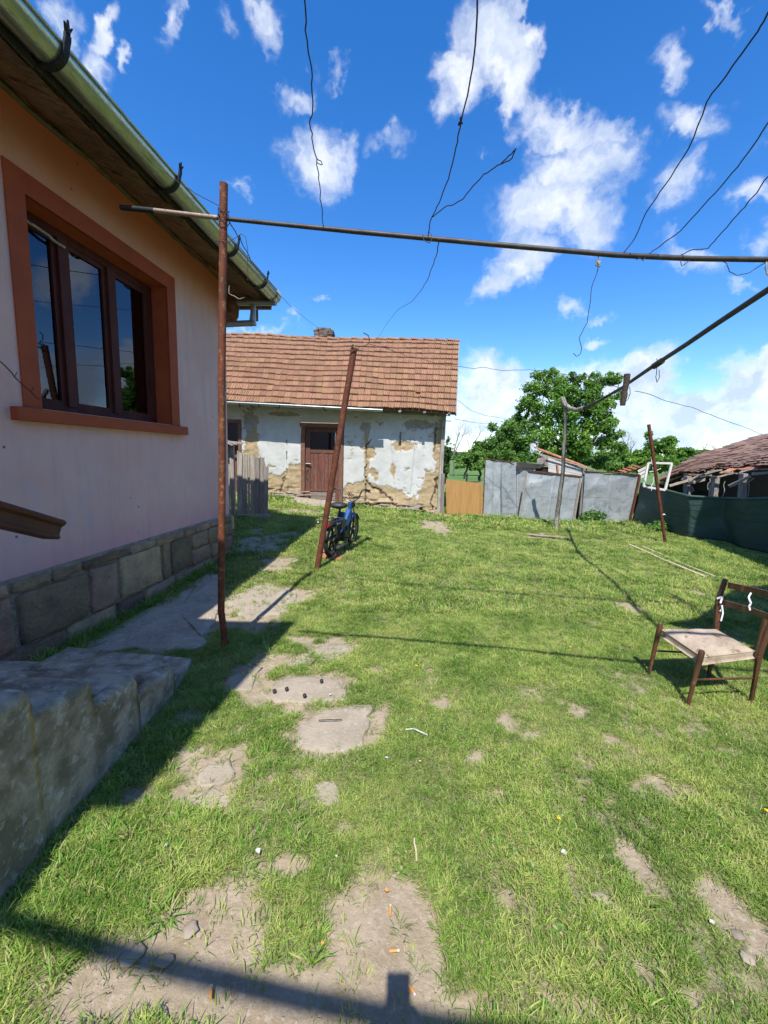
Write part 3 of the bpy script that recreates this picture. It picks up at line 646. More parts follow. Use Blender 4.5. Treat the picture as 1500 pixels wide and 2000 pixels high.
ec = MB(); c = GC(-.13); pr = [c + V * .09 * math.cos(PI + PI * i / 10) + ZV * .09 * math.sin(PI + PI * i / 10) for i in range(11)]
ec.prism(pr + [c + V * .09 + ZV * .045, c + V * .055 + ZV * .10], -U * .004); ec.build('gutter_end', M['gutter_zinc'], house)
def hook(u, s=1.0):
    h = MB(); c = GC(u); pts = []
    for i in range(13):
        t = PI + .1 + (PI - .12) * i / 12; pts.append(c + V * .102 * math.cos(t) + ZV * .102 * math.sin(t))
    pts = [c - V * .115 + ZV * .05] + pts + [c + V * .112 + ZV * .03, c + V * .115 + ZV * .055]
    for p, q in zip(pts[:-1], pts[1:]): h.bar(p, q, .030 * s, .012 * s, up=(q - p).cross(U))
    tip = pts[-1]
    for da, ln in ((-.45, .035), (.1, .05), (.6, .03)):
        h.bar(tip, tip + ZV * ln * s + U * da * .05 + V * .012, .020 * s, .014 * s, w2=.008, h2=.007)
    h.build('gutter_hook', M['hook'], gutter)
for u_, s_ in ((3.36, 1.25), (2.30, 1.05), (1.24, 1.0), (.42, 1.0)): hook(u_, s_)
sc = MB(); c = GC(.02)
sc.tube([c + V * .096 * math.cos(PI + PI * i / 12) + ZV * .096 * math.sin(PI + PI * i / 12) for i in range(13)], .005, 5); sc.build('gutter_strap', M['hook'], gutter)
# side gutter and stepped downpipe around the far corner
dp = MB(); e0 = GC(-.10) - ZV * .085
dp.tube([e0 + V * .03, e0 - V * .52], .042, 10); a0 = e0 - V * .30
dp.tube([a0, a0 - ZV * .30], .040, 10); dp.tube([a0 - ZV * .27 + V * .03, a0 - ZV * .31 - V * .95], .042, 10)
dp.build('downpipe', M['gutter_zinc'], house)
hb = MB(); q0 = W(-.12, 3.70, -.15); hb.prism([q0, q0 + V * .30, q0 + V * .28 - ZV * .22, q0 + V * .19 - ZV * .36, q0 + V * .09 - ZV * .30], -U * .03); hb.build('hanging_roof_board', M['soffit'], house)
hb = MB(); hb.bar(W(-.16, 3.62, .33), W(-.16, 3.36, .29), .05, .02); hb.bar(W(-.16, 3.58, .39), W(-.16, 3.43, .39), .04, .02); hb.build('broken_lath', M['soffit'], house)
vb = MB(); wbox(vb, -.40, -.34, 3.66, 3.95, -1.5, .52); vb.build('verge_board', M['soffit'], house)

# flat porch canopy above the steps
pc = MB(); pc.hexa([(-2.90, -1.03, 3.96), (-1.34, -1.01, 3.96), (-1.055, 1.02, 3.96), (-2.75, 1.02, 3.96), (-2.90, -1.03, 4.05), (-1.34, -1.01, 4.05), (-1.055, 1.02, 4.05), (-2.75, 1.02, 4.05)])
pc.build('porch_canopy', M['barnwall'], house)

# concrete steps beside the house
st = empty('concrete_steps', (-1.9, 1.2, 0), 'mossy grey concrete steps with rounded noses climbing along the pink house', 'steps')
ye = [2.56, 2.14, 1.80, 1.465, 1.12, .78, .44]; zt = [.20, .375, .545, .70, .86, 1.02, 1.18]
for i in range(7):
    xr = -1.350 + .010 * i + (.008 if i % 2 else 0); r = .075; y1 = ye[i]; z = zt[i]; prof = [(y1 + .015, -.2), (y1, z - r)]
    for t in range(5): prof.append((y1 - r + r * math.cos(PI / 2 * t / 4), z - r + r * math.sin(PI / 2 * t / 4)))
    prof += [(y1 - .42, z), (y1 - .42, -.2)]
    xw = K.x - (6.0 - y1) * .091 + .02; n = len(prof); k = 24; vs = []; fs = []
    tl = list(np.linspace(0, .94, k - 9)) + [1 - .055 * math.cos(PI / 2 * (q_ + 1) / 10) ** 1.0 for q_ in range(10)]
    for q in range(k + 1):       # from the wall to the outer face, rounded off at the end
        t = tl[q]; x = xw + (xr - xw) * t; de = xr - x; RR = .06; rd = RR - math.sqrt(max(0, RR * RR - max(0, RR - de) ** 2)) if de < RR else 0
        for (yy, zz) in prof:
            e_ = max(0, (t - .88) / .12) ** 2.5; dz = -rd * .55 if zz > z - .09 else 0; dy = -rd * .8 if yy > y1 - .03 else 0
            nzv = (float(fbm(np.array(x * 6 + i), np.array(yy * 6 + zz * 5), 21, 3)) - .5) * .012
            vs.append((x + (nzv if q == k else 0), yy + dy + nzv * .5, zz + dz + nzv * .6))
    for q in range(k):
        for j in range(n - 1): fs.append((q * n + j, (q + 1) * n + j, (q + 1) * n + j + 1, q * n + j + 1))
    sm = MB(); sm.add(vs, fs, True); sm.add(vs[k * n:], [tuple(range(n))], False); so = sm.build('step', M['concrete'], st)
    bv = so.modifiers.new('worn_edge', 'BEVEL'); bv.width = .008; bv.segments = 2; bv.limit_method = 'ANGLE'; bv.angle_limit = math.radians(50)
ss = MB(); ss.hexa([(-2.46, 2.5, -.05), (-1.36, 2.5, -.05), (-1.40, 2.88, -.05), (-2.42, 3.0, -.05), (-2.46, 2.5, .07), (-1.36, 2.5, .07), (-1.40, 2.88, .06), (-2.42, 3.0, .06)]); ss.build('step', M['concrete'], st, bevel=.02)
# moulded handrail end that hangs out over the steps
hr = empty('stair_handrail', (-1.6, 1.0, .8), 'dark brown moulded stair handrail ending in front of the pink wall', 'handrail')
prof = [(-.045, -.075), (.045, -.075), (.050, -.060), (.040, -.045), (.043, .005), (.060, .020), (.064, .038), (.050, .052), (-.050, .052), (-.064, .038), (-.060, .020), (-.043, .005), (-.040, -.045), (-.050, -.060)]
A_ = Vector((-1.62, -.2, 2.085)); B_ = Vector((-1.595, 1.945, 1.205)); dd = (B_ - A_).normalized(); nn_ = Vector((1, 0, 0)).cross(dd).normalized()
h = MB(); h.prism([A_ + Vector((1, 0, 0)) * p[0] * .9 + nn_ * p[1] * .75 for p in prof], B_ - A_); h.build('handrail_beam', M['rail'], hr)
for yy in (.15, .95):
    p = MB(); t = (yy + .2) / 2.145; zc = A_.z + (B_.z - A_.z) * t - .06; p.tube([(-1.61, yy, zc - 1.0), (-1.61, yy, zc)], .022, 8); p.build('baluster', M['rail'], hr)
# thorny dry twig on the window ledge
tw = MB(); p0 = W(3.3, 2.22, .05); p1 = W(2.88, 1.97, .04)
tw.tube(wiggle([at_x(0, 705, p0.x + .02), at_x(30, 738, p0.x + .06), at_x(60, 765, p0.x + .12), at_x(76, 780, p0.x + .14)], .004, 3, 5), .004, 5)
for (a1, b1) in (((28, 738), (33, 727)), ((60, 766), (66, 756))): tw.bar(at_x(*a1, p0.x + .07), at_x(*b1, p0.x + .08), .004, .004)
tw.build('dry_twig', M['wire'], label='thin dry twig with thorns reaching the lower left corner of the orange window', cat='twig')

# ================================================================== OLD WHITEWASHED HOUSE (middle)
YW = 11.0
oh = empty('old_outbuilding', (-1.5, 12.5, .2), 'old whitewashed mud house with red tiled roof and peeling plaster', 'house')
WX0, WX1 = -6.2, 1.50; WZ1 = 2.86
dx = .022
wx = np.arange(WX0, WX1 + .001, dx); wz = np.arange(-.35, WZ1, dx); WX_, WZ_ = np.meshgrid(wx, wz)
def pz(px, py): P = at_y(px, py, YW); return P.x, P.z
# whitewash lost: lower edge of white as a polyline in px, plus separate patches
edge_px = [(445, 900), (500, 900), (508, 925), (522, 935), (530, 920), (545, 928), (558, 920), (568, 905), (588, 900), (590, 955), (668, 955), (690, 948), (712, 942), (735, 945), (760, 950), (778, 956), (800, 970), (815, 975), (822, 960), (830, 935), (842, 926), (852, 922), (870, 900)]
ep = [pz(*q) for q in edge_px]; ex = [q[0] for q in ep]; ez = [q[1] for q in ep]
wob = (fbm(WX_ * 5, WZ_ * 5, 40, 5) - .5) * .30 + (fbm(WX_ * 16, WZ_ * 16, 41, 3) - .5) * .16
lowz = np.interp(WX_, ex, ez)
off = sstep(-.02, .02, (lowz + wob) - WZ_)
def patch(cx, cy, rx, ry, st=1.0):
    X, Z = pz(cx, cy); X2, _ = pz(cx + rx, cy); _, Z2 = pz(cx, cy - ry)
    r = np.sqrt(((WX_ - X) / (X2 - X)) ** 2 + ((WZ_ - Z) / (Z2 - Z)) ** 2) - wob * 4.2 - (fbm(WX_ * 30, WZ_ * 30, 48, 2) - .5) * .35
    return sstep(1.04, .94, r) * st
grey = np.zeros_like(off)
for q in ((495, 860, 12, 55), (487, 905, 14, 40), (716, 905, 5, 75), (725, 884, 9, 11), (792, 872, 20, 11), (729, 922, 7, 9), (768, 920, 5, 16), (735, 930, 4, 10), (865, 900, 14, 100), (838, 945, 10, 26), (852, 870, 5, 40)): off = np.maximum(off, patch(*q))
for q in ((814, 828, 30, 10), (713, 832, 10, 9), (718, 845, 3, 10), (489, 820, 13, 22), (560, 808, 30, 4)): gq = patch(*q); off = np.maximum(off, gq); grey = np.maximum(grey, gq)
chip = sstep(.665, .70, fbm(WX_ * 11, WZ_ * 15, 55, 4)) * sstep(.45, .6, fbm(WX_ * 1.6, WZ_ * 1.6, 57, 3)); off = np.maximum(off, chip * .9)
# cracks
crack = np.zeros_like(off)
def crk(pts, w=.012, j=.018, seed=1):
    global crack
    P = [pz(*q) for q in pts]
    jx = (fbm(WX_ * 9, WZ_ * 9, seed, 3) - .5) * j * 6; jz = (fbm(WX_ * 9 + 5, WZ_ * 9, seed + 3, 3) - .5) * j * 6
    for (x0, z0), (x1, z1) in zip(P[:-1], P[1:]):
        L2 = (x1 - x0) ** 2 + (z1 - z0) ** 2; t = np.clip(((WX_ + jx - x0) * (x1 - x0) + (WZ_ + jz - z0) * (z1 - z0)) / L2, 0, 1)
        d = np.hypot(WX_ + jx - x0 - t * (x1 - x0), WZ_ + jz - z0 - t * (z1 - z0)); crack = np.maximum(crack, sstep(w * 1.6, w * .6, d))
crk([(715, 940), (735, 955), (760, 970), (770, 985)], .022, .02, 3); crk([(715, 945), (714, 985)], .012, .01, 5); crk([(724, 858), (716, 870), (714, 940)], .008, .02, 7)
crk([(560, 805 + 55), (561, 960)], .006, .004, 9); crk([(555, 930), (549, 962)], .012, .02, 11); crk([(525, 962), (545, 965), (560, 970), (575, 977), (588, 968)], .02, .03, 13)
crk([(853, 826), (851, 850), (848, 880)], .014, .015, 15); crk([(782, 845), (782, 868)], .012, .006, 17); crk([(560, 968), (548, 958), (532, 962)], .012, .03, 19)
crk([(690, 990), (740, 985), (790, 992), (820, 1000)], .016, .04, 21); crk([(840, 1000), (850, 960), (855, 930)], .02, .03, 23)
hcr = sstep(.60, .66, fbm(WX_ * 3.2, WZ_ * 26, 61, 4)) * sstep(.42, .12, WZ_ - gz(WX_, 11)); crack = np.maximum(crack, hcr)
keep = np.ones_like(off, bool)
dL, dR = at_y(588, 900, YW).x, at_y(670, 900, YW).x; dT = at_y(630, 827, YW).z; dB = at_y(630, 979, YW).z
w2L, w2R = at_y(438, 860, YW).x, at_y(472, 860, YW).x; w2T = at_y(460, 819, YW).z
keep &= ~((WX_ > dL) & (WX_ < dR) & (WZ_ < dT) & (WZ_ > dB)); keep &= ~((WX_ > w2L) & (WX_ < w2R) & (WZ_ < w2T) & (WZ_ > .3))
base_bulge = sstep(.55, .0, WZ_ - gz(WX_, 11)) * (.02 + .10 * fbm(WX_ * 3, WZ_ * 9, 71, 4)) * sstep(-.2, .6, WX_ + 1.3)
WY_ = YW + off * .018 + crack * .035 + (fbm(WX_ * 1.2, WZ_ * 1.2, 73, 3) - .5) * .05 + (fbm(WX_ * 9, WZ_ * 12, 74, 4) - .5) * (.008 + .03 * off) - base_bulge
me = bpy.data.meshes.new('wall'); h_, w_ = WX_.shape; idx = np.arange(h_ * w_).reshape(h_, w_)
kq = keep[:-1, :-1] & keep[1:, 1:] & keep[1:, :-1] & keep[:-1, 1:]
fc = np.stack([idx[:-1, :-1], idx[:-1, 1:], idx[1:, 1:], idx[1:, :-1]], -1)[kq]
off3 = np.array(root_loc(oh)); vco = np.stack([WX_, WY_, WZ_], -1).reshape(-1, 3) - off3
me.vertices.add(len(vco)); me.vertices.foreach_set('co', vco.ravel()); me.loops.add(fc.size); me.loops.foreach_set('vertex_index', fc.ravel().astype(np.int32))
me.polygons.add(len(fc)); me.polygons.foreach_set('loop_start', np.arange(0, fc.size, 4, dtype=np.int32)); me.polygons.foreach_set('loop_total', np.full(len(fc), 4, np.int32))
me.polygons.foreach_set('use_smooth', np.ones(len(fc), bool)); me.update(); me.validate()
for nm, arr in (('off', off), ('grey', grey), ('crack', crack)):
    a_ = me.attributes.new(nm, 'FLOAT', 'POINT'); a_.data.foreach_set('value', arr.ravel().astype(np.float32))
def wall2_mat():
    m, nt, b = _nt('peeling_whitewash'); N = nt.nodes; L = nt.links
    ge = N.new('ShaderNodeNewGeometry'); P = ge.outputs['Position']
    def noise(s, d=6, r=.6):
        n = N.new('ShaderNodeTexNoise'); n.inputs['Scale'].default_value = s; n.inputs['Detail'].default_value = d; n.inputs['Roughness'].default_value = r; L.new(P, n.inputs['Vector']); return n.outputs['Fac']
    def mr(v, a, b_):
        n = N.new('ShaderNodeMapRange'); L.new(v, n.inputs['Value']); n.inputs['From Min'].default_value = a; n.inputs['From Max'].default_value = b_; return n.outputs[0]
    def mix(f, A, B):
        x = N.new('ShaderNodeMix'); x.data_type = 'RGBA'; L.new(f, x.inputs['Factor'])
        for k, v in (('A', A), ('B', B)):
            if isinstance(v, tuple): x.inputs[k].default_value = c4(v)
            else: L.new(v, x.inputs[k])
        return x.outputs['Result']
    def attr(n): a = N.new('ShaderNodeAttribute'); a.attribute_name = n; return a.outputs['Fac']
    white = mix(mr(noise(3), .4, .65), (.56, .565, .54), (.47, .48, .46)); white = mix(mr(noise(34, 8, .7), .62, .70), white, (.40, .35, .27))
    tan = mix(mr(noise(4), .4, .62), (.43, .33, .195), (.35, .27, .165)); tan = mix(mr(noise(24, 8, .7), .52, .66), tan, (.28, .205, .125))
    gr = mix(mr(noise(6), .4, .6), (.36, .34, .29), (.29, .27, .23))
    c = mix(attr('off'), white, mix(attr('grey'), tan, gr)); c = mix(attr('crack'), c, (.075, .055, .04))
    L.new(c, b.inputs['Base Color']); b.inputs['Roughness'].default_value = .95; b.inputs['Specular IOR Level'].default_value = .15
    bp = N.new('ShaderNodeBump'); bp.inputs['Strength'].default_value = .5; bp.inputs['Distance'].default_value = .008; L.new(noise(45, 7, .7), bp.inputs['Height']); L.new(bp.outputs[0], b.inputs['Normal'])
    return m
M['wall2'] = wall2_mat(); me.materials.append(M['wall2'])
wo = bpy.data.objects.new('wall', me); COL.objects.link(wo); wo.parent = oh
M['mud'] = mat('ochre_mud_plaster', (.42, .32, .19), (.31, .235, .145), 5, .95, .7, 30, c3=(.28, .2, .13))
sw = MB(); sw.add([(WX1, YW, -.35), (WX1, 15.6, -.35), (WX1, 15.6, 2.86), (WX1, 13.3, 5.0), (WX1, YW, 2.86)], [(0, 1, 2, 3, 4)])
sw.add([(WX0, YW, -.35), (WX0, 15.6, -.35), (WX0, 15.6, 2.86), (WX0, 13.3, 5.0), (WX0, YW, 2.86)], [(4, 3, 2, 1, 0)]); sw.add([(WX0, 15.6, -.35), (WX1, 15.6, -.35), (WX1, 15.6, 2.86), (WX0, 15.6, 2.86)], [(3, 2, 1, 0)])
sw.build('wall', M['mud'], oh)
# rotten corner post and fallen plaster at the foot of the corner
cp = MB(); cp.bar((1.47, YW - .02, -.1), (1.50, YW - .02, 2.75), .09, .10); cp.build('corner_post', M['oldwood'], oh)
hp = MB()
for i in range(46):
    t = random.random(); x = 1.25 + random.gauss(0, .16) + .15 * (1 - t); y = YW - .06 - abs(random.gauss(0, .22)); z = G(x, y) + random.uniform(0, .10) * max(0, 1 - (YW - y) * 2.4)
    s_ = random.uniform(.02, .07); hp.ball((x, y, z), s_, 6, 4, (1.3, 1, .6))
hp.build('plaster_rubble', M['mud'], oh, kind='stuff')
lb = MB()
for i in range(34):   # exposed laths and log ends along the rotting foot of the wall
    x = random.uniform(-3.6, 1.3); 
    if dL - .1 < x < dR + .1: continue
    z = G(x, 11) + random.uniform(.02, .20); L_ = random.uniform(.2, .6); lb.bar((x, YW - .05, z), (x + L_, YW - .06, z + random.uniform(-.05, .05)), .03, random.uniform(.02, .04))
lb.build('exposed_lath', M['beam'], oh, kind='stuff')
ds = slab_mesh([Vector(v) for v in ((-2.35, 10.30, 0), (-2.30, 10.62, 0), (-1.9, 10.72, 0), (-1.25, 10.66, 0), (-1.15, 10.35, 0), (-1.7, 10.2, 0))], .16, .10, 'doorstep', M['slab'], label='rough stone doorstep in front of the brown door', cat='doorstep')

# door
dF = MB(); dw = dR - dL; DY = YW + .06
dF.box((dL, YW - .02, dB), (dL + .10, YW + .14, dT - .10)); dF.box((dR - .10, YW - .02, dB), (dR, YW + .14, dT - .10)); dF.box((dL - .03, YW - .03, dT - .10), (dR + .03, YW + .14, dT)); dF.box((dL, YW - .02, dB - .10), (dR, YW + .14, dB))
dF.build('door_frame', M['doorframe'], oh)
x0, x1, zb, zt_ = dL + .102, dR - .102, dB + .002, dT - .102; H = zt_ - zb; door = MB()
door.box((x0, DY, zb), (x0 + .13, DY + .05, zt_)); door.box((x1 - .10, DY, zb), (x1, DY + .05, zt_)); door.box((x0 + .13, DY, zt_ - .12), (x1 - .10, DY + .05, zt_))
door.box((x0 + .13, DY, zb + H * .655), (x1 - .10, DY + .05, zb + H * .70)); door.box((x0 + .13, DY - .01, zb + .25), (x1 - .10, DY + .05, zb + .31))
dr = door.build('door', M['doorwood'], oh, bevel=.006)
xm = (x0 + x1) / 2 + .02; cm = MB(); cm.box((xm - .04, DY - .004, zb + .31), (xm + .04, DY + .046, zb + H * .655)); cm.build('door_stile', M['doorwood'], dr)
for a1, b1 in ((x0 + .13, xm - .04), (xm + .04, x1 - .10)):
    nn = 3
    for i in range(nn):
        p = MB(); w__ = (b1 - a1) / nn; p.box((a1 + w__ * i + .004, DY + .014, zb + .31), (a1 + w__ * (i + 1) - .004, DY + .035, zb + H * .655)); p.build('door_panel', M['doorwood'], dr)
for i in range(2):
    p = MB(); p.box((x0 + .13, DY - .004 + .006 * i, zb + .02 + .115 * i), (x1 - .10, DY + .04, zb + .125 + .115 * i)); p.build('kick_board', M['doorgrey'], dr)
p = MB(); p.box((x0 + .13, DY + .02, zb + H * .70), (x1 - .10, DY + .026, zt_ - .12)); p.build('door_window', M['glass'], dr)
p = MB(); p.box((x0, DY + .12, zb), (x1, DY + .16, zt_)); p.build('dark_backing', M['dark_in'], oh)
hd = MB(); hx_ = x0 + .06; hz = zb + H * .50; hd.box((hx_ - .045, DY - .02, hz - .03), (hx_ + .07, DY - .002, hz + .03)); hd.tube([(hx_ - .04, DY - .05, hz + .02), (hx_ + .10, DY - .05, hz + .012)], .014, 6); hd.build('door_handle', M['chrome'], dr)
hd = MB(); hd.tube([(hx_ + .02, DY - .025, hz - .13), (hx_ - .02, DY - .025, hz - .18), (hx_ - .02, DY - .025, hz - .36), (hx_ + .01, DY - .025, hz - .40)], .009, 5); hd.build('chain', M['chrome'], dr)
# second opening, mostly hidden by the pink house
f2 = MB(); f2.box((w2R - .09, YW - .02, .3), (w2R, YW + .12, w2T - .09)); f2.box((w2L, YW - .02, w2T - .09), (w2R, YW + .12, w2T)); f2.box((w2L, YW - .02, 1.42), (w2R - .09, YW + .1, 1.50)); f2.build('door_frame', M['doorframe'], oh, label='door frame of the second opening')
f2 = MB(); f2.box((w2L, YW + .05, 1.50), (w2R - .09, YW + .056, w2T - .09)); f2.build('window_pane', M['glass'], oh)
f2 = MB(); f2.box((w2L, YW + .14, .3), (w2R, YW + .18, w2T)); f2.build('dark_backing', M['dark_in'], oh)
f2 = MB(); f2.box((w2L, YW + .04, .3), (w2R - .09, YW + .08, 1.42)); f2.build('door', M['doorwood'], oh)

# tiled roof: bilinear surface skewed like the sagging original
eL = at_y(445, 783, 10.5); eR = at_y(890, 806, 10.5); rL = at_y(445, 652, 12.8); rR = at_y(896, 666, 12.8)
_dx = eR.x - eL.x; k2 = -2.0 / _dx
eL = eL.lerp(eR, k2); rL = rL.lerp(rR, -2.0 / (rR.x - rL.x))
def RS(s, t):
    P = (eL.lerp(eR, s)).lerp(rL.lerp(rR, s), t)
    P.z += -.035 * math.sin(PI * s) * t + (float(fbm(np.array(s * 6), np.array(t * 3), 81, 3)) - .5) * .09
    P.y += (float(fbm(np.array(s * 5), np.array(t * 3), 83, 3)) - .5) * .04; return P
ud = MB(); ns, nt_ = 24, 8; vs = [RS(s / ns, t / nt_) - Vector((0, -.03, .035)) for t in range(nt_ + 1) for s in range(ns + 1)]
ud.add(vs, [(t * (ns + 1) + s, t * (ns + 1) + s + 1, (t + 1) * (ns + 1) + s + 1, (t + 1) * (ns + 1) + s) for t in range(nt_) for s in range(ns)])
bR, bL = rR + Vector((0, 2.5, -2.3)), rL + Vector((0, 2.5, -2.3)); ud.add([rL, rR, bR, bL], [(0, 1, 2, 3)])
roof2 = ud.build('roof', M['tile'], oh)
def tile_mesh(name, w, L_, hgt, seed, m):
    r = random.Random(seed); pr = [(-.5, .3), (-.47, 1), (-.40, 1), (-.36, .35), (-.14, .25), (-.10, .85), (-.02, .9), (.02, .3), (.24, .25), (.28, .8), (.35, .8), (.40, .3), (.5, .15)]
    vs = []; n = len(pr)
    for (y, dz) in ((-.0, 0), (L_, -.0)):
        for (x, z) in pr: vs.append((x * w, y + r.uniform(-.004, .004), z * hgt + dz + r.uniform(-.001, .001)))
    for (x, z) in pr: vs.append((x * w, .002, z * hgt - .022))
    fs = [(i, i + 1, n + i + 1, n + i) for i in range(n - 1)] + [(i + 1, i, 2 * n + i, 2 * n + i + 1) for i in range(n - 1)]
    mb = MB(); mb.add(vs, fs); return mb.mesh(name, m)
NR, NC = 13, 50
tm = [tile_mesh('tile', 1.0, 1.0, .030, i, M['tile']) for i in range(5)]
tiles = []
for r_ in range(NR):
    for c in range(NC):
        s0_, s1_ = c / NC, (c + 1) / NC; t0, t1 = r_ / NR, (r_ + 1.18) / NR; t1 = min(t1, 1.02)
        A = RS((s0_ + s1_) / 2, t0); B = RS((s0_ + s1_) / 2, t1); X = (RS(s1_, t0) - RS(s0_, t0)); Y = B - A
        X = X * .985; n = X.cross(Y).normalized()
        A = A + n * (.040 + random.uniform(-.007, .012)); B = B + n * .002; Y = B - A
        rot = random.gauss(0, .014); bad = random.random() < .012
        if bad: rot = random.gauss(0, .06)
        X2 = X + Y.normalized() * X.length * rot; n2 = X2.cross(Y).normalized()
        A = A + Y.normalized() * random.uniform(-.010, .010)
        tiles.append((A, X2, Y, n2, r_, c))
vis = [t for t in tiles if t[5] >= NC - 38]
vis.sort(key=lambda t: t[4]); solo = vis[:300]; soloset = set(id(t) for t in solo)
for t in solo:
    piece('tile', tm[random.randrange(5)], basis(t[0], t[1], t[2], t[3]), roof2)
rest = MB(); 
for t in tiles:
    if id(t) in soloset: continue
    me_ = tm[random.randrange(5)]; Mx = basis(t[0], t[1], t[2], t[3])
    rest.add([Mx @ v.co for v in me_.vertices], [tuple(p.vertices) for p in me_.polygons])
def mat_tile_pos():
    m = mat('weathered_clay_tile_field', (.335, .185, .108), (.23, .123, .076), 7, .9, .5, 45, c3=(.135, .088, .068), dist=.006)
    return m
M['tile_f'] = mat_tile_pos()
rest.build('tile', M['tile_f'], roof2, kind='stuff')
for i in range(25):       # ridge tiles
    s0_, s1_ = i / 25, (i + 1) / 25 + .004; A = RS(s0_, 1.0); B = RS(s1_, 1.0); q = MB()
    dz0, dz1 = .03, .055; A = A + Vector((0, 0, dz1)); B = B + Vector((0, 0, dz0)); 
    vs = []
    for P, rr in ((A, .105), (B, .085)):
        for j in range(7):
            t = PI * j / 6; vs.append(P + Vector((0, -math.cos(t) * rr, math.sin(t) * rr * .7 - .06)))
    for P, rr in ((A, .085),):
        for j in range(7):
            t = PI * j / 6; vs.append(P + Vector((0, -math.cos(t) * rr, math.sin(t) * rr * .7 - .08)))
    q.add(vs, [(j, j + 1, 8 + j, 7 + j) for j in range(6)] + [(j + 1, j, 14 + j, 15 + j) for j in range(6)])
    q.build('ridge_tile', M['tile'], roof2)
for (px, py) in ((812, 765), (818, 772), (806, 770)):      # slipped broken tiles
    P = at_y(px, py, 10.95); q = MB(); q.bar(P, P + Vector((random.uniform(.1, .2), .02, random.uniform(-.05, .08))), .09, .015); q.build('broken_tile', M['tile_orange'], roof2)
vg = MB(); vg.bar(eR + Vector((.01, .02, -.05)), rR + Vector((.01, 0, -.03)), .03, .08); vg.build('verge_board', M['oldwood_h'], roof2)
# zinc gutter along the left two thirds
a = RS(.0, 0) + Vector((0, -.05, -.045)); b = RS(.0, 0).lerp(RS(1, 0), .775) + Vector((0, -.05, -.05)); P = at_y(747, 800, 10.45); b = P; a = at_y(300, 777, 10.45)
vs, fs = halfpipe(b, a, .065, (0, 0, 1), 8, .004, 4); g2 = MB(); g2.add(vs, fs, True); g2.build('gutter', M['gutter_zinc'], oh)
for px in (467, 505, 545, 632): 
    P = at_y(px, 789 + (px - 445) * .041, 10.37); q = MB(); q.bar(P + Vector((0, 0, .03)), P + Vector((0, .05, -.05)), .02, .01); q.build('gutter_bracket', M['hook'], oh)
# eave timbers on the right end
wp = MB(); wp.bar((-.6, 10.92, 2.74), (1.55, 10.92, 2.70), .10, .09); wp.build('wall_plate', M['oldwood_h'], oh)
for i in range(9):
    x = 1.56 - i * .62; q = MB(); q.bar((x, 10.50, 2.66), (x, 11.2, 3.32), .07, .06); q.build('rafter_end', M['oldwood'], oh)
for (px, py, l) in ((868, 812, .25), (868, 822, .3), (860, 836, .2)):
    P = at_y(px, py, 10.95); q = MB(); q.bar(P - Vector((.15, 0, 0)), P + Vector((l * .6, 0, 0)), .03, .02); q.build('lath_end', M['oldwood_h'], oh)
for px in (782, 851):
    P = at_y(px, 812, 10.9); q = MB(); q.ball(P, .035, 7, 5); q.bar(P, P - Vector((0, 0, .15)), .012, .012); q.build('insulator', M['whitemark'], oh)
# chimney of loose bricks
cA = at_y(633, 652, 13.1); ch = MB(); ch.box((cA.x - .26, 12.95, cA.z - .55), (cA.x + .26, 13.35, cA.z - .05)); chim = ch.build('chimney', M['mortar'], oh)
bm = MB(); bm.box((-.5, -.5, -.5), (.5, .5, .5)); bme = bm.mesh('brick', M['brick'])
for r_ in range(4):
    zc = cA.z - .10 + r_ * .066; hw = (.25, .29, .30, .22)[r_]
    for side in range(2):
        y = 12.98 + side * .34
        nb = 4 if r_ < 3 else 3
        for i in range(nb):
            x = cA.x - hw + (2 * hw) * (i + .5) / nb + random.uniform(-.012, .012)
            piece('brick', bme, Matrix.Translation((x, y + random.uniform(-.02, .02), zc)) @ Matrix.Rotation(random.uniform(-.12, .12), 4, 'Z') @ Matrix.Rotation(random.uniform(-.05, .05), 4, 'Y') @ Matrix.Diagonal((2 * hw / nb * .93, .13, .060, 1)), chim)
    for sx in (-1, 1): piece('brick', bme, Matrix.Translation((cA.x + sx * (hw - .06), 13.15, zc)) @ Matrix.Diagonal((.12, .22, .06, 1)), chim)

# ================================================================== FENCES, GATES, SHEDS
# grey plank gate leaning between the two houses
PG = g(495, 1017); py_ = PG.y + .28
pgt = empty('plank_gate', PG, 'weathered grey vertical plank gate leaning beside the pink house corner', 'gate')
tops = [(463, 882), (473, 884), (484, 893), (489, 888), (498, 891), (507, 893), (516, 904)]; rights = [472, 482, 487, 497, 506, 515, 523]; bots = [(463, 1025), (473, 1027), (484, 1027), (489, 1005), (497, 1005), (506, 1005), (515, 1018)]
for i, (t_, b_p, rx) in enumerate(zip(tops, bots, rights)):
    Y = py_ + (.03 if i % 2 else 0); A = at_y(t_[0], t_[1], Y); B = at_y(b_p[0], b_p[1], Y); wv_ = at_y(rx, t_[1], Y).x - A.x + .008; B.z -= .10
    q = MB(); pts = [B, B + Vector((wv_, 0, 0)), A + Vector((wv_, 0, random.uniform(-.05, .02)))]
    if i in (2, 6): pts += [A + Vector((wv_ * .5, 0, -.10 if i == 6 else .02))]
    pts += [A + Vector((0, 0, random.uniform(-.02, .02)))]
    q.prism(pts, (0, .022, 0)); q.build('plank', M['oldwood'], pgt)
q = MB(); A = at_y(460, 1008, py_ - .03); B = at_y(528, 1009, py_ - .03); q.bar(A, B, .03, .10); q.build('bottom_board', M['oldwood_h'], pgt)
q = MB(); A = at_y(463, 940, py_ + .07); B = at_y(520, 945, py_ + .07); q.bar(A, B, .03, .06); q.build('cross_rail', M['oldwood_h'], pgt)
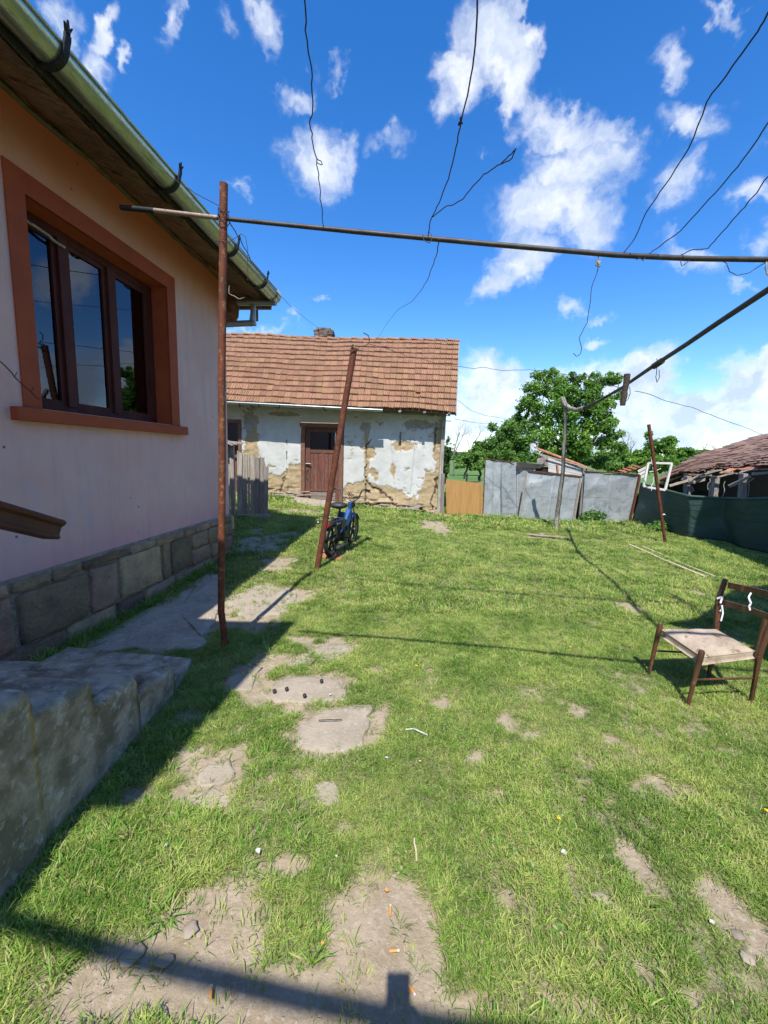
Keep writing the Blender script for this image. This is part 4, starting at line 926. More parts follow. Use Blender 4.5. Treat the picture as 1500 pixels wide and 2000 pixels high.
q = MB(); A = at_y(456, 1020, py_ + .1); B = at_y(453, 866, py_ + .1); q.bar(A, B, .08, .08); q.build('gate_post', M['oldwood'], label='dark wooden post at the left side of the plank gate', cat='post')
rfp = empty('tin_lean_to', at_y(455, 870, py_ + .4), 'small rotten lean-to roof jutting out behind the pink house corner', 'lean-to')
for i in range(5):
    A = at_y(400, 842 + i * 5, py_ - .1 + i * .09); B = at_y(482 - abs(i - 3) * 9, 870 - i * 1.5, py_ - .1 + i * .09); q = MB(); q.bar(A, B, .09, .018); q.build('board', M['oldwood'], rfp)
q = MB(); q.bar(at_y(448, 874, py_ + .2), at_y(446, 1010, py_ + .2), .05, .05); q.build('prop', M['oldwood'], rfp)

# ochre hardboard gate
wg = empty('hardboard_gate', g(907, 1008), 'ochre hardboard gate between the old house and the metal sheets', 'gate')
YG = g(907, 1008).y
q = MB(); q.prism([at_y(871, 936, YG), at_y(943, 944, YG), at_y(942, 1010, YG), at_y(872, 1003, YG)], (0, .02, 0)); q.build('hardboard_panel', M['hardboard'], wg)
q = MB(); q.bar(at_y(940, 944, YG - .03), at_y(940, 1010, YG - .03), .06, .03, up=(0, 1, 0)); q.build('edge_batten', M['hardboard'], wg)
q = MB(); q.bar(at_y(865, 925, YG + .05), at_y(863, 1003, YG + .05), .09, .08); q.build('gate_post', M['oldwood'], label='dark wooden post between the old house and the ochre gate', cat='post')

# galvanised sheet metal fence
f1_r = random.Random(77)
def crumple(name, q4, m, parent, seed, amp=.05, nx_=22, nz_=20, th=.004):
    """sheet with dents and fold lines: q4 = bottom-left, bottom-right, top-right, top-left world points"""
    r = random.Random(seed); BL, BR, TR, TL = [Vector(v) for v in q4]; folds = [(r.uniform(0, 1), r.uniform(0, 1), r.uniform(0, PI), r.uniform(.4, 1)) for _ in range(6)]
    nrm = (BR - BL).cross(TL - BL).normalized(); vs = []
    for j in range(nz_ + 1):
        for i in range(nx_ + 1):
            u_, v_ = i / nx_, j / nz_; P = BL.lerp(BR, u_).lerp(TL.lerp(TR, u_), v_); d = 0
            for (fx, fy, fa, fs_) in folds:
                dd_ = (u_ - fx) * math.cos(fa) + (v_ - fy) * math.sin(fa); d += fs_ * amp * .5 * math.exp(-abs(dd_) * 7) * (1 if fx > .5 else -1)
            d += (float(fbm(np.array(u_ * 2.2 + seed), np.array(v_ * 2.2), seed, 4)) - .5) * amp * 1.5
            d -= .012 * (abs((u_ * 2) % 1 - .5) > .485) 
            e = 0
            if j == nz_: e = (float(fbm(np.array(u_ * 5), np.array(seed * .3), seed + 5, 3)) - .5) * .06
            vs.append(P - nrm * d + Vector((0, 0, e)))
    mb = MB(); mb.add(vs, [(j * (nx_ + 1) + i, j * (nx_ + 1) + i + 1, (j + 1) * (nx_ + 1) + i + 1, (j + 1) * (nx_ + 1) + i) for j in range(nz_) for i in range(nx_)], False)
    o = mb.build(name, m, parent); s = o.modifiers.new('thickness', 'SOLIDIFY'); s.thickness = th
    k_ = nx_ + 1
    for cells in ([(int(nx_ * f1), j) for j in range(nz_ + 1)] for f1 in (.02, .48, .98)):
        sm_ = MB(); sm_.tube([vs[j * k_ + i] - nrm * -.0 + nrm * -.004 * (-1 if nrm.y < 0 else 1) for i, j in cells], .0055, 4); sm_.build('seam', M['rust'] if f1_r.random() < .3 else m, o)
    hz_ = MB(); jr = int(nz_ * .52); hz_.tube([vs[jr * k_ + i] for i in range(k_)], .0055, 4); hz_.build('seam', m, o)
    return o
mf = empty('sheet_metal_fence', g(1000, 1012), 'tall dented galvanised sheet metal fence panel next to the ochre gate', 'fence')
Y1 = g(944, 1006).y - .15; Y2 = g(1040, 1012).y
lf = [at_y(943, 1008, Y1), at_y(980, 1011, (Y1 + Y2) / 2), at_y(980, 902, (Y1 + Y2) / 2), at_y(948, 897, Y1)]
crumple('metal_sheet', lf, M['sheet'], mf, 3, .04)
crumple('metal_sheet', [at_y(979, 1011, (Y1 + Y2) / 2 - .01), at_y(1045, 1016, Y2), at_y(1045, 905, Y2), at_y(979, 902, (Y1 + Y2) / 2 - .01)], M['sheet'], mf, 9, .05)
q = MB(); q.tube([at_y(943, 1008, Y1 - .02), at_y(948, 896, Y1 - .02)], .012, 6); q.tube([at_y(948, 896, Y1 - .02), at_y(1005, 903, Y2)], .010, 6); q.build('rusty_edge_rod', M['rust'], mf)
q = MB(); P = at_y(1012, 903, Y2 - .03); q.prism([at_y(1010, 902, Y2 - .04), at_y(1068, 908, Y2 - .04), at_y(1055, 915, Y2 - .04), at_y(1022, 913, Y2 - .04), at_y(1010, 920, Y2 - .04)], (0, .01, 0)); q.build('bent_flap', M['tarpaper'], mf)
mg = empty('sheet_metal_gate', g(1080, 1018), 'leaning framed sheet metal gate behind the crooked branch post', 'gate')
Yg = g(1070, 1016).y - .12
crumple('metal_sheet', [at_y(1015, 1011, Yg), at_y(1122, 1020, Yg), at_y(1137, 930, Yg + .05), at_y(1031, 919, Yg + .05)], M['sheet'], mg, 14, .035)
q = MB(); q.bar(at_y(1014, 1011, Yg - .02), at_y(1030, 919, Yg + .03), .03, .03); q.build('gate_frame', M['beam'], mg)
q = MB(); q.bar(at_y(1029, 919, Yg + .02), at_y(1137, 931, Yg + .02), .03, .035); q.build('gate_frame', M['rust'], mg)
q = MB(); q.bar(at_y(1121, 1016, Yg - .01), at_y(1134, 935, Yg + .03), .035, .03); q.build('gate_frame', M['beam'], mg)
q = MB(); q.bar(at_y(1131, 1022, Yg + .10), at_y(1141, 915, Yg + .10), .06, .06); q.build('gate_post', M['oldwood'], label='thin grey wooden post right of the sheet metal gate', cat='post')
q = MB(); q.prism([at_y(1120, 1020, Yg + .35), at_y(1136, 1020, Yg + .35), at_y(1140, 930, Yg + .35), at_y(1122, 930, Yg + .35)], (0, .02, 0)); q.build('gap_shade_panel', M['dark_in'], label='near-black panel for the shade in the gap beside the sheet metal gate', cat='board')  # near-black panel stands in for the shade in the gap
mr_ = empty('metal_sheet_fence', g(1185, 1020), 'wide crumpled sheet metal panel between the gate and the green netting', 'fence')
Y3 = g(1232, 1021).y
rw = [at_y(1136, 1016, Yg + .05), at_y(1231, 1022, Y3), at_y(1249, 929, Y3), at_y(1141, 921, Yg + .05)]
crumple('metal_sheet', rw, M['sheet'], mr_, 21, .055)
q = MB(); q.bar(at_y(1229, 1024, Y3 - .03), at_y(1250, 928, Y3 - .03), .05, .04); q.build('leaning_post', M['rust'], mr_)
q = MB(); q.tube(wiggle([at_y(1141, 920, Yg), at_y(1200, 923, (Yg + Y3) / 2), at_y(1249, 927, Y3)], .01, 3, 8), .016, 6); q.build('top_rod', M['rust'], mr_)

# green shade netting on the right
nt0 = empty('shade_netting', g(1380, 1060), 'dark green shade netting stretched low across the right side of the yard', 'netting')
def net_pt(s, v):
    """s 0..1 along, v 0 bottom .. 1 top"""
    pb = [g(1234, 1022), g(1300, 1040), g(1345, 1052), g(1415, 1060), g(1457, 1075), g(1500, 1084), g(1640, 1120)]
    pb = [p + Vector((0, 0, .03)) for p in pb]
    tp = [(1252, 944), (1300, 957), (1345, 969), (1415, 973), (1457, 974), (1500, 973), (1640, 974)]
    f = s * (len(pb) - 1); i = min(int(f), len(pb) - 2); t = f - i
    B = pb[i].lerp(pb[i + 1], t); tpx = tp[i][0] + (tp[i + 1][0] - tp[i][0]) * t; tpy = tp[i][1] + (tp[i + 1][1] - tp[i][1]) * t
    T = at_y(tpx, tpy, B.y + .02 * math.sin(s * 9)); return B.lerp(T, v)
ncx, ncz = 90, 22; vs = []
for j in range(ncz + 1):
    for i in range(ncx + 1):
        s, v = i / ncx, j / ncz; P = net_pt(s, v)
        fold = .06 * math.sin((s * 2.2 - v * .9) * 9) * (.3 + .7 * float(fbm(np.array(s * 7), np.array(v * 3), 91, 3))) * (1 - abs(v - .5) * 1.3) + .05 * math.sin(s * 37 + v * 6) * (1 - v) * .6
        vs.append(P + Vector((fold * .35, -fold * .9, 0)))
nm = MB(); nm.add(vs, [(j * (ncx + 1) + i, j * (ncx + 1) + i + 1, (j + 1) * (ncx + 1) + i + 1, (j + 1) * (ncx + 1) + i) for j in range(ncz) for i in range(ncx)], True)
no = nm.build('netting', M['net'], nt0); s_ = no.modifiers.new('thickness', 'SOLIDIFY'); s_.thickness = .004
hm_ = MB(); hm_.tube([net_pt(i / 60, 1.0) + Vector((0, -.01, 0)) for i in range(61)], .028, 6); hm_.build('rolled_hem', M['net_edge'], nt0)
for v in (.15, .3, .42, .56, .7, .84):
    ln = MB(); ln.tube([net_pt(i / 80, v + .01 * math.sin(i)) + Vector((-.004, -.03, 0)) for i in range(81)], .003, 4); ln.build('thread', M['net_edge'], nt0)

# white window frame propped behind the netting
wfz = empty('loose_window_frame', at_y(1280, 955, 9.2), 'loose white window frame standing behind the green netting', 'window frame')
fp = [at_y(1257, 950, 9.25), at_y(1266, 904, 9.3), at_y(1312, 905, 9.3), at_y(1299, 957, 9.25)]
q = MB()
for a1, b1 in zip(fp, fp[1:] + fp[:1]): q.bar(a1, b1, .045, .03, up=(0, 1, 0))
q.build('frame', M['whitewood'], wfz)
q = MB(); q.tube(wiggle([at_y(1272, 897, 9.0), at_y(1279, 920, 9.0), at_y(1277, 940, 9.0), at_y(1272, 958, 9.0)], .02, 4, 3), .008, 5); q.tube(wiggle([at_y(1268, 921, 9.0), at_y(1283, 919, 9.0), at_y(1291, 915, 9.0)], .02, 3, 4), .008, 5)
q.build('twine', M['ribbon'], label='white twine knotted round the leaning rusty pole', cat='twine')

# white boarded hutch with tiled roof behind the gate
hu = empty('wooden_hutch', (4.6, 11.6, .0), 'small white boarded hutch with sloping tiled roof behind the metal gate', 'shed')
Yh = 11.3
for i in range(4):
    a1 = at_y(1072, 893 + i * 8, Yh); b1 = at_y(1076 + 60 + (i * 4), 914 + i * 6.5, Yh) if i else at_y(1128, 908, Yh); q = MB(); 
    q.prism([at_y(1071, 892 + i * 7.5, Yh), at_y(1140, 915 + i * 4.5, Yh), at_y(1140, 919 + i * 4.5, Yh), at_y(1071, 899 + i * 7.5, Yh)], (0, .03, 0)); q.build('board', M['whitewood'], hu)
q = MB(); q.prism([at_y(1053, 889, Yh), at_y(1071, 888, Yh), at_y(1071, 912, Yh), at_y(1053, 905, Yh)], (0, .02, 0)); q.build('side_board', M['oldwood'], hu)
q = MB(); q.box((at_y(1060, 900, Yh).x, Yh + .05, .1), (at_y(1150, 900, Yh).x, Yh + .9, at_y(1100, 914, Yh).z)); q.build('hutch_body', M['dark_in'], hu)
q = MB(); q.tube([at_y(1057, 899, Yh - .05), at_y(1057, 899, Yh + .25)], .11, 12); q.build('round_tin', M['oldwood'], hu)
hm2 = tile_mesh('tile', .30, .34, .014, 3, M['tile_orange'])
for i in range(9):
    for k in range(2):
        P = at_y(1056 + i * 12.2, 881 + i * 4.6, Yh - .06) + Vector((0, k * .30, k * .06 + .02)); X = (at_y(1068, 885.6, Yh) - at_y(1056, 881, Yh)).normalized()
        Yv = Vector((0, 1, .2)).normalized(); piece('tile', hm2, basis(P, X * .62, Yv, X.cross(Yv).normalized()), hu)
q = MB(); q.bar(at_y(1048, 885, Yh - .08), at_y(1162, 918, Yh - .08), .02, .03); q.bar(at_y(1048, 888, Yh - .04), at_y(1060, 893, Yh - .04), .03, .02); q.build('eave_lath', M['beam'], hu)
q = MB(); q.bar(at_y(1088, 908, Yh - .5), at_y(1090, 930, Yh - .5), .06, .04); q.build('orange_block', M['traytile'], hu)

# collapsing tiled shed at the right
sh = empty('ruined_shed', (9.3, 10.6, .1), 'collapsing low shed with sagging dark tiled roof at the right edge', 'shed')
SA = at_y(1304, 934, 10.4); SB = at_y(1640, 898, 8.4); SD = at_y(1322, 925, 11.6); SC = at_y(1520, 848, 12.6); SC2 = at_y(1700, 826, 11.8)
ve = [(1290, 940, 10.6), (1330, 925, 10.5), (1360, 925, 10.2), (1395, 918, 10.0), (1440, 920, 9.7), (1470, 914, 9.5), (1500, 912, 9.3), (1560, 905, 9.0), (1640, 900, 8.6)]
vr = [(1300, 928, 11.4), (1350, 902, 11.9), (1385, 886, 12.3), (1425, 876, 12.6), (1462, 864, 12.9), (1500, 853, 13.1), (1540, 848, 13.2), (1590, 842, 13.2), (1680, 832, 13.0)]
def SR(s, t):
    f = s * (len(ve) - 1); i = min(int(f), len(ve) - 2); k = f - i
    A = at_y(*ve[i]).lerp(at_y(*ve[i + 1]), k); B = at_y(*vr[i]).lerp(at_y(*vr[i + 1]), k); P = A.lerp(B, t)
    P.z += -.10 * math.sin(PI * t) * (.5 + float(fbm(np.array(s * 5.), np.array(t * 2.), 95, 3))) + (float(fbm(np.array(s * 12), np.array(t * 5), 96, 3)) - .5) * .06; return P
ud = MB(); ns, nt_ = 20, 8; ud.add([SR(s / ns, t / nt_) - Vector((0, 0, .05)) for t in range(nt_ + 1) for s in range(ns + 1)], [(t * (ns + 1) + s, t * (ns + 1) + s + 1, (t + 1) * (ns + 1) + s + 1, (t + 1) * (ns + 1) + s) for t in range(nt_) for s in range(ns)])
roof3 = ud.build('roof', M['oldwood'], sh)
def flat_tile(seed):
    r = random.Random(seed); w_, l_ = .5, 1.0; pr = [(-.5, 0), (-.45, .012), (0, .016), (.45, .012), (.5, 0)]; vs = []
    for y, dz in ((0 + r.uniform(-.03, .03), 0), (l_, 0)):
        for x, z in pr: vs.append((x, y + (-.05 if abs(x) < .3 and y < .5 else 0), z))
    for x, z in pr: vs.append((x, .0, z - .02))
    mb = MB(); mb.add(vs, [(i, i + 1, 6 + i, 5 + i) for i in range(4)] + [(i + 1, i, 10 + i, 11 + i) for i in range(4)]); return mb.mesh('tile', M['tile_old'])
fm = [flat_tile(i) for i in range(4)]; NR3, NC3 = 11, 19
for r_ in range(NR3):
    for c in range(NC3):
        s0_, s1_ = (c + (.5 if r_ % 2 else 0)) / NC3, (c + 1 + (.5 if r_ % 2 else 0)) / NC3; s1_ = min(s1_, 1.0)
        if s1_ - s0_ < .02: continue
        t0, t1 = r_ / NR3, min((r_ + 1.35) / NR3, 1.03); sm_ = (s0_ + s1_) / 2
        if r_ == 0 and random.random() < .35 and sm_ > .3: continue
        A = SR(sm_, t0); B = SR(sm_, t1); X = (SR(s1_, t0) - SR(s0_, t0)) * .97; Yv = B - A; n = X.cross(Yv).normalized(); A = A + n * random.uniform(.04, .055); B = B + n * .005; Yv = B - A
        X = X + Yv.normalized() * X.length * random.gauss(0, .07 if r_ < 3 else .03); n = X.cross(Yv).normalized()
        piece('tile', fm[random.randrange(4)], basis(A, X, Yv, n), roof3)
# posts, laths and splintered eave boards, back wall near-black for the shade inside
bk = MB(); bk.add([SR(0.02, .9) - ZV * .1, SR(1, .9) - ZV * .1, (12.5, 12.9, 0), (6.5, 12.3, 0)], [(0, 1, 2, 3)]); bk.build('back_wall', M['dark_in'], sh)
for (x0_, y0_, x1_, y1_, Y, w_) in ((1343, 930, 1340, 1000, 9.9, .13), (1397, 930, 1388, 1010, 9.6, .16), (1452, 925, 1446, 1010, 9.3, .13), (1335, 934, 1352, 960, 10.0, .07), (1520, 920, 1515, 1010, 9.0, .14)):
    q = MB(); q.bar(at_y(x0_, y0_, Y), at_y(x1_, y1_, Y), w_, .10); q.build('post', M['oldwood'], sh)
for (x0_, y0_, x1_, y1_, Y, w_) in ((1307, 949, 1345, 938, 9.9, .05), (1345, 938, 1392, 920, 9.8, .05), (1345, 944, 1378, 936, 9.75, .06), (1388, 918, 1440, 925, 9.5, .03), (1424, 950, 1466, 930, 9.2, .06), (1400, 932, 1432, 924, 9.4, .03), (1458, 944, 1472, 934, 9.2, .03), (1320, 944, 1390, 928, 9.9, .03), (1470, 926, 1560, 918, 9.1, .05), (1376, 926, 1410, 917, 9.5, .025)):
    q = MB(); q.bar(at_y(x0_, y0_, Y), at_y(x1_, y1_, Y - .1), .06, w_, w2=.03); q.build('splintered_board', M['beam'], sh)
for (px, py) in ((1372, 915), (1448, 918), (1470, 908), (1490, 914), (1410, 925), (1340, 926)):
    P = at_y(px, py, 9.5); q = MB(); q.bar(P, P + Vector((random.uniform(.2, .35), .05, random.uniform(-.03, .12))), .14, .02); q.build('broken_tile', M['tile_orange'] if random.random() < .5 else M['tile_old'], roof3)
for (px, py, l) in ((1386, 935, .25), (1416, 940, .35), (1463, 945, .6), (1448, 952, .2)):
    P = at_y(px, py, 9.3); q = MB(); q.tube(wiggle([P, P - ZV * l], .02, 4, px), .008, 4); q.build('hanging_cord', M['pale_cord'], sh)
q = MB(); q.bar(at_y(1412, 872, 12.7), at_y(1436, 866, 12.7), .03, .03); q.build('roof_lath', M['oldwood_h'], sh)
pz2 = empty('orange_roof_corner', at_y(1243, 925, 10.8), 'small orange tiled roof corner with white boards left of the loose window frame', 'roof')
for i in range(4):
    P = at_y(1222 + i * 9, 922 - i * 3.2, 10.8); X = Vector((.14, 0, .035)); Yv = Vector((0, .4, .05)); piece('tile', hm2, basis(P, X * 2.2, Yv * 2.2, X.cross(Yv).normalized()), pz2)
for i in range(3):
    q = MB(); q.bar(at_y(1246, 921 + i * 7, 10.7), at_y(1262, 913 + i * 7, 10.7), .02, .06); q.build('board', M['whitewood'], pz2)

# ================================================================== POSTS, BARS AND WIRES
def px_tube(pts, r, name, m, label, cat, group=None, n=8, parent=None, amp=0, sub=1, seed=1):
    q = MB(); P = wiggle(pts, amp, sub, seed) if amp or sub > 1 else pts; q.tube(P, r, n); return q.build(name, m, parent, label, cat, group)
p1 = [g(440, 1262) - ZV * .1, at_y(438, 1236, 3.17), at_y(432, 1195, 3.15), at_y(434, 900, 3.1), at_y(433, 740, 3.08), at_y(437, 358, 2.99)]
p1[1].y = 3.17
px_tube(p1, .0265, 'rusty_pipe_post', M['rust_speck'], 'tall rusty iron pipe post standing in front of the pink house corner', 'post', n=12)
b2 = g(617, 1113); px_tube([b2 - ZV * .1, at_y(692, 680, 5.36)], .040, 'leaning_pipe_post', M['rust'], 'thick rusty pipe post leaning to the right in front of the blue moped', 'post', n=12)
q = MB(); tp = at_y(692, 680, 5.34); q.tube(wiggle([tp + Vector((-.05, -.03, -.05)), tp + Vector((.05, -.04, -.02)), tp + Vector((.05, .04, .0)), tp + Vector((-.04, .04, .01)), tp + Vector((-.01, -.05, .03))], .008, 3, 2), .007, 5); q.build('wire_knot', M['wire'], label='knot of wire round the top of the leaning pipe post', cat='wire')
b3 = g(1302, 1060); px_tube([b3 - ZV * .1, at_y(1267, 829, b3.y - .05)], .030, 'leaning_rusty_pole', M['rust'], 'thin rusty pole leaning left in front of the green netting', 'pole', n=10)
def ring_on(px, py, Y, r, nm='binding'):
    c = at_y(px, py, Y); q = MB(); q.tube([c + Vector((math.cos(t) * r, math.sin(t) * r, .012 * math.sin(3 * t))) for t in [2 * PI * i / 12 for i in range(13)]], .008, 5); return q
ring_on(1295, 1005, b3.y - .01, .036).build('white_binding', M['ribbon'], label='white tie round the lower part of the leaning rusty pole', cat='tie')
# branch post with bark patches
b4 = g(1085, 1032); Y4 = 8.3
bp = [at_y(1085, 1036, b4.y), at_y(1088, 1010, b4.y), at_y(1094, 960, b4.y - .15), at_y(1099, 925, b4.y - .24), at_y(1101, 880, b4.y - .34), at_y(1104, 840, b4.y - .42), at_y(1103, 790, b4.y - .52)]
px_tube(bp, [.055, .052, .046, .043, .038, .034, .028], 'branch_post', M['bark'], 'crooked pale branch used as a post in front of the sheet metal gate', 'post', n=9, amp=.012, sub=3, seed=6)
Ye = b4.y - .53
bar2_px = [(1098, 777, Ye + .05), (1103, 790, Ye), (1113, 797, Ye - .06), (1125, 801, Ye - .25), (1140, 797, Ye - .55), (1165, 786, Ye - 1.0), (1215, 757, Ye - 1.75), (1280, 712, 5.1), (1340, 673, 4.45), (1400, 632, 3.95), (1500, 566, 3.35)]
bar2_pts = [at_y(*t) for t in bar2_px]; bar2_end = Vector((2.42, 1.35, 3.06)); bar2_pts.append(bar2_end)
q = MB(); q.tube(bar2_pts[3:], [.030, .030] + [.024] * (len(bar2_pts) - 5), 10); bar2o = q.build('bent_pipe', M['bar'], label='long bent steel pipe rising from the branch post towards the upper right', cat='pipe')
q = MB(); q.tube(bar2_pts[:5], [.05, .05, .045, .042, .04], 10); q.build('pipe_sleeve', M['bark'], bar2o)
q = MB(); P = bar2_pts[8]; c = at_y(1288, 708, 5.05); q.tube([at_y(1276, 716, 5.12), at_y(1294, 704, 5.0)], .036, 10); q.build('pipe_coupling', M['bar'], bar2o)
# bar 1 across the yard
b1p = [at_y(300, 411, 3.06), at_y(437, 427, 3.02), at_y(700, 453, 2.94), at_y(960, 477, 2.86), at_y(1200, 498, 2.79), at_y(1350, 505, 2.75), at_y(1500, 507, 2.71), Vector((3.3, 2.62, 2.84))]
b1o = px_tube(b1p, [.013] * 2 + [.0155] * 6, 'crossbar', M['bar'], 'long thin steel crossbar spanning the yard at head height', 'pipe', n=10)
q = MB(); q.tube([at_y(236, 405, 3.08), at_y(302, 411.5, 3.06)], .017, 9); q.build('shaded_end', M['hook'], b1o)  # end of the bar coloured black for the shade of the eave
q = MB(); q.tube([at_y(301, 411, 3.058), at_y(425, 425.5, 3.022)], .0148, 9); q.build('pale_section', M['bar_new'], b1o)
# further pergola bars and posts outside the frame: they throw the long shadows on the grass
px_tube([(-.93, 1.50, 3.02), (.57, 1.33, 3.02), (1.95, 1.10, 3.02), (3.4, .98, 3.02)], .017, 'crossbar', M['bar'], 'thin steel crossbar above the top of the frame', 'pipe')
px_tube([(-1.9, -.90, 3.2), (-1.49, -.93, 3.2), (-.9, -1.05, 3.2), (-.38, -1.13, 3.2), (.03, -1.18, 3.2), (1.6, -1.32, 3.2)], .029, 'crossbeam', M['bark'], 'thick wooden crossbeam of the pergola behind the viewer', 'beam')
for (x, y, lb_) in ((3.4, 1.0, 'rusty pergola post beyond the right edge level with the viewer'), (3.35, -1.3, 'rusty pergola post behind and right of the viewer'), (-2.0, -1.0, 'rusty pergola post behind and left of the viewer'), (3.3, 2.62, 'rusty pergola post beyond the right edge beside the second chair')):
    px_tube([(x, y, -.1), (x, y, 3.25)], .03, 'pergola_post', M['rust'], lb_, 'post', 'pergola posts outside the view')
def wire(pts, label, r=.0028, amp=.003, sub=4, seed=0, m='wire', n=5):
    return px_tube(pts, r, 'wire', M[m], label, 'wire', n=n, amp=amp, sub=sub, seed=seed)
def zp(px, py, z=3.06): return at_z(px, py, z)
wire([at_y(632, 444, 2.96), zp(628, 400, 3.06), zp(622, 350, 3.06), zp(619, 310, 3.06), zp(609, 270, 3.06), zp(606, 232, 3.05), zp(611, 205, 3.05), zp(610, 150, 3.04), zp(600, 80, 3.04), zp(595, 0, 3.04), zp(592, -60, 3.04)], 'kinked wire rising from the crossbar to the top left of centre', seed=1, amp=.006)
kn = wire([zp(619, 310), zp(628, 316), zp(629, 322), zp(620, 318)], 'small loop tied in the left vertical wire', r=.0022, amp=.002, seed=2)
wire([at_y(836, 462, 2.9), zp(841, 430, 3.04), zp(858, 396, 3.05), zp(876, 350, 3.05), zp(890, 290, 3.05), zp(901, 236, 3.05), zp(916, 170, 3.05), zp(928, 90, 3.04), zp(932, 0, 3.04), zp(933, -60, 3.04)], 'longest smooth wire rising from the middle of the crossbar to the top of the picture', r=.0032, seed=3, amp=.003)
wire([zp(902, 228), zp(899, 238), zp(896, 243), zp(904, 240)], 'twisted knot halfway up the longest wire', r=.005, amp=.003, seed=4)
wire([zp(845, 424, 3.04), zp(868, 405, 3.05), zp(890, 397, 3.05), zp(905, 388, 3.05), zp(925, 362, 3.06), zp(945, 340, 3.06), zp(965, 328, 3.06), zp(984, 314, 3.06), zp(1000, 300, 3.06), zp(1008, 290, 3.06), zp(1001, 308, 3.06), zp(980, 320, 3.06)], 'loose wire branching up to the right and folded back at its tip', r=.003, seed=5, amp=.003, sub=3)
wire([at_y(826, 458, 2.88), at_y(828, 470, 2.86), at_y(838, 475, 2.86), at_y(845, 466, 2.88), at_y(838, 452, 2.9)], 'wire wrapped round the middle of the crossbar', seed=6, r=.0026)
wire([at_y(859, 468, 2.87), at_y(855, 490, 3.0), at_y(848, 512, 3.4), at_y(838, 540, 4.0), at_y(826, 562, 4.9), at_y(803, 590, 6.2), at_y(775, 607, 7.8), at_y(757, 630, 9.6), at_y(738, 660, 12.6)], 'wire hanging from the crossbar back to the old house ridge', r=.0034, seed=7, amp=.006)
wire([at_y(1169, 498, 2.8), at_y(1168, 525, 2.8), at_y(1156, 560, 2.8), at_y(1153, 590, 2.8), at_y(1147, 630, 2.8), at_y(1131, 660, 2.8), at_y(1136, 680, 2.8), at_y(1133, 692, 2.8), at_y(1126, 696, 2.8), at_y(1120, 690, 2.8)], 'dangling wire with a hooked end below the crossbar', r=.0024, seed=8, amp=.002, sub=3)
px_tube([at_y(1168, 505, 2.78), at_y(1165, 515, 2.79), at_y(1171, 520, 2.78), at_y(1168, 511, 2.78), at_y(1173, 512, 2.78)], .006, 'knotted_rag', M['pale_cord'], 'pale knotted rag on the crossbar above the dangling hooked wire', 'rag', n=6, amp=.006, sub=3, seed=3)
px_tube([at_y(1497, 512, 2.70), at_y(1495, 525, 2.70), at_y(1500, 538, 2.70), at_y(1503, 520, 2.70)], .005, 'cord', M['pale_cord'], 'knotted cord on the crossbar at the right edge of the picture', 'cord', n=6, amp=.004, sub=3, seed=4)
wire([at_y(1215, 497, 2.78), zp(1240, 465, 2.97), zp(1262, 415, 2.98), zp(1300, 360, 2.98), zp(1345, 290, 2.98), zp(1380, 200, 2.99), zp(1430, 130, 2.99), zp(1470, 75, 2.99), zp(1500, 25, 3.0), zp(1550, -60, 3.0)], 'steepest of the three wires running to the upper right corner', r=.0030, seed=9, amp=.003)
wire([at_y(1262, 500, 2.77), zp(1290, 480, 2.93), zp(1330, 450, 2.94), zp(1375, 400, 2.95), zp(1420, 350, 2.95), zp(1460, 300, 2.95), zp(1500, 240, 2.95), zp(1560, 160, 2.95)], 'middle of the three wires running to the right edge', r=.0030, seed=10, amp=.003)
wire([at_y(1328, 505, 2.76), at_y(1330, 498, 2.76), zp(1355, 487, 2.87), zp(1383, 485, 2.88), zp(1400, 465, 2.88), zp(1440, 420, 2.90), zp(1470, 385, 2.90), zp(1500, 345, 2.90), zp(1560, 270, 2.90)], 'lowest of the three wires running to the right edge', r=.0030, seed=11, amp=.003)
wire([at_y(1328, 505, 2.75), at_y(1332, 520, 2.74), at_y(1345, 510, 2.74), at_y(1350, 503, 2.75)], 'small wire loop under the crossbar right of the middle wire', seed=12, r=.0024)
wire([at_y(1405, 508, 2.73), at_y(1420, 515, 2.73), at_y(1424, 530, 2.73), at_y(1440, 538, 2.73), at_y(1465, 532, 2.73), at_y(1480, 522, 2.73), at_y(1495, 513, 2.72)], 'slack wire hanging under the right end of the crossbar', seed=13, r=.0024)
wire([at_y(1242, 508, 2.76), at_y(1248, 503, 2.75), at_y(1256, 509, 2.76), at_y(1262, 500, 2.77)], 'wire turns wound round the crossbar at the middle right wire', seed=14, r=.0024)
# post 1 tangle and line to the chimney
wire([at_y(440, 410, 3.0), at_y(424, 400, 3.02), at_y(380, 377, 3.1), at_y(350, 357, 3.2), at_y(310, 330, 3.3), at_y(265, 290, 3.35), at_y(230, 258, 3.4)], 'wire running from the pipe post up over the gutter', seed=15, r=.0026)
wire([at_y(447, 432, 3.0), at_y(470, 468, 3.6), at_y(490, 510, 4.4), at_y(520, 543, 5.6), at_y(550, 580, 7.2), at_y(575, 605, 9.0), at_y(603, 627, 11.0), at_y(622, 640, 12.9)], 'wire running from the pipe post down to the chimney', seed=16, r=.0040, amp=.006)
wire([at_y(409, 448, 3.0), at_y(409, 460, 3.0), at_y(420, 470, 3.0), at_y(445, 473, 2.98), at_y(463, 463, 3.0), at_y(472, 456, 3.0), at_y(480, 463, 3.0), at_y(484, 490, 3.0), at_y(483, 520, 3.0), at_y(484, 548, 3.0)], 'curly loose wire hanging behind the pipe post', seed=17, r=.0022, amp=.002)
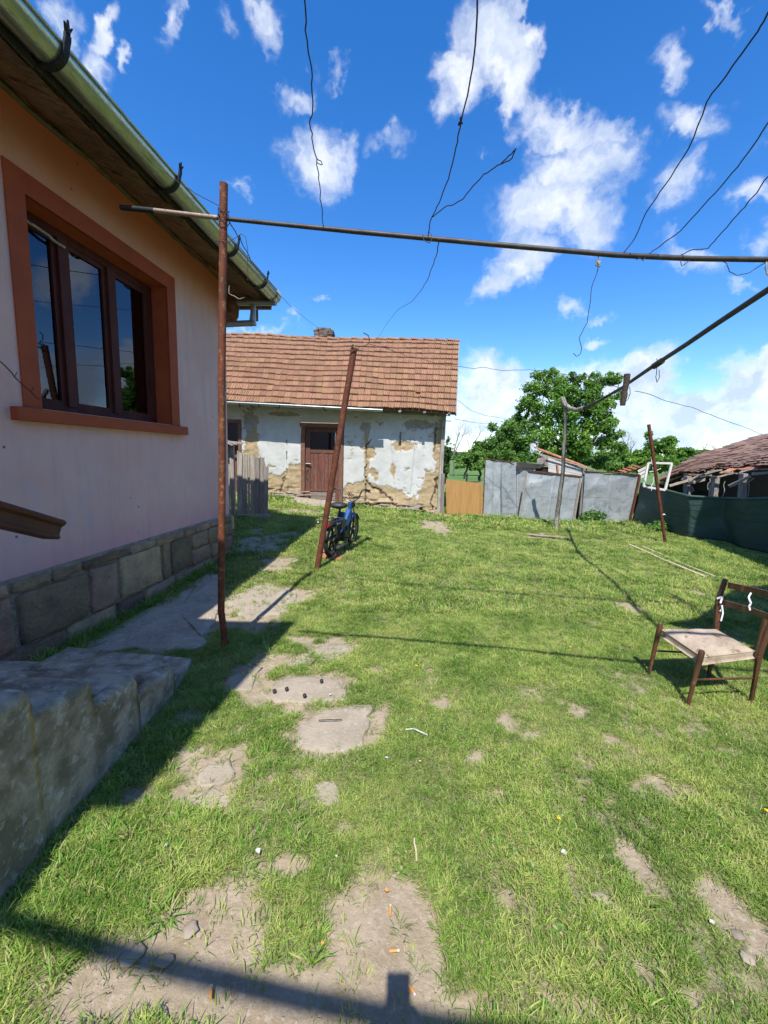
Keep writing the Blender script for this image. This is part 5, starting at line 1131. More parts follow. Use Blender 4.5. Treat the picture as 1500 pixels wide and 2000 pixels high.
for i in range(3):
    c = at_y(436, 415 + i * 9, 3.0); px_tube([c + Vector((math.cos(t) * (.034 + .006 * math.sin(3 * t)), math.sin(t) * .036, .02 * math.sin(2 * t + i))) for t in [2 * PI * k / 10 for k in range(11)]], .0028, 'wire', M['wire'], ('uppermost', 'middle', 'lowest')[i] + ' wire binding round the pipe post at the crossbar', 'wire', n=5, amp=.004, sub=2, seed=i)
wire([at_y(448, 558, 3.6), at_y(447, 573, 3.6), at_y(467, 584, 3.6), at_y(477, 581, 3.6)], 'short pale wire end under the eave beside the pipe post', seed=18, m='pale_cord')
# far lines
wire([at_y(820, 700, 10.3), at_y(860, 712, 10.3), at_y(900, 716, 10.0), at_y(924, 720, 9.8), at_y(945, 717, 9.6), at_y(980, 724, 9.4), at_y(1035, 722, 9.1), at_y(1060, 724, 8.9), at_y(1110, 732, 8.6), at_y(1160, 745, 8.0), at_y(1215, 758, 7.2)], 'wire from the old roof corner to the bent pipe in front of the big tree', seed=19, r=.0052, amp=.006)
wire([at_y(1240, 764, 6.3), at_y(1262, 768, 6.4), at_y(1300, 783, 6.8), at_y(1350, 795, 7.2), at_y(1400, 815, 7.8), at_y(1450, 833, 8.4), at_y(1500, 853, 9.0), at_y(1560, 880, 9.6)], 'wire from the bent pipe down to the right edge over the shed', seed=20, r=.0045, amp=.006)
wire([at_y(710, 650, 5.4), at_y(720, 656, 5.5), at_y(722, 668, 5.5), at_y(715, 675, 5.4), at_y(700, 678, 5.36)], 'curled wire hook at the top of the leaning pipe post', seed=21, r=.006)
wire([at_y(722, 672, 5.5), at_y(760, 682, 6.5), at_y(800, 697, 8.5), at_y(820, 700, 10.3)], 'wire from the leaning pipe post to the old roof', seed=22, r=.004)
wire([at_y(895, 782, 11), at_y(920, 802, 13), at_y(950, 812, 15), at_y(990, 818, 18), at_y(1010, 820, 20)], 'upper thin line between the old house and the far trees', seed=23, r=.006, amp=.004)
wire([at_y(888, 818, 12), at_y(930, 826, 15), at_y(1000, 830, 20)], 'lower thin line between the old house and the far trees', seed=24, r=.006, amp=.004)
# short log tied to the bent pipe
q = MB(); q.tube(wiggle([at_y(1216, 792, 6.25), at_y(1219, 765, 6.25), at_y(1225, 731, 6.25)], .008, 3, 9), [.036, .040, .044, .046, .042, .044, .045], 8); q.build('hanging_log', M['trunk'], label='short barky log tied upright to the bent pipe', cat='log')
for i, (a1, b1) in enumerate((((1210, 757), (1211, 789)), ((1230, 755), (1226, 781)), ((1205, 745), (1206, 760)))):
    wire([at_y(a1[0], a1[1], 6.2), at_y((a1[0] + b1[0]) / 2 + 3, (a1[1] + b1[1]) / 2, 6.2), at_y(b1[0], b1[1], 6.2)], ('left wire end hanging beside the tied log', 'right wire end hanging beside the tied log', 'short wire stub above the left of the tied log')[i], seed=30 + i, r=.005)
wire([at_y(1283, 700, 5.05), at_y(1284, 715, 5.05), at_y(1281, 735, 5.05), at_y(1283, 747, 5.05), at_y(1288, 738, 5.05), at_y(1287, 722, 5.05)], 'bent wire loop hanging from the pipe coupling', seed=34, r=.004)

# ================================================================== CHAIR
FL = Vector((2.055, 2.935, 0)); FR = Vector((2.072, 2.548, 0)); BR = Vector((2.56, 2.62, 0)); BLf = Vector((2.51, 2.93, 0))
chair = empty('wooden_chair', (2.3, 2.75, 0), 'old brown wooden chair with a stained pale seat and white ribbons on its back', 'chair')
FLt = at_y(1290, 1219, 2.92); FRt = at_y(1371, 1272, 2.565)
for (a1, b1) in ((FL, FLt), (FR, FRt)):
    d = (b1 - a1); q = MB(); q.tube([a1 - ZV * .01, a1 + d * .08, a1 + d * .5, a1 + d * .85, b1 - d * .02, b1 + d * .02], [.010, .0115, .015, .0185, .019, .013], 12); q.build('leg', M['chairwood'], chair)
BRs = Vector((2.545, 2.60, .345)); BRt = Vector((2.63, 2.58, .78)); BLs = at_y(1399, 1226, 2.97); BLm = at_y(1402, 1175, 3.0); BLt = at_y(1417, 1131, 3.02)
for pts in ([BR, BR.lerp(BRs, .6), BRs, Vector((2.568, 2.595, .52)), BRt], [BLf, BLf.lerp(BLs, .5), BLs, BLm, BLt]):
    q = MB(); ww = [.020, .024, .034, .034, .028]
    for i in range(4):
        q.bar(pts[i] - (ZV * .008 if i == 0 else ZV * 0), pts[i + 1] + (pts[i + 1] - pts[i]) * .01, .024, ww[i], up=(1, 0, 0), w2=.024, h2=ww[i + 1])
    q.build('leg', M['chairwood'], chair, bevel=.005)
def curved_slat(A, B, bow, h, t, n=7):
    q = MB(); pts = [A.lerp(B, i / n) + Vector((bow * math.sin(PI * i / n), 0, 0)) for i in range(n + 1)]
    for i in range(n): q.bar(pts[i], pts[i + 1], t, h)
    return q
up_b = (BLt - BLm).normalized()
tA = at_y(1423, 1143, 3.005); tB = tA + (BRt - BLt) + Vector((0, 0, -.0)); tB = Vector((BRt.x - .004, BRt.y, BRt.z - .035))
curved_slat(tA, tB, .035, .045, .016).build('top_rail', M['chairwood'], chair)
lA = at_y(1409, 1176, 3.0); lB = Vector((2.585, 2.59, .60)); lB.z = lA.z - (tA.z - tB.z) * .9
curved_slat(lA, lB, .030, .042, .014).build('lower_rail', M['chairwood'], chair)
for (a1, b1, f) in ((FL, BLf, .40), (FR, BR, .40)):
    A = a1.lerp(FLt if a1 is FL else FRt, .48); B = Vector((b1.x, b1.y, A.z - .01)); q = MB(); q.tube([A, B], .0075, 8); q.build('stretcher', M['chairwood'], chair)
# padded seat
c4s = [at_y(1291, 1232, 2.915), at_y(1372, 1287, 2.575), Vector((2.535, 2.625, .352)), at_y(1398, 1232, 2.95)]
zs_ = [p.z for p in c4s]
n = 16; vs = []
def seat_pt(i, j): 
    u_, v_ = i / n, j / n; return c4s[0].lerp(c4s[1], u_).lerp(c4s[3].lerp(c4s[2], u_), v_)
q = MB(); top = []
def puff(u_, v_):
    e = min(u_, 1 - u_, v_, 1 - v_); return .020 * (1 - math.exp(-e * 14)) 
for j in range(n + 1):
    for i in range(n + 1): P = seat_pt(i, j); vs.append(P + ZV * (.012 + puff(i / n, j / n) + .003 * math.sin(i * 1.1 + j * .7)))
o_ = len(vs)
per = [(i, 0) for i in range(n)] + [(n, j) for j in range(n)] + [(n - i, n) for i in range(n)] + [(0, n - j) for j in range(n)]
for (i, j) in per: vs.append(seat_pt(i, j) - ZV * .036)
fs = [(j * (n + 1) + i, j * (n + 1) + i + 1, (j + 1) * (n + 1) + i + 1, (j + 1) * (n + 1) + i) for j in range(n) for i in range(n)]
k = len(per); fs += [(per[a][1] * (n + 1) + per[a][0], o_ + a, o_ + (a + 1) % k, per[(a + 1) % k][1] * (n + 1) + per[(a + 1) % k][0]) for a in range(k)]; fs.append(tuple(range(o_, o_ + k)))
q.add(vs, fs, False); seat = q.build('seat', M['fabric'], chair, bevel=.012)
q = MB(); pp = [seat_pt(*t) + ZV * .010 for t in per]; q.tube(pp + [pp[0]], .0028, 5, cap=False); q.build('piping', M['fabric'], seat)
# ribbons tied to the rails
def ribbon(pts, w, label):
    q = MB(); pts = [Vector(p) for p in pts]
    for a1, b1 in zip(pts[:-1], pts[1:]): q.bar(a1, b1, w, .003, up=(0, 1, 0))
    return q.build('ribbon', M['ribbon'], label=label, cat='ribbon')
ribbon([at_y(1400, 1169, 2.985), at_y(1411, 1166, 2.97), at_y(1407, 1178, 2.965)], .014, 'white ribbon wrapped round the left back post of the chair')
ribbon([at_y(1410, 1182, 2.965), at_y(1412, 1198, 2.96), at_y(1408, 1213, 2.955)], .011, 'white ribbon tail hanging from the left end of the lower chair rail')
ribbon([at_y(1409, 1182, 2.975), at_y(1409, 1190, 2.97), at_y(1406, 1194, 2.97)], .008, 'short ribbon tail beside the longer tail on the chair')
ribbon([at_y(1467, 1158, 2.78), at_y(1462, 1166, 2.765), at_y(1464, 1172, 2.76), at_y(1467, 1178, 2.76), at_y(1463, 1184, 2.76), at_y(1465, 1192, 2.76)], .012, 'knotted white ribbon hanging between the two chair rails')
# second chair almost wholly outside the frame: only one leg shows at the right edge
ch2 = copy_tree(chair); ch2.location = Vector((3.36, 3.05, 0)); ch2.rotation_euler.z = .15; ch2['label'] = 'second wooden chair of which only a dark leg shows at the right edge'
chair['group'] = ch2['group'] = 'wooden chairs on the lawn'
# added unseen sheet, cut to throw the dark patch behind the chair
sp_ = [(2.86, 3.95), (3.3, 4.12), (3.7, 4.41), (4.11, 4.78), (4.71, 5.26), (6.1, 5.5), (6.1, 3.3), (3.5, 3.35), (3.35, 3.49), (3.1, 3.72)]
hz_ = 3.15; pts = [(x + LIGHT.x / LIGHT.z * hz_, y + LIGHT.y / LIGHT.z * hz_) for x, y in sp_]
q = MB(); q.prism([(x, y, hz_ + .03 * math.sin(x * 3 + y)) for x, y in pts], (0, 0, .01)); q.build('shadow_sheet', M['net'], label='added sheet out of view at the right, shaped to cast the dark patch behind the chair', cat='sheet')

# ================================================================== MOPED
R0 = g(646, 1091); F0 = g(681, 1067); ax = Vector((F0.x - R0.x, F0.y - R0.y, 0)).normalized(); WB = 1.02; WR = .275
R0.z = G(R0.x, R0.y) + .03; sdv = Vector((ax.y, -ax.x, 0))       # right-hand side
moped = empty('moped', R0, 'blue moped with black wheels and high handlebars parked behind the leaning pipe post', 'moped')
lean = -.05
def MP(x, y, z):
    x *= .93; y *= .95; z *= .93; return R0 + ax * x + sdv * (y + z * lean * -1) + ZV * z
def wheel(cx, name):
    c = Vector((cx, 0, WR)); t = MB(); n, k = 30, 8; vs = []
    for i in range(n):
        a_ = 2 * PI * i / n
        for j in range(k):
            b = 2 * PI * j / k; rr = WR - .036 + .036 * math.cos(b); vs.append(MP(c.x + rr * math.cos(a_), .034 * math.sin(b), c.z + rr * math.sin(a_)))
    t.add(vs, [(i * k + j, i * k + (j + 1) % k, ((i + 1) % n) * k + (j + 1) % k, ((i + 1) % n) * k + j) for i in range(n) for j in range(k)], True)
    tyre = t.build('wheel', M['rubber'], moped)
    r = MB(); vs = []
    for i in range(n):
        a_ = 2 * PI * i / n
        for (rr, yy) in ((WR - .064, -.018), (WR - .064, .018), (WR - .080, .012), (WR - .080, -.012)): vs.append(MP(c.x + rr * math.cos(a_), yy, c.z + rr * math.sin(a_)))
    r.add(vs, [(i * 4 + j, i * 4 + (j + 1) % 4, ((i + 1) % n) * 4 + (j + 1) % 4, ((i + 1) % n) * 4 + j) for i in range(n) for j in range(4)])
    r.build('rim', M['chrome'], tyre)
    for i in range(5):
        a_ = 2 * PI * i / 5 + .3; s = MB(); s.bar(MP(c.x + .02 * math.cos(a_), 0, c.z + .02 * math.sin(a_)), MP(c.x + (WR - .06) * math.cos(a_), 0, c.z + (WR - .06) * math.sin(a_)), .020, .030, up=sdv, w2=.014, h2=.022); s.build('spoke', M['blackmetal'], tyre)
    h = MB(); h.tube([MP(c.x, -.05, c.z), MP(c.x, .05, c.z)], .032, 10); h.build('hub', M['chrome'], tyre)
wheel(0, 'r'); wheel(WB, 'f')
def fender(cx, a0, a1, w, m):
    q = MB(); vs = []; n = 14
    for i in range(n + 1):
        a_ = a0 + (a1 - a0) * i / n
        for (yy, rr) in ((-w, WR + .004), (-w * .7, WR + .022), (0, WR + .030), (w * .7, WR + .022), (w, WR + .004)): vs.append(MP(cx + rr * math.cos(a_), yy, WR + rr * math.sin(a_)))
    q.add(vs, [(i * 5 + j, i * 5 + j + 1, (i + 1) * 5 + j + 1, (i + 1) * 5 + j) for i in range(n) for j in range(4)], True); o = q.build('mudguard', m, moped); s = o.modifiers.new('thickness', 'SOLIDIFY'); s.thickness = .004
fender(0, .5, 3.0, .040, M['blackmetal']); fender(WB, -.3 + .8, 2.5, .036, M['blue'])
q = MB(); q.bar(MP(.28, 0, .40), MP(.40, 0, .66), .10, .07, up=ax); q.tube([MP(.34, 0, .42), MP(.62, 0, .30), MP(.80, 0, .62)], .034, 8); q.tube([MP(.80, 0, .58), MP(.76, 0, .78)], .028, 8); q.tube([MP(0, .055, WR), MP(.36, .05, .40)], .014, 6); q.tube([MP(0, -.055, WR), MP(.36, -.05, .40)], .014, 6); q.build('frame', M['blue'], moped)
q = MB(); q.prism([MP(.50, -.035, .40), MP(.72, -.035, .44), MP(.79, -.035, .66), MP(.70, -.035, .68), MP(.50, -.035, .50)], sdv * .07); q.build('tank', M['blue'], moped, bevel=.015)
for s_ in (-1, 1):
    q = MB(); q.prism([MP(.12, .07 * s_, .42), MP(.34, .07 * s_, .40), MP(.36, .07 * s_, .56), MP(.16, .07 * s_, .60)], sdv * .02 * s_); q.build('side_cover', M['vinyl'], moped, bevel=.008)
for s_ in (-1, 1):
    q = MB(); q.tube([MP(.04, .085 * s_, WR + .02), MP(.12, .085 * s_, .52)], .022, 8); q.build('shock_absorber', M['blue'] if s_ < 0 else M['blackmetal'], moped)
q = MB(); q.tube([MP(.06, -.105, .20), MP(.10, -.105, .42)], .014, 6); q.build('striped_rod', M['whitemark'], moped)
q = MB(); q.tube([MP(WB, .055, WR), MP(.86, .055, .62), MP(.83, .03, .70)], .013, 8); q.tube([MP(WB, -.055, WR), MP(.86, -.055, .62), MP(.83, -.03, .70)], .013, 8); q.tube([MP(.84, 0, .60), MP(.79, 0, .80)], .020, 8); q.build('fork', M['chrome'], moped)
q = MB(); hbp = [(.66, -.36, 1.02), (.72, -.27, 1.03), (.77, -.20, 1.01), (.79, -.13, .86), (.79, -.04, .80), (.79, .04, .80), (.79, .13, .86), (.77, .20, 1.01), (.72, .27, 1.03), (.66, .36, 1.02)]
q.tube([MP(*p) for p in hbp], .011, 8); q.tube([MP(.78, -.19, .97), MP(.78, .19, .97)], .004, 5); hbo = q.build('handlebar', M['chrome'], moped)
for s_ in (-1, 1):
    q = MB(); q.tube([MP(.66, .36 * s_, 1.02), MP(.72, .27 * s_, 1.03)], .018, 8); q.build('grip', M['rubber'], hbo)
    q = MB(); q.bar(MP(.76, .25 * s_, 1.01), MP(.70, .37 * s_, .985), .006, .012); q.build('brake_lever', M['chrome'], hbo)
q = MB(); q.ball(MP(.86, 0, .74), .065, 12, 8, (1, 1, 1)); q.build('headlight', M['blackmetal'], moped)
q = MB(); q.ball(MP(.22, 0, .80), .15, 14, 8, (.9, .8, .36)); q.tube([MP(.26, 0, .78), MP(.34, 0, .52)], .016, 8); q.build('saddle', M['vinyl'], moped)
q = MB()
for y_ in (-.09, 0, .09): q.tube([MP(-.22, y_, .60), MP(.20, y_, .60)], .006, 6)
q.tube([MP(-.22, -.11, .60), MP(-.22, .11, .60), MP(.2, .11, .60), MP(.2, -.11, .60), MP(-.22, -.11, .60)], .007, 6); q.tube([MP(-.12, .10, .6), MP(0, .08, WR)], .006, 6); q.tube([MP(-.12, -.10, .6), MP(0, -.08, WR)], .006, 6)
q.tube([MP(-.24, -.11, .60), MP(-.28, -.12, .68), MP(-.28, .12, .68), MP(-.24, .11, .60)], .006, 6); q.build('luggage_rack', M['chrome'], moped)
q = MB(); q.tube([MP(-.23, 0, .55), MP(-.28, 0, .55)], .045, 12); q.build('tail_light', M['redlens'], moped)
q = MB()
for s_ in (-1, 1): q.tube([MP(-.22, .08 * s_, .57), MP(-.22, .13 * s_, .57)], .006, 5); q.ball(MP(-.22, .15 * s_, .57), .026, 8, 6)
q.build('indicator', M['chrome'], moped)
q = MB(); c_ = MP(.44, 0, .27); q.bar(MP(.34, 0, .27), MP(.56, 0, .27), .16, .16); q.tube([MP(.50, 0, .28), MP(.64, 0, .34)], .060, 12); q.build('engine', M['blackmetal'], moped, bevel=.02)
q = MB(); q.tube([MP(.60, .06, .24), MP(.40, .09, .14), MP(.0, .11, .17), MP(-.12, .11, .19)], [.014, .018, .030, .030], 8); q.build('exhaust', M['chrome'], moped)
q = MB(); q.tube([MP(.42, -.09, .24), MP(.42, .13, .24)], .010, 6); q.bar(MP(.42, .13, .24), MP(.52, .13, .12), .014, .02); q.bar(MP(.42, -.12, .24), MP(.32, -.12, .36), .014, .02)
q.bar(MP(.50, .13, .11), MP(.50, .23, .11), .07, .02); q.bar(MP(.30, -.12, .37), MP(.30, -.22, .37), .07, .02); q.build('pedal_crank', M['blackmetal'], moped)
q = MB(); q.tube([MP(.05, .07, WR + .03), MP(.42, .07, .29)], .006, 4); q.tube([MP(.05, .07, WR - .03), MP(.42, .07, .19)], .006, 4); q.tube([MP(-.01, .07, WR), MP(.01, .08, WR)], .05, 12); q.build('chain', M['blackmetal'], moped)
q = MB(); q.tube([MP(.36, -.08, .18), MP(.26, -.14, 0)], .010, 6); q.tube([MP(.36, .08, .18), MP(.26, .14, 0)], .010, 6); q.build('centre_stand', M['blackmetal'], moped)
for k_ in range(3): q = MB(); q.tube(wiggle([MP(.70, .02 * k_ - .02, .97), MP(.86, .05 * k_ - .05, .88), MP(.80, 0, .70), MP(.5, .03, .42)], .02, 3, k_), .005, 4); q.build('cable', M['rubber'], moped)
q = MB(); tp4 = [g(624, 1092), g(667, 1096), g(672, 1078), g(628, 1074)]; q.prism([p + ZV * .015 for p in tp4], (0, 0, .02)); q.build('orange_board', M['traytile'], label='flat orange clay board under the back wheel of the moped', cat='board')

# ================================================================== LITTER AND SMALL THINGS
def butt(px, py, ang, label):
    P = g(px, py, .012); d = Vector((math.cos(ang), math.sin(ang), 0)); o = empty('cigarette_butt', P, label, 'cigarette butt', 'cigarette butts on the bare soil')
    q = MB(); q.tube([P - d * .013, P + d * .013], .0042, 8); q.build('filter', M['peach'], o); q = MB(); q.tube([P + d * .0131, P + d * .020], .0041, 8); q.build('paper_end', M['paper'], o)
butt(412, 1946, 1.9, 'orange cigarette butt on the soil at the lower left'); butt(762, 1785, 1.5, 'orange cigarette butt above the phone shadow'); butt(803, 1938, -.9, 'orange cigarette butt touching the right edge of the phone shadow'); butt(768, 1863, .1, 'pale short butt just above the phone shadow')
def scrap(px, py, s, m, name, label, cat, fl=.3, group=None):
    s *= .72
    P = g(px, py, .014); r = random.Random(px); q = MB(); n = 6; pts = [P + Vector((math.cos(2 * PI * i / n) * s * r.uniform(.6, 1.2), math.sin(2 * PI * i / n) * s * r.uniform(.4, 1.0), r.uniform(0, s * fl))) for i in range(n)]
    q.prism(pts, (0, 0, max(.003, s * fl * .5))); q.build(name, M[m], label=label, cat=cat, group=group)
scrap(755, 1746, .010, 'peach', 'leaf_scrap', 'orange dry leaf scrap on the bare soil above the phone shadow', 'leaf'); scrap(630, 1850, .008, 'peach', 'leaf_scrap', 'small orange scrap at the edge of the soil patch', 'leaf')
scrap(1101, 1671, .016, 'paper', 'paper_scrap', 'white paper scrap in the grass right of centre', 'scrap'); scrap(1390, 1808, .014, 'paper', 'paper_scrap', 'white scrap in the soil at the lower right', 'scrap'); scrap(755, 1485, .012, 'paper', 'paper_scrap', 'small white scrap below the square slab', 'scrap')
scrap(505, 1671, .016, 'paper', 'paper_scrap', 'torn grey white scrap in the grass at the lower left', 'scrap', 1.0); scrap(820, 1492, .010, 'paper', 'paper_scrap', 'tiny pale scrap right of the square slab', 'scrap'); scrap(325, 1657, .010, 'paper', 'paper_scrap', 'pale round scrap in the lush grass', 'scrap'); scrap(645, 1361, .014, 'paper', 'paper_scrap', 'bluish scrap on the oval slab', 'scrap'); scrap(657, 1679, .008, 'paper', 'paper_scrap', 'small white fleck left of the pale stick', 'scrap')
scrap(1091, 1604, .016, 'petal', 'yellow_scrap', 'bright yellow leaf in the grass right of centre', 'leaf', .5); scrap(575, 1470, .008, 'peach', 'leaf_scrap', 'orange scrap left of the square slab', 'leaf')
def stick(a1, b1, r, m, label, name='stick', cat='stick', lift=.018): q = MB(); A = g(*a1, lift); B = g(*b1, lift); q.tube(wiggle([A, B], r * .6, 4, a1[0]), r, 6); q.build(name, M[m], label=label, cat=cat)
stick((809, 1645), (813, 1689), .0045, 'straw', 'short pale stick lying in the grass above the phone shadow'); 
q = MB(); q.tube([g(792, 1431, .02), g(808, 1430, .022), g(835, 1442, .02)], .0045, 6); q.build('plastic_strip', M['paper'], label='bent white plastic strip in the grass right of the square slab', cat='strip')
stick((1229, 1067), (1377, 1131), .020, 'straw', 'nearer of the two long pale poles on the grass', 'long_pole', 'pole', .03); stick((1254, 1070), (1394, 1129), .013, 'straw', 'farther of the two long pale poles on the grass', 'long_pole', 'pole', .03)
stick((1006, 1042), (1110, 1056), .022, 'trunk', 'rotten plank lying in the grass before the branch post', 'rotten_plank', 'plank', .01); stick((1115, 1028), (1148, 1036), .03, 'beam', 'flat weathered board on the ground by the metal gate', 'ground_board', 'board', .01)
stick((668, 1410), (622, 1412), .003, 'trunk', 'thin twig across the grass above the square slab'); 
for i, (px, py) in enumerate(((628, 1335), (560, 1351), (595, 1364), (536, 1355))):
    P = g(px, py, .022); q = MB(); q.ball(P, .013, 8, 6, (1.0, 1.4, .8)); q.build('black_pellet', M['prune'], label=('uppermost black pellet on the oval slab', 'second black pellet from the left on the oval slab', 'lowest black pellet on the oval slab', 'leftmost black pellet on the oval slab')[i], cat='pellet', group='black pellets on the oval slab')
for i, (px, py, lb_) in enumerate(((813, 1308, 'yellow dandelion in the middle of the lawn'), (1113, 1270, 'yellow dandelion left of the chair'), (842, 1153, 'yellow dandelion in the far lawn'), (352, 1172, 'yellow dandelion at the foot of the stone plinth'), (1496, 1595, 'yellow dandelion at the right edge'))):
    P = g(px, py, .03); o = empty('dandelion', P - ZV * .03, lb_, 'flower', 'dandelions in the lawn'); q = MB()
    for k_ in range(14):
        t = 2 * PI * k_ / 14; q.add([P, P + Vector((math.cos(t - .18) * .009, math.sin(t - .18) * .009, .003)), P + Vector((math.cos(t) * .012, math.sin(t) * .012, .004)), P + Vector((math.cos(t + .18) * .009, math.sin(t + .18) * .009, .003))], [(0, 1, 2, 3)])
    q.ball(P + ZV * .003, .006, 6, 4); q.build('flower_head', M['petal'], o); q = MB(); q.tube([P - ZV * .03, P], .0015, 4); q.build('stem', M['straw'], o)
stones = [(680, 1135, .035, 'round pale stone near the leaning post'), (612, 1188, .05, 'flat light stone at the edge of the sandy path'), (655, 1134, .02, 'small pale stone left of the round stone'), (737, 1116, .02, 'single pale stone in the lawn behind the post shadow'), (1490, 1313, .04, 'grey stone behind the chair leg at the right edge'), (1352, 1152, .03, 'pale flat stone beyond the chair'), (255, 1862, .055, 'largest flat stone in the lower left soil'), (320, 1875, .045, 'second flat stone in the lower left soil'), (372, 1815, .04, 'round flat stone in the lower left soil near the grass'), (640, 1268, .02, 'little light stone in the soil by the shadow line'), (645, 1290, .02, 'pale pebble left of the long bar shadow'), (1440, 1825, .035, 'grey stone in the lower right soil'), (1460, 1870, .035, 'pale stone at the lower right edge'), (1345, 1580, .025, 'tan stone in the right lawn'), (930, 1905, .02, 'small tan stone in the lower lawn'), (1170, 1750, .04, 'flat stone in the small soil patch at the lower right'), (1290, 1895, .018, 'reddish pebble near the lower right')]
for i, (px, py, r_, lb_) in enumerate(stones):
    P = g(px, py); r_ *= .62; q = MB(); rr = random.Random(i); q.ball(P - ZV * r_ * .04, r_, 10, 7, (rr.uniform(.9, 1.4), rr.uniform(.7, 1.1), .34)); q.v = [(P.x + (v[0] - P.x) * (1 + .35 * math.sin(4 * math.atan2(v[1] - P.y, v[0] - P.x) + i)* .5), P.y + (v[1] - P.y) * (1 + .2 * math.sin(3 * v[0] / r_)), v[2]) for v in q.v]
    q.build('stone', M['pebble'], label=lb_, cat='stone', group='loose stones in the lawn')
gm = MB(); rr = random.Random(5); nn = 0     # fine grit over the bare soil
while nn < 1500:
    px, py = rr.uniform(0, 1500), rr.uniform(1050, 2000); P = g(px, py) if rr.random() < .3 else Vector((rr.uniform(-1.6, 3), rr.uniform(.7, 4.5), 0)); 
    if float(soil_mask(np.array([P.x]), np.array([P.y]))[0]) < .5: nn += .2; continue
    r_ = rr.uniform(.0015, .006) * (1 + .5 * P.y / 4); z = float(gz(P.x, P.y)) + float(micro(np.array(P.x), np.array(P.y))) - .012; c = Vector((P.x, P.y, z)); a = [c + Vector((math.cos(t) * r_ * rr.uniform(.7, 1.3), math.sin(t) * r_ * rr.uniform(.6, 1.2), 0)) for t in (0, 1.3, 2.5, 3.8, 5)]
    gm.add(a + [c + ZV * r_ * .9], [(0, 1, 5), (1, 2, 5), (2, 3, 5), (3, 4, 5), (4, 0, 5)]); nn += 1
gm.build('grit', M['pebble'], label='loose grit over the bare sandy soil', kind='stuff', cat=None)

# ================================================================== VEGETATION
def leaf_mat(name, c1, c2, c3, trans=.35, obj_rnd=False, rough=.55):
    m, nt, b = _nt(name); N = nt.nodes; L = nt.links; N.remove(b); out = N['Material Output']
    ge = N.new('ShaderNodeNewGeometry'); oi = N.new('ShaderNodeObjectInfo')
    nz = N.new('ShaderNodeTexNoise'); nz.inputs['Scale'].default_value = 2.2 if obj_rnd else .9; nz.inputs['Detail'].default_value = 3; L.new(ge.outputs['Position'], nz.inputs['Vector'])
    src = oi.outputs['Random'] if obj_rnd else ge.outputs['Random Per Island']
    cr = N.new('ShaderNodeValToRGB'); e = cr.color_ramp; e.elements[0].position = 0; e.elements[0].color = c4(c1); e.elements[1].position = 1; e.elements[1].color = c4(c3); q = e.elements.new(.55); q.color = c4(c2)
    ad = N.new('ShaderNodeMath'); ad.operation = 'MULTIPLY_ADD'; L.new(nz.outputs['Fac'], ad.inputs[0]); ad.inputs[1].default_value = 2.0; ad.inputs[2].default_value = -.80
    a2 = N.new('ShaderNodeMath'); a2.operation = 'MULTIPLY_ADD'; L.new(src, a2.inputs[0]); a2.inputs[1].default_value = .9 if obj_rnd else .7; L.new(ad.outputs[0], a2.inputs[2]); L.new(a2.outputs[0], cr.inputs[0])
    col = cr.outputs[0]
    if obj_rnd:     # a few dead blades
        a3 = N.new('ShaderNodeMath'); a3.operation = 'GREATER_THAN'; L.new(ge.outputs['Random Per Island'], a3.inputs[0]); a3.inputs[1].default_value = .84
        mx = N.new('ShaderNodeMix'); mx.data_type = 'RGBA'; L.new(a3.outputs[0], mx.inputs['Factor']); L.new(col, mx.inputs['A']); mx.inputs['B'].default_value = (.44, .38, .20, 1); col = mx.outputs['Result']
    d = N.new('ShaderNodeBsdfPrincipled'); d.inputs['Roughness'].default_value = rough; d.inputs['Specular IOR Level'].default_value = .25; L.new(col, d.inputs['Base Color'])
    t = N.new('ShaderNodeBsdfTranslucent'); hs = N.new('ShaderNodeHueSaturation'); hs.inputs['Value'].default_value = 1.25; hs.inputs['Hue'].default_value = .485; L.new(col, hs.inputs['Color']); L.new(hs.outputs[0], t.inputs[0])
    mx = N.new('ShaderNodeMixShader'); mx.inputs[0].default_value = trans; L.new(d.outputs[0], mx.inputs[1]); L.new(t.outputs[0], mx.inputs[2]); L.new(mx.outputs[0], out.inputs[0]); return m
M['leafA'] = leaf_mat('walnut_green_leaves', (.045, .125, .016), (.105, .235, .030), (.22, .39, .062))
M['leafB'] = leaf_mat('bright_bush_leaves', (.060, .15, .025), (.12, .25, .045), (.21, .36, .08))
M['leafC'] = leaf_mat('dark_hedge_leaves', (.022, .06, .014), (.045, .11, .024), (.08, .17, .04))
M['grassm'] = leaf_mat('grass_blades', (.085, .175, .024), (.19, .335, .048), (.42, .49, .13), .30, True)
M['lushm'] = leaf_mat('lush_grass_blades', (.070, .175, .022), (.155, .33, .042), (.32, .47, .10), .32, True)
M['weedm'] = leaf_mat('broad_weed_leaves', (.055, .15, .025), (.10, .22, .04), (.15, .28, .06), .3, True)

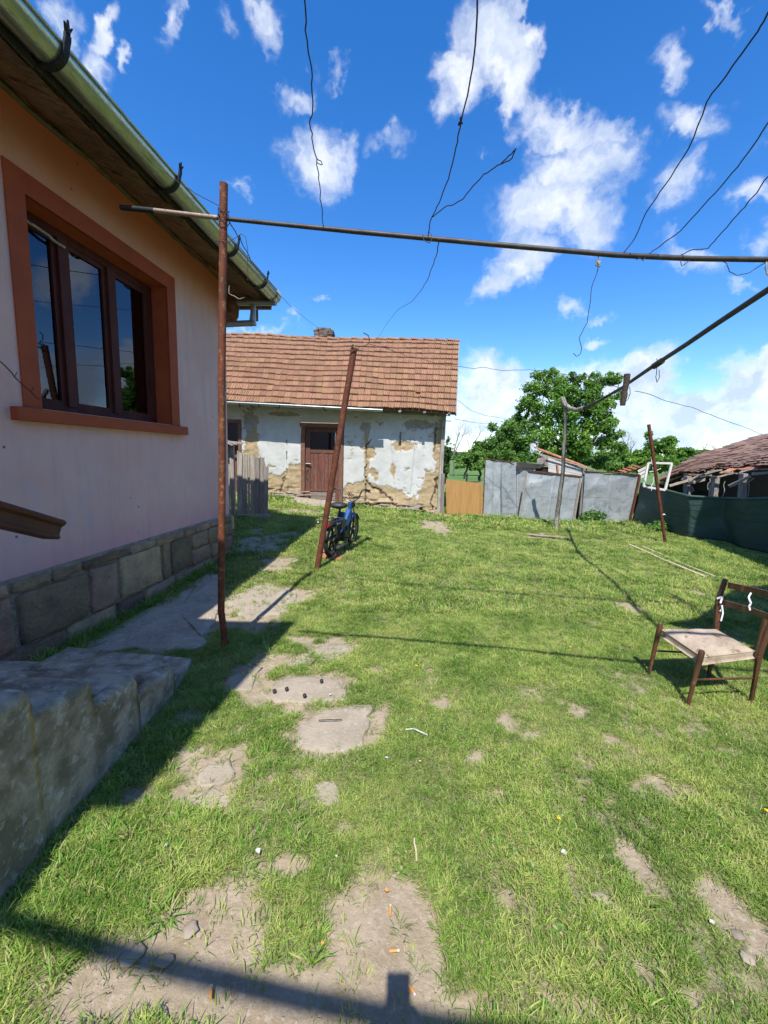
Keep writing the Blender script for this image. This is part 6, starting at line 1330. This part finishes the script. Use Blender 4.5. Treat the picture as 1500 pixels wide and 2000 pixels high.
def leaves_mesh(name, clumps, n, size, m, seed, hollow=.35):
    """clumps: (centre, radius vector); leaf rhombs spread through each clump, denser near its skin"""
    r = np.random.default_rng(seed); w = np.array([c[1][0] * c[1][1] * c[1][2] for c in clumps]) ** .66; w /= w.sum(); ci = r.choice(len(clumps), n, p=w)
    C = np.array([list(c[0]) for c in clumps])[ci]; R = np.array([list(c[1]) for c in clumps])[ci]
    d = r.normal(size=(n, 3)); d /= np.linalg.norm(d, axis=1)[:, None]; rad = (hollow + (1 - hollow) * r.random(n) ** .6) * (1 + .22 * r.normal(size=n).clip(-1, 1.6))
    P = C + d * R * rad[:, None] + r.normal(size=(n, 3)) * R * .10
    nrm = d + r.normal(size=(n, 3)) * .7 + np.array([0, 0, .35]); nrm /= np.linalg.norm(nrm, axis=1)[:, None]
    t = np.cross(nrm, r.normal(size=(n, 3))); t /= np.linalg.norm(t, axis=1)[:, None]; b = np.cross(nrm, t); s = size * (.6 + .8 * r.random(n))[:, None]
    v = np.stack([P - t * s, P + b * s * .45 - nrm * s * .12, P + t * s, P - b * s * .45 - nrm * s * .12], 1).reshape(-1, 3)
    return v
def build_leaves(name, v, m, parent):
    me = bpy.data.meshes.new(name); n = len(v) // 4; v = v - np.array(root_loc(parent))
    me.vertices.add(len(v)); me.vertices.foreach_set('co', v.astype(np.float32).ravel()); me.loops.add(len(v)); me.loops.foreach_set('vertex_index', np.arange(len(v), dtype=np.int32))
    me.polygons.add(n); me.polygons.foreach_set('loop_start', np.arange(0, 4 * n, 4, dtype=np.int32)); me.polygons.foreach_set('loop_total', np.full(n, 4, np.int32)); me.update(); me.validate(); me.materials.append(m)
    o = bpy.data.objects.new(name, me); COL.objects.link(o); o.parent = parent; return o
def tree(name, label, cat, base, clumps, n, size, m, seed, trunk_r=.1, fork=.35, group=None, barkm='trunk', gap=1.0):
    rs_ = random.Random(seed + 5); main = clumps; clumps = []
    for c in main:
        clumps.append((c[0], tuple(q * gap * .74 for q in c[1])))
        for k_ in range(7):
            d = Vector((rs_.gauss(0, 1), rs_.gauss(0, 1), rs_.gauss(.15, 1))).normalized(); f = rs_.uniform(.75, 1.22); rr_ = rs_.uniform(.22, .42)
            clumps.append(((c[0][0] + d.x * c[1][0] * f, c[0][1] + d.y * c[1][1] * f, c[0][2] + d.z * c[1][2] * f), tuple(q * rr_ for q in c[1])))
    rt = empty(name, base, label, cat, group); r = random.Random(seed); t = MB(); B = Vector(base)
    cz = sum(c[0][2] for c in clumps) / len(clumps); cx = sum(c[0][0] for c in clumps) / len(clumps); cy = sum(c[0][1] for c in clumps) / len(clumps)
    top = B.lerp(Vector((cx, cy, cz)), fork); t.tube(wiggle([B - ZV * .1, top], .04, 3, seed), [trunk_r * (1 - .25 * i / 3) for i in range(4)], 8)
    for c in main:
        C = Vector(c[0]); mid = top.lerp(C, .55) + Vector((r.uniform(-.1, .1), r.uniform(-.1, .1), r.uniform(-.05, .2)))
        t.tube(wiggle([top, mid, C], .05, 2, r.random()), [trunk_r * .55, trunk_r * .42, trunk_r * .3, trunk_r * .2, trunk_r * .1], 5)
        for k in range(4):
            d = Vector((r.gauss(0, 1), r.gauss(0, 1), r.gauss(.3, 1))).normalized(); t.tube(wiggle([C.lerp(mid, .3), C + Vector((d.x * c[1][0], d.y * c[1][1], d.z * c[1][2])) * .85], .05, 2, r.random()), [trunk_r * .14, trunk_r * .09, trunk_r * .04], 4)
    t.build('trunk', M[barkm], rt); build_leaves('crown', leaves_mesh('crown', clumps, n, size, m, seed), m, rt); return rt
def pxc(px, py, Y, rx, rz, ry=None):
    P = at_y(px, py, Y); k = Y / FPX; return (tuple(P), (rx * k, (ry if ry else (rx + rz) / 2) * k, rz * k))
YT = 17.0
big = [pxc(*q) for q in [(1060, 760, YT, 32, 24), (1095, 745, YT + .5, 26, 20), (1040, 795, YT - .3, 32, 26), (1080, 800, YT - .8, 34, 30), (1120, 785, YT - .3, 32, 30), (1160, 750, YT + .4, 30, 20), (1185, 742, YT + .5, 20, 13), (1175, 785, YT, 30, 24), (1030, 835, YT - .4, 28, 24), (1065, 850, YT - 1, 32, 30), (1110, 845, YT - 1.2, 34, 32), (1155, 830, YT - .7, 34, 30), (1185, 815, YT, 22, 24), (1130, 885, YT - .8, 40, 26), (1085, 885, YT - .7, 36, 22), (1180, 865, YT - .3, 30, 26), (1130, 740, YT, 16, 12), (1075, 733, YT, 14, 10), (1150, 770, YT - .8, 26, 22), (1195, 845, YT, 14, 14), (1012, 815, YT, 14, 18), (1100, 770, YT - 1.0, 26, 20)]]
tree('leafy_tree', 'tallest bright green leafy tree behind the sheet metal gates', 'tree', (8.0, YT, .05), big, 30000, .062, M['leafA'], 11, .16, .4, gap=.85)
tree('rounded_bush', 'light green bush left of the tallest tree behind the sheet metal fence', 'bush', (4.6, 15.5, .05), [pxc(*q) for q in [(985, 848, 15.5, 26, 26), (960, 870, 15.2, 26, 26), (1005, 845, 15.6, 22, 28), (1015, 875, 15.6, 26, 30), (935, 882, 15, 20, 16), (975, 888, 15, 34, 20), (1010, 905, 15.2, 30, 18)]], 15000, .052, M['leafB'], 12, .08, .3, gap=.9)
tree('small_fruit_tree', 'small low fruit tree with visible stem in the meadow gap', 'tree', tuple(at_y(907, 931, 19)), [pxc(*q) for q in [(902, 902, 19, 16, 12), (918, 900, 19, 16, 14), (930, 908, 19, 12, 12), (912, 890, 19, 16, 8)]], 3200, .07, M['leafB'], 13, .05, .7)
tree('fence_shrub', 'low leafy shrub just behind the left end of the metal fence', 'bush', tuple(at_y(938, 935, 14)), [pxc(*q) for q in [(938, 905, 14, 14, 14), (936, 890, 14, 10, 10)]], 2200, .055, M['leafB'], 14, .05, .4)
tree('dark_shrub', 'narrow dark shrub hard against the corner of the old house', 'bush', tuple(at_y(868, 940, 16)), [pxc(*q) for q in [(868, 885, 16, 11, 22), (870, 910, 16, 10, 22), (866, 930, 16, 8, 12)]], 2600, .06, M['leafC'], 15, .05, .4)
tree('hedge_bush', 'green bush behind the shed left of its tiled roof', 'bush', tuple(at_y(1290, 920, 19)), [pxc(*q) for q in [(1275, 873, 19, 20, 20), (1300, 875, 19, 24, 16), (1258, 890, 19, 20, 16), (1330, 885, 19, 20, 12), (1285, 900, 18.6, 34, 14), (1325, 905, 18.6, 28, 12), (1240, 902, 18.8, 20, 14)]], 11000, .075, M['leafA'], 16, .07, .4)
tree('low_hedge', 'low mixed thicket between the tallest tree and the shed', 'bush', tuple(at_y(1220, 920, 20)), [pxc(*q) for q in [(1215, 885, 20, 22, 16), (1205, 900, 20, 24, 14), (1235, 900, 20.5, 18, 14), (1215, 915, 19, 30, 16), (1255, 915, 19, 26, 14), (1170, 905, 18, 26, 14), (1300, 912, 19, 30, 12), (1350, 900, 20, 24, 10)]], 11000, .07, M['leafB'], 17, .06, .4)
tree('far_bush', 'pale far bush on the skyline above the shed roof', 'bush', tuple(at_y(1360, 900, 26)), [pxc(*q) for q in [(1360, 886, 26, 16, 8), (1375, 884, 26, 14, 7), (1345, 888, 26, 12, 6)]], 2600, .09, M['leafB'], 18, .06, .4)
def bare_tree(label, px, pyb, pyt, Y, seed, spread=.5):
    base = at_y(px, pyb, Y); H_ = (pyb - pyt) / FPX * Y; rt = empty('bare_tree', base, label, 'tree', 'bare leafless trees'); r = random.Random(seed); t = MB(); cr = MB()
    def grow(P, d, L_, rad, lev, mb):
        pts = [P]; 
        for k in range(3): d = (d + Vector((r.gauss(0, .13), r.gauss(0, .13), r.uniform(0, .10)))).normalized(); pts.append(pts[-1] + d * L_ / 3)
        mb.tube(pts, [rad, rad * .85, rad * .7, rad * .55], 5 if lev < 2 else 3, cap=False)
        if lev >= 4: return
        for k in range(3 if lev < 3 else 3):
            q = pts[r.choice((1, 2, 3, 3))]; dn = (d + Vector((r.gauss(0, spread), r.gauss(0, spread), r.gauss(.1, spread * .6)))).normalized(); grow(q, dn, L_ * r.uniform(.55, .75), rad * .5, lev + 1, cr)
    grow(base, Vector((0, 0, 1)), H_ * .42, .014 * Y / 14 + .03, 0, t); t.build('trunk', M['baretwig'], rt); cr.build('crown', M['baretwig'], rt)
for a_ in (('leafless tree nearest the corner of the old house', 886, 930, 800, 24, 3), ('smaller leafless tree in the gap beyond the ochre gate', 918, 905, 820, 34, 4), ('leafless tree just left of the light green bush', 942, 900, 812, 36, 5), ('thin leafless tree on the skyline right of the hedge bush', 1372, 895, 862, 45, 6), ('leafless tree above the left end of the shed roof', 1218, 895, 845, 34, 7), ('leafless tree on the skyline above the shed roof', 1395, 890, 862, 45, 8), ('leafless tree left of the hedge bush behind the leaning pole', 1232, 900, 850, 32, 9)): bare_tree(*a_)
# far tree belt in the meadow
fb_ = []
r = random.Random(9)
for i in range(120):
    x = r.uniform(-160, 260); Y = 230 + r.uniform(-30, 60); fb_.append(((x, Y, 1.6 + r.uniform(0, 1.5)), (r.uniform(5, 11), 5, r.uniform(2.0, 4.2))))
v = leaves_mesh('b', fb_, 26000, .8, None, 44)
ft = MB(); ft.v = [tuple(p) for p in v]; ft.f = [(4 * i, 4 * i + 1, 4 * i + 2, 4 * i + 3) for i in range(len(v) // 4)]; ft.sm = [False] * len(ft.f)
ft.build('far_woods', M['leafC'], kind='stuff', label='far belt of trees at the end of the meadow')
# old wire-and-post fence in the meadow gap
pf = empty('pasture_fence', (2.6, 19.5, .05), 'low pasture fence of thin rails beyond the ochre gate', 'fence')
for x in (1.9, 2.9, 3.9, 4.9): q = MB(); q.bar((x, 19.6, 0), (x, 19.6, .85), .07, .07); q.build('post', M['oldwood'], pf)
for z in (.45, .75): q = MB(); q.bar((1.0, 19.55, z), (5.2, 19.55, z + .02), .03, .04); q.build('rail', M['oldwood_h'], pf)

# ---- grass: tufts of real blades, instanced
def tuft(seed, n, h, w, spread, lean, m, name):
    r = random.Random(seed); mb = MB()
    for i in range(n):
        a_ = r.uniform(0, 2 * PI); rr = spread * math.sqrt(r.random()); p = Vector((math.cos(a_) * rr, math.sin(a_) * rr, -.004)); hh = h * r.uniform(.5, 1.15); ww = w * r.uniform(.6, 1.2)
        da = a_ + r.gauss(0, .9); d = Vector((math.cos(da), math.sin(da), 0)); sd = Vector((-d.y, d.x, 0)); ln = lean * r.uniform(.2, 1.4)
        vs = []
        for t in (0, .4, .75): c = p + d * hh * ln * t * t * 1.3 + ZV * hh * (t - .25 * ln * t * t); k = ww * (1 - .55 * t) / 2; vs += [c - sd * k, c + sd * k]
        c = p + d * hh * ln * 1.3 + ZV * hh * (1 - .35 * ln); vs.append(c); mb.add(vs, [(0, 1, 3, 2), (2, 3, 5, 4), (4, 5, 6)], False)
    me = mb.mesh(name, m); return bpy.data.objects.new(name, me)
def weed(seed, n, h, m):
    r = random.Random(seed); mb = MB()
    for i in range(n):
        a_ = 2 * PI * i / n + r.uniform(-.3, .3); d = Vector((math.cos(a_), math.sin(a_), 0)); sd = Vector((-d.y, d.x, 0)); L_ = h * r.uniform(.7, 1.3); w_ = L_ * .22; vs = []
        for t, k in ((.1, .2), (.45, 1), (.8, .8)): c = d * L_ * t + ZV * (L_ * .55 * math.sin(t * 2.6) + .004); vs += [c - sd * w_ * k, c + sd * w_ * k]
        vs.append(d * L_ * 1.05 + ZV * L_ * .12); mb.add(vs, [(0, 1, 3, 2), (2, 3, 5, 4), (4, 5, 6)])
    me = mb.mesh('weed', m); return bpy.data.objects.new('weed', me)
def scatter(name, label, x, y, z, rot, scl, src, tilt=.22):
    n = len(x); me = bpy.data.meshes.new(name); me.vertices.add(n); me.vertices.foreach_set('co', np.stack([x, y, z], -1).astype(np.float32).ravel())
    def av(nm, arr, typ): a_ = me.attributes.new(nm, typ, 'POINT'); a_.data.foreach_set('vector' if typ == 'FLOAT_VECTOR' else 'value', np.ascontiguousarray(arr).ravel())
    av('rot', np.stack([rng.normal(0, tilt, n), rng.normal(0, tilt, n), rot], -1).astype(np.float32), 'FLOAT_VECTOR'); av('scl', scl.astype(np.float32), 'FLOAT'); av('pick', rng.integers(0, len(src), n).astype(np.int32), 'INT')
    o = bpy.data.objects.new(name, me); COL.objects.link(o); tag(o, label, None, None, 'stuff')
    ng = bpy.data.node_groups.new(name + '_scatter', 'GeometryNodeTree'); ng.interface.new_socket('Geometry', in_out='INPUT', socket_type='NodeSocketGeometry'); ng.interface.new_socket('Geometry', in_out='OUTPUT', socket_type='NodeSocketGeometry')
    N = ng.nodes; L = ng.links; gi = N.new('NodeGroupInput'); go = N.new('NodeGroupOutput'); gti = N.new('GeometryNodeGeometryToInstance')
    for s in src[::-1]: oi = N.new('GeometryNodeObjectInfo'); oi.inputs['Object'].default_value = s; oi.inputs['As Instance'].default_value = True; L.new(oi.outputs['Geometry'], gti.inputs[0])
    # object-info instances joined, then one picked per point
    N.remove(gti); jn = N.new('GeometryNodeJoinGeometry')
    for nd in [n_ for n_ in N if n_.bl_idname == 'GeometryNodeObjectInfo']: L.new(nd.outputs['Geometry'], jn.inputs[0])
    ip = N.new('GeometryNodeInstanceOnPoints'); L.new(gi.outputs[0], ip.inputs['Points']); L.new(jn.outputs[0], ip.inputs['Instance']); ip.inputs['Pick Instance'].default_value = True
    def na(nm, typ): a_ = N.new('GeometryNodeInputNamedAttribute'); a_.data_type = typ; a_.inputs['Name'].default_value = nm; return a_.outputs['Attribute']
    L.new(na('pick', 'INT'), ip.inputs['Instance Index']); L.new(na('scl', 'FLOAT'), ip.inputs['Scale'])
    er = N.new('FunctionNodeEulerToRotation'); L.new(na('rot', 'FLOAT_VECTOR'), er.inputs[0]); L.new(er.outputs[0], ip.inputs['Rotation']); L.new(ip.outputs[0], go.inputs[0])
    md = o.modifiers.new('scatter', 'NODES'); md.node_group = ng; return o
short = [tuft(100 + i, 17, .024, .0028, .030, 1.0, M['grassm'], 'short_tuft') for i in range(5)]
mid = [tuft(150 + i, 15, .055, .008, .060, .9, M['grassm'], 'mid_tuft') for i in range(4)]
farT = [tuft(170 + i, 14, .08, .020, .13, .9, M['grassm'], 'far_tuft') for i in range(3)]
tall = [tuft(200 + i, 15, .058, .0055, .028, .95, M['lushm'], 'tall_tuft') for i in range(5)]
weeds = [weed(300 + i, 7, .045, M['weedm']) for i in range(3)]

def inside_poly(x, y, P):
    c = np.zeros(len(x), bool); n = len(P)
    for i in range(n):
        x0, y0 = P[i]; x1, y1 = P[(i + 1) % n]; cond = ((y0 > y) != (y1 > y)); xi = (x1 - x0) * (y - y0) / (y1 - y0 + 1e-12) + x0; c ^= cond & (x < xi)
    return c
walls = [[(-1.36, .2), (-1.345, 2.58), (-1.42, 2.9), (-2.5, 3.0), (-4, 3), (-4, 0)], [(-2.27, 6.05), (-2.9, 0), (-9, 0), (-9, 6.3)], [(-7, 10.96), (1.5, 10.96), (1.5, 16), (-7, 16)]]
slabsP = [[(p.x, p.y) for p in (g(395, 1262), g(240, 1268), Vector((-2.30, 2.95, 0)), Vector((-2.26, 3.9, 0)), Vector((-2.08, 5.0, 0)), g(436, 1122), g(428, 1190))]] + [[(p.x, p.y) for p in P] for P in ([g(535,1360), g(545,1338), g(600,1320), g(652,1326), g(682,1347), g(676,1364), g(600,1372)], [g(586,1456), g(590,1420), g(617,1396), g(690,1384), g(722,1380), g(718,1410), g(702,1438), g(696,1462), g(660,1466)])]
def candidates(n, x0, x1, y0, y1): return rng.uniform(x0, x1, n), rng.uniform(y0, y1, n)
def keepmask(x, y):
    k = np.ones(len(x), bool)
    for P in walls + slabsP: k &= ~inside_poly(x, y, P)
    fov = np.abs(x) < y * 1.12 + .9; return k & fov
def place(name, label, n, box, src, dens, s0, s1, tilt=.22):
    x, y = candidates(n, *box); k = keepmask(x, y); x, y = x[k], y[k]; sm = soil_mask(x, y); p = dens(x, y, sm); k = rng.random(len(x)) < p; x, y = x[k], y[k]
    z = gz(x, y) + micro(x, y); hv = fbm(x * 1.7, y * 1.7, 77, 3); s = rng.uniform(s0, s1, len(x)) * (.6 + .8 * hv); return scatter(name, label, x, y, z, rng.uniform(0, 2 * PI, len(x)), s, src, tilt)
lush = lambda x, y: np.clip(blobfield(LUSH, x, y) + (fbm(x * 4, y * 4, 15, 3) - .5) * .8, 0, 1) * (blobfield(LUSH, x, y) > .02)
base_d = lambda x, y, s: (1 - s) ** 1.2 * (.45 + .9 * sstep(.34, .56, fbm(x * 6, y * 6, 19, 4))) + .03
place('short_grass', 'short trodden lawn grass close to the viewer', 84000, (-2.4, 4.0, .5, 4.2), short, base_d, .75, 1.25)
place('lawn_grass', 'short lawn grass across the middle of the yard', 62000, (-4.5, 8, 4.0, 9.0), mid, base_d, .55, 1.0)
place('far_grass', 'lawn grass at the far end of the yard', 36000, (-5, 13, 8.8, 20), farT, lambda x, y, s: (1 - s) * .9, .6, 1.1)
place('tall_grass', 'lush taller grass along the steps and in tufts', 42000, (-2.6, 6.5, .5, 11), tall, lambda x, y, s: np.clip(lush(x, y) * (1 - .85 * s), 0, 1), .5, 1.05, .30)
place('weeds', 'broad-leaved weeds among the grass', 5200, (-2.6, 5, .6, 8), weeds, lambda x, y, s: (1 - s) * sstep(.5, .62, fbm(x * 1.3, y * 1.3, 23, 3)), .2, .5)
# strip of tall weeds along fence and wall feet
nl = 420; t = rng.random(nl); xa = np.where(t < .4, rng.uniform(-3.4, 1.4, nl), rng.uniform(2.2, 6.2, nl)); yb = np.where(t < .4, 10.78, np.interp(xa, [2.2, 3.3, 4.5, 6.2], [g(943, 1008).y - .25, g(1040, 1014).y - .2, g(1120, 1020).y - .25, g(1232, 1023).y - .15])) - np.abs(rng.normal(0, .12, nl))
scatter('wall_foot_weeds', 'taller weeds along the foot of the old house and the metal fence', xa, yb, gz(xa, yb), rng.uniform(0, 6.28, nl), rng.uniform(1.2, 2.6, nl), weeds + tall, .3)
nl = 170; u_ = rng.uniform(.2, 3.3, nl); xw = K.x - u_ * .0906 + .06 + np.abs(rng.normal(0, .05, nl)); yw = 6.0 - u_; k_ = (fbm(u_ * 2, u_ * 0, 5, 3) > .42); xw, yw = xw[k_], yw[k_]
scatter('plinth_grass', 'grass tufts growing along the stone plinth', xw, yw, gz(xw, yw) + .01, rng.uniform(0, 6.28, len(xw)), rng.uniform(1.0, 1.9, len(xw)), tall, .3)
# leafy weed plants by the fence
for (px, py, s_, lb_) in ((1155, 1020, .30, 'clump of nettles right of the branch post'), (1290, 1040, .26, 'weed plant in front of the green netting near the leaning pole'), (1195, 1018, .16, 'low weeds below the wide metal sheet')):
    P = g(px, py); o = empty('weed_plant', P, lb_, 'plant', 'weeds along the metal fence'); v = leaves_mesh('l', [((P.x, P.y, P.z + s_ * .5), (s_ * 1.1, s_ * .5, s_ * .55))], int(1400 * s_), .045, None, px); build_leaves('leaves', v, M['leafB'], o)

# ================================================================== OUTSIDE THE FRAME: barn and the photographer
barn = empty('barn', (8.6, 0, 0), 'tall plank barn beyond the right edge of the view whose shade falls on the netting', 'barn')
E0, E1 = Vector((3.60, -6.8, 0)), Vector((6.48, 6.5, 0)); eu = (E1 - E0).normalized(); ev = Vector((eu.y, -eu.x, 0)); EL = (E1 - E0).length
def BP(a_, b_, z): P = E0 + eu * a_ + ev * b_; return (P.x, P.y, z)
q = MB()
for (a0, a1, b0, b1) in ((.3, EL - .3, .6, .72), (EL - .42, EL - .3, .72, 6.2), (.3, .42, .72, 6.2), (.3, EL - .3, 6.2, 6.32)): q.hexa([BP(a0, b0, -.2), BP(a1, b0, -.2), BP(a1, b1, -.2), BP(a0, b1, -.2), BP(a0, b0, 4.78), BP(a1, b0, 4.78), BP(a1, b1, 4.78), BP(a0, b1, 4.78)])
q.build('wall', M['barnwall'], barn)
q = MB()
for (b0, z0_, b1, z1_) in ((0, 4.68, 3.5, 7.2), (3.5, 7.2, 7.0, 4.68)): q.hexa([BP(0, b0, z0_), BP(EL, b0, z0_), BP(EL, b1, z1_), BP(0, b1, z1_), BP(0, b0, z0_ + .14), BP(EL, b0, z0_ + .14), BP(EL, b1, z1_ + .14), BP(0, b1, z1_ + .14)])
q.build('roof', M['tile_old'], barn)

def skin(name, joints, edges, m, parent, sub=2):
    me = bpy.data.meshes.new(name); me.from_pydata([tuple(Vector(j[0]) - root_loc(parent)) for j in joints], edges, []); me.materials.append(m)
    o = bpy.data.objects.new(name, me); COL.objects.link(o); o.parent = parent; sk = o.modifiers.new('skin', 'SKIN'); sk.use_smooth_shade = True
    if not me.skin_vertices: pass
    for i, j in enumerate(joints):
        rx = j[1]; me.skin_vertices[0].data[i].radius = rx if isinstance(rx, tuple) else (rx, rx)
    me.skin_vertices[0].data[0].use_root = True; s = o.modifiers.new('sub', 'SUBSURF'); s.levels = sub; s.render_levels = sub; return o
CB = C0 - CD * .016
def cl(r_, u_, d_): return CB + CR * r_ + CU * u_ + CD * d_
ph = empty('phone', cl(0, -.06, 0), 'black phone held upright at the camera position', 'phone')
q = MB(); q.prism([cl(-.049, .031, 0), cl(.026, .031, 0), cl(.026, -.142, 0), cl(-.049, -.142, 0)], CD * -.008); q.build('phone_body', M['phone'], ph, bevel=.002)
pe = empty('person', (-.03, -.42, 0), 'person standing behind the camera, seen only by the shadow of the raised phone and hands', 'person')
hx0 = -.011
body = [((-.03, -.45, .98), .10), ((-.03, -.45, 1.18), .11), ((-.03, -.44, 1.36), .10), ((-.03, -.43, 1.47), .05), ((-.03, -.40, 1.56), .075), ((-.03, -.39, 1.66), .085), ((-.03, -.39, 1.73), .055)]
edges = [(i, i + 1) for i in range(6)]
for s_ in (-1, 1):
    k = len(body); wr = cl(hx0 + s_ * .075, -.15, -.035); body += [((-.03 + s_ * .17, -.43, 1.39), .055), ((-.03 + s_ * .27, -.30, 1.17), .040), (tuple(wr), .026), (tuple(cl(hx0 + s_ * .062, -.09, -.03)), .027)]
    edges += [(2, k), (k, k + 1), (k + 1, k + 2), (k + 2, k + 3)]
    for f in range(4):
        b0 = cl(hx0 + s_ * .055, -.07 - .019 * f, -.026); k2_ = len(body); body += [(tuple(cl(hx0 + s_ * .050, -.062 - .019 * f, -.020)), .0095), (tuple(cl(hx0 + s_ * .043, -.060 - .019 * f, -.010)), .0085), (tuple(cl(hx0 + s_ * .030, -.062 - .019 * f, -.0135)), .0075)]
        edges += [(k + 3, k2_), (k2_, k2_ + 1), (k2_ + 1, k2_ + 2)]
    k3 = len(body); body += [(tuple(cl(hx0 + s_ * .045, -.105, -.035)), .011), (tuple(cl(hx0 + s_ * .022, -.088, -.026)), .010)]; edges += [(k + 3, k3), (k3, k3 + 1)]
    k4 = len(body); body += [((-.03 + s_ * .10, -.45, .90), .09), ((-.03 + s_ * .12, -.44, .50), .058), ((-.03 + s_ * .13, -.47, .09), .042), ((-.03 + s_ * .14, -.34, .035), .035)]; edges += [(0, k4), (k4, k4 + 1), (k4 + 1, k4 + 2), (k4 + 2, k4 + 3)]
skin('body', body, edges, M['skin'], pe)
sh_j = [((-.03, -.45, .95), .145), ((-.03, -.45, 1.18), .145), ((-.03, -.44, 1.38), .125)]; e2 = [(0, 1), (1, 2)]
for s_ in (-1, 1): k = len(sh_j); sh_j += [((-.03 + s_ * .17, -.43, 1.39), .072), ((-.03 + s_ * .25, -.33, 1.22), .060)]; e2 += [(2, k), (k, k + 1)]
skin('shirt', sh_j, e2, M['cloth_blue'], pe)
tj = [((-.03, -.45, .98), .14)]; e3 = []
for s_ in (-1, 1): k = len(tj); tj += [((-.03 + s_ * .10, -.45, .88), .105), ((-.03 + s_ * .12, -.44, .50), .080), ((-.03 + s_ * .13, -.47, .12), .062)]; e3 += [(0, k), (k, k + 1), (k + 1, k + 2)]
skin('trousers', tj, e3, M['cloth_grey'], pe)
q = MB(); q.ball((-.03, -.41, 1.70), .105, 16, 10, (.85, 1.0, .95)); q.build('hair', M['hair'], pe)
for s_ in (-1, 1): q = MB(); q.ball((-.03 + s_ * .14, -.38, .05), .06, 12, 8, (.8, 2.0, .8)); q.build('shoe', M['vinyl'], pe)
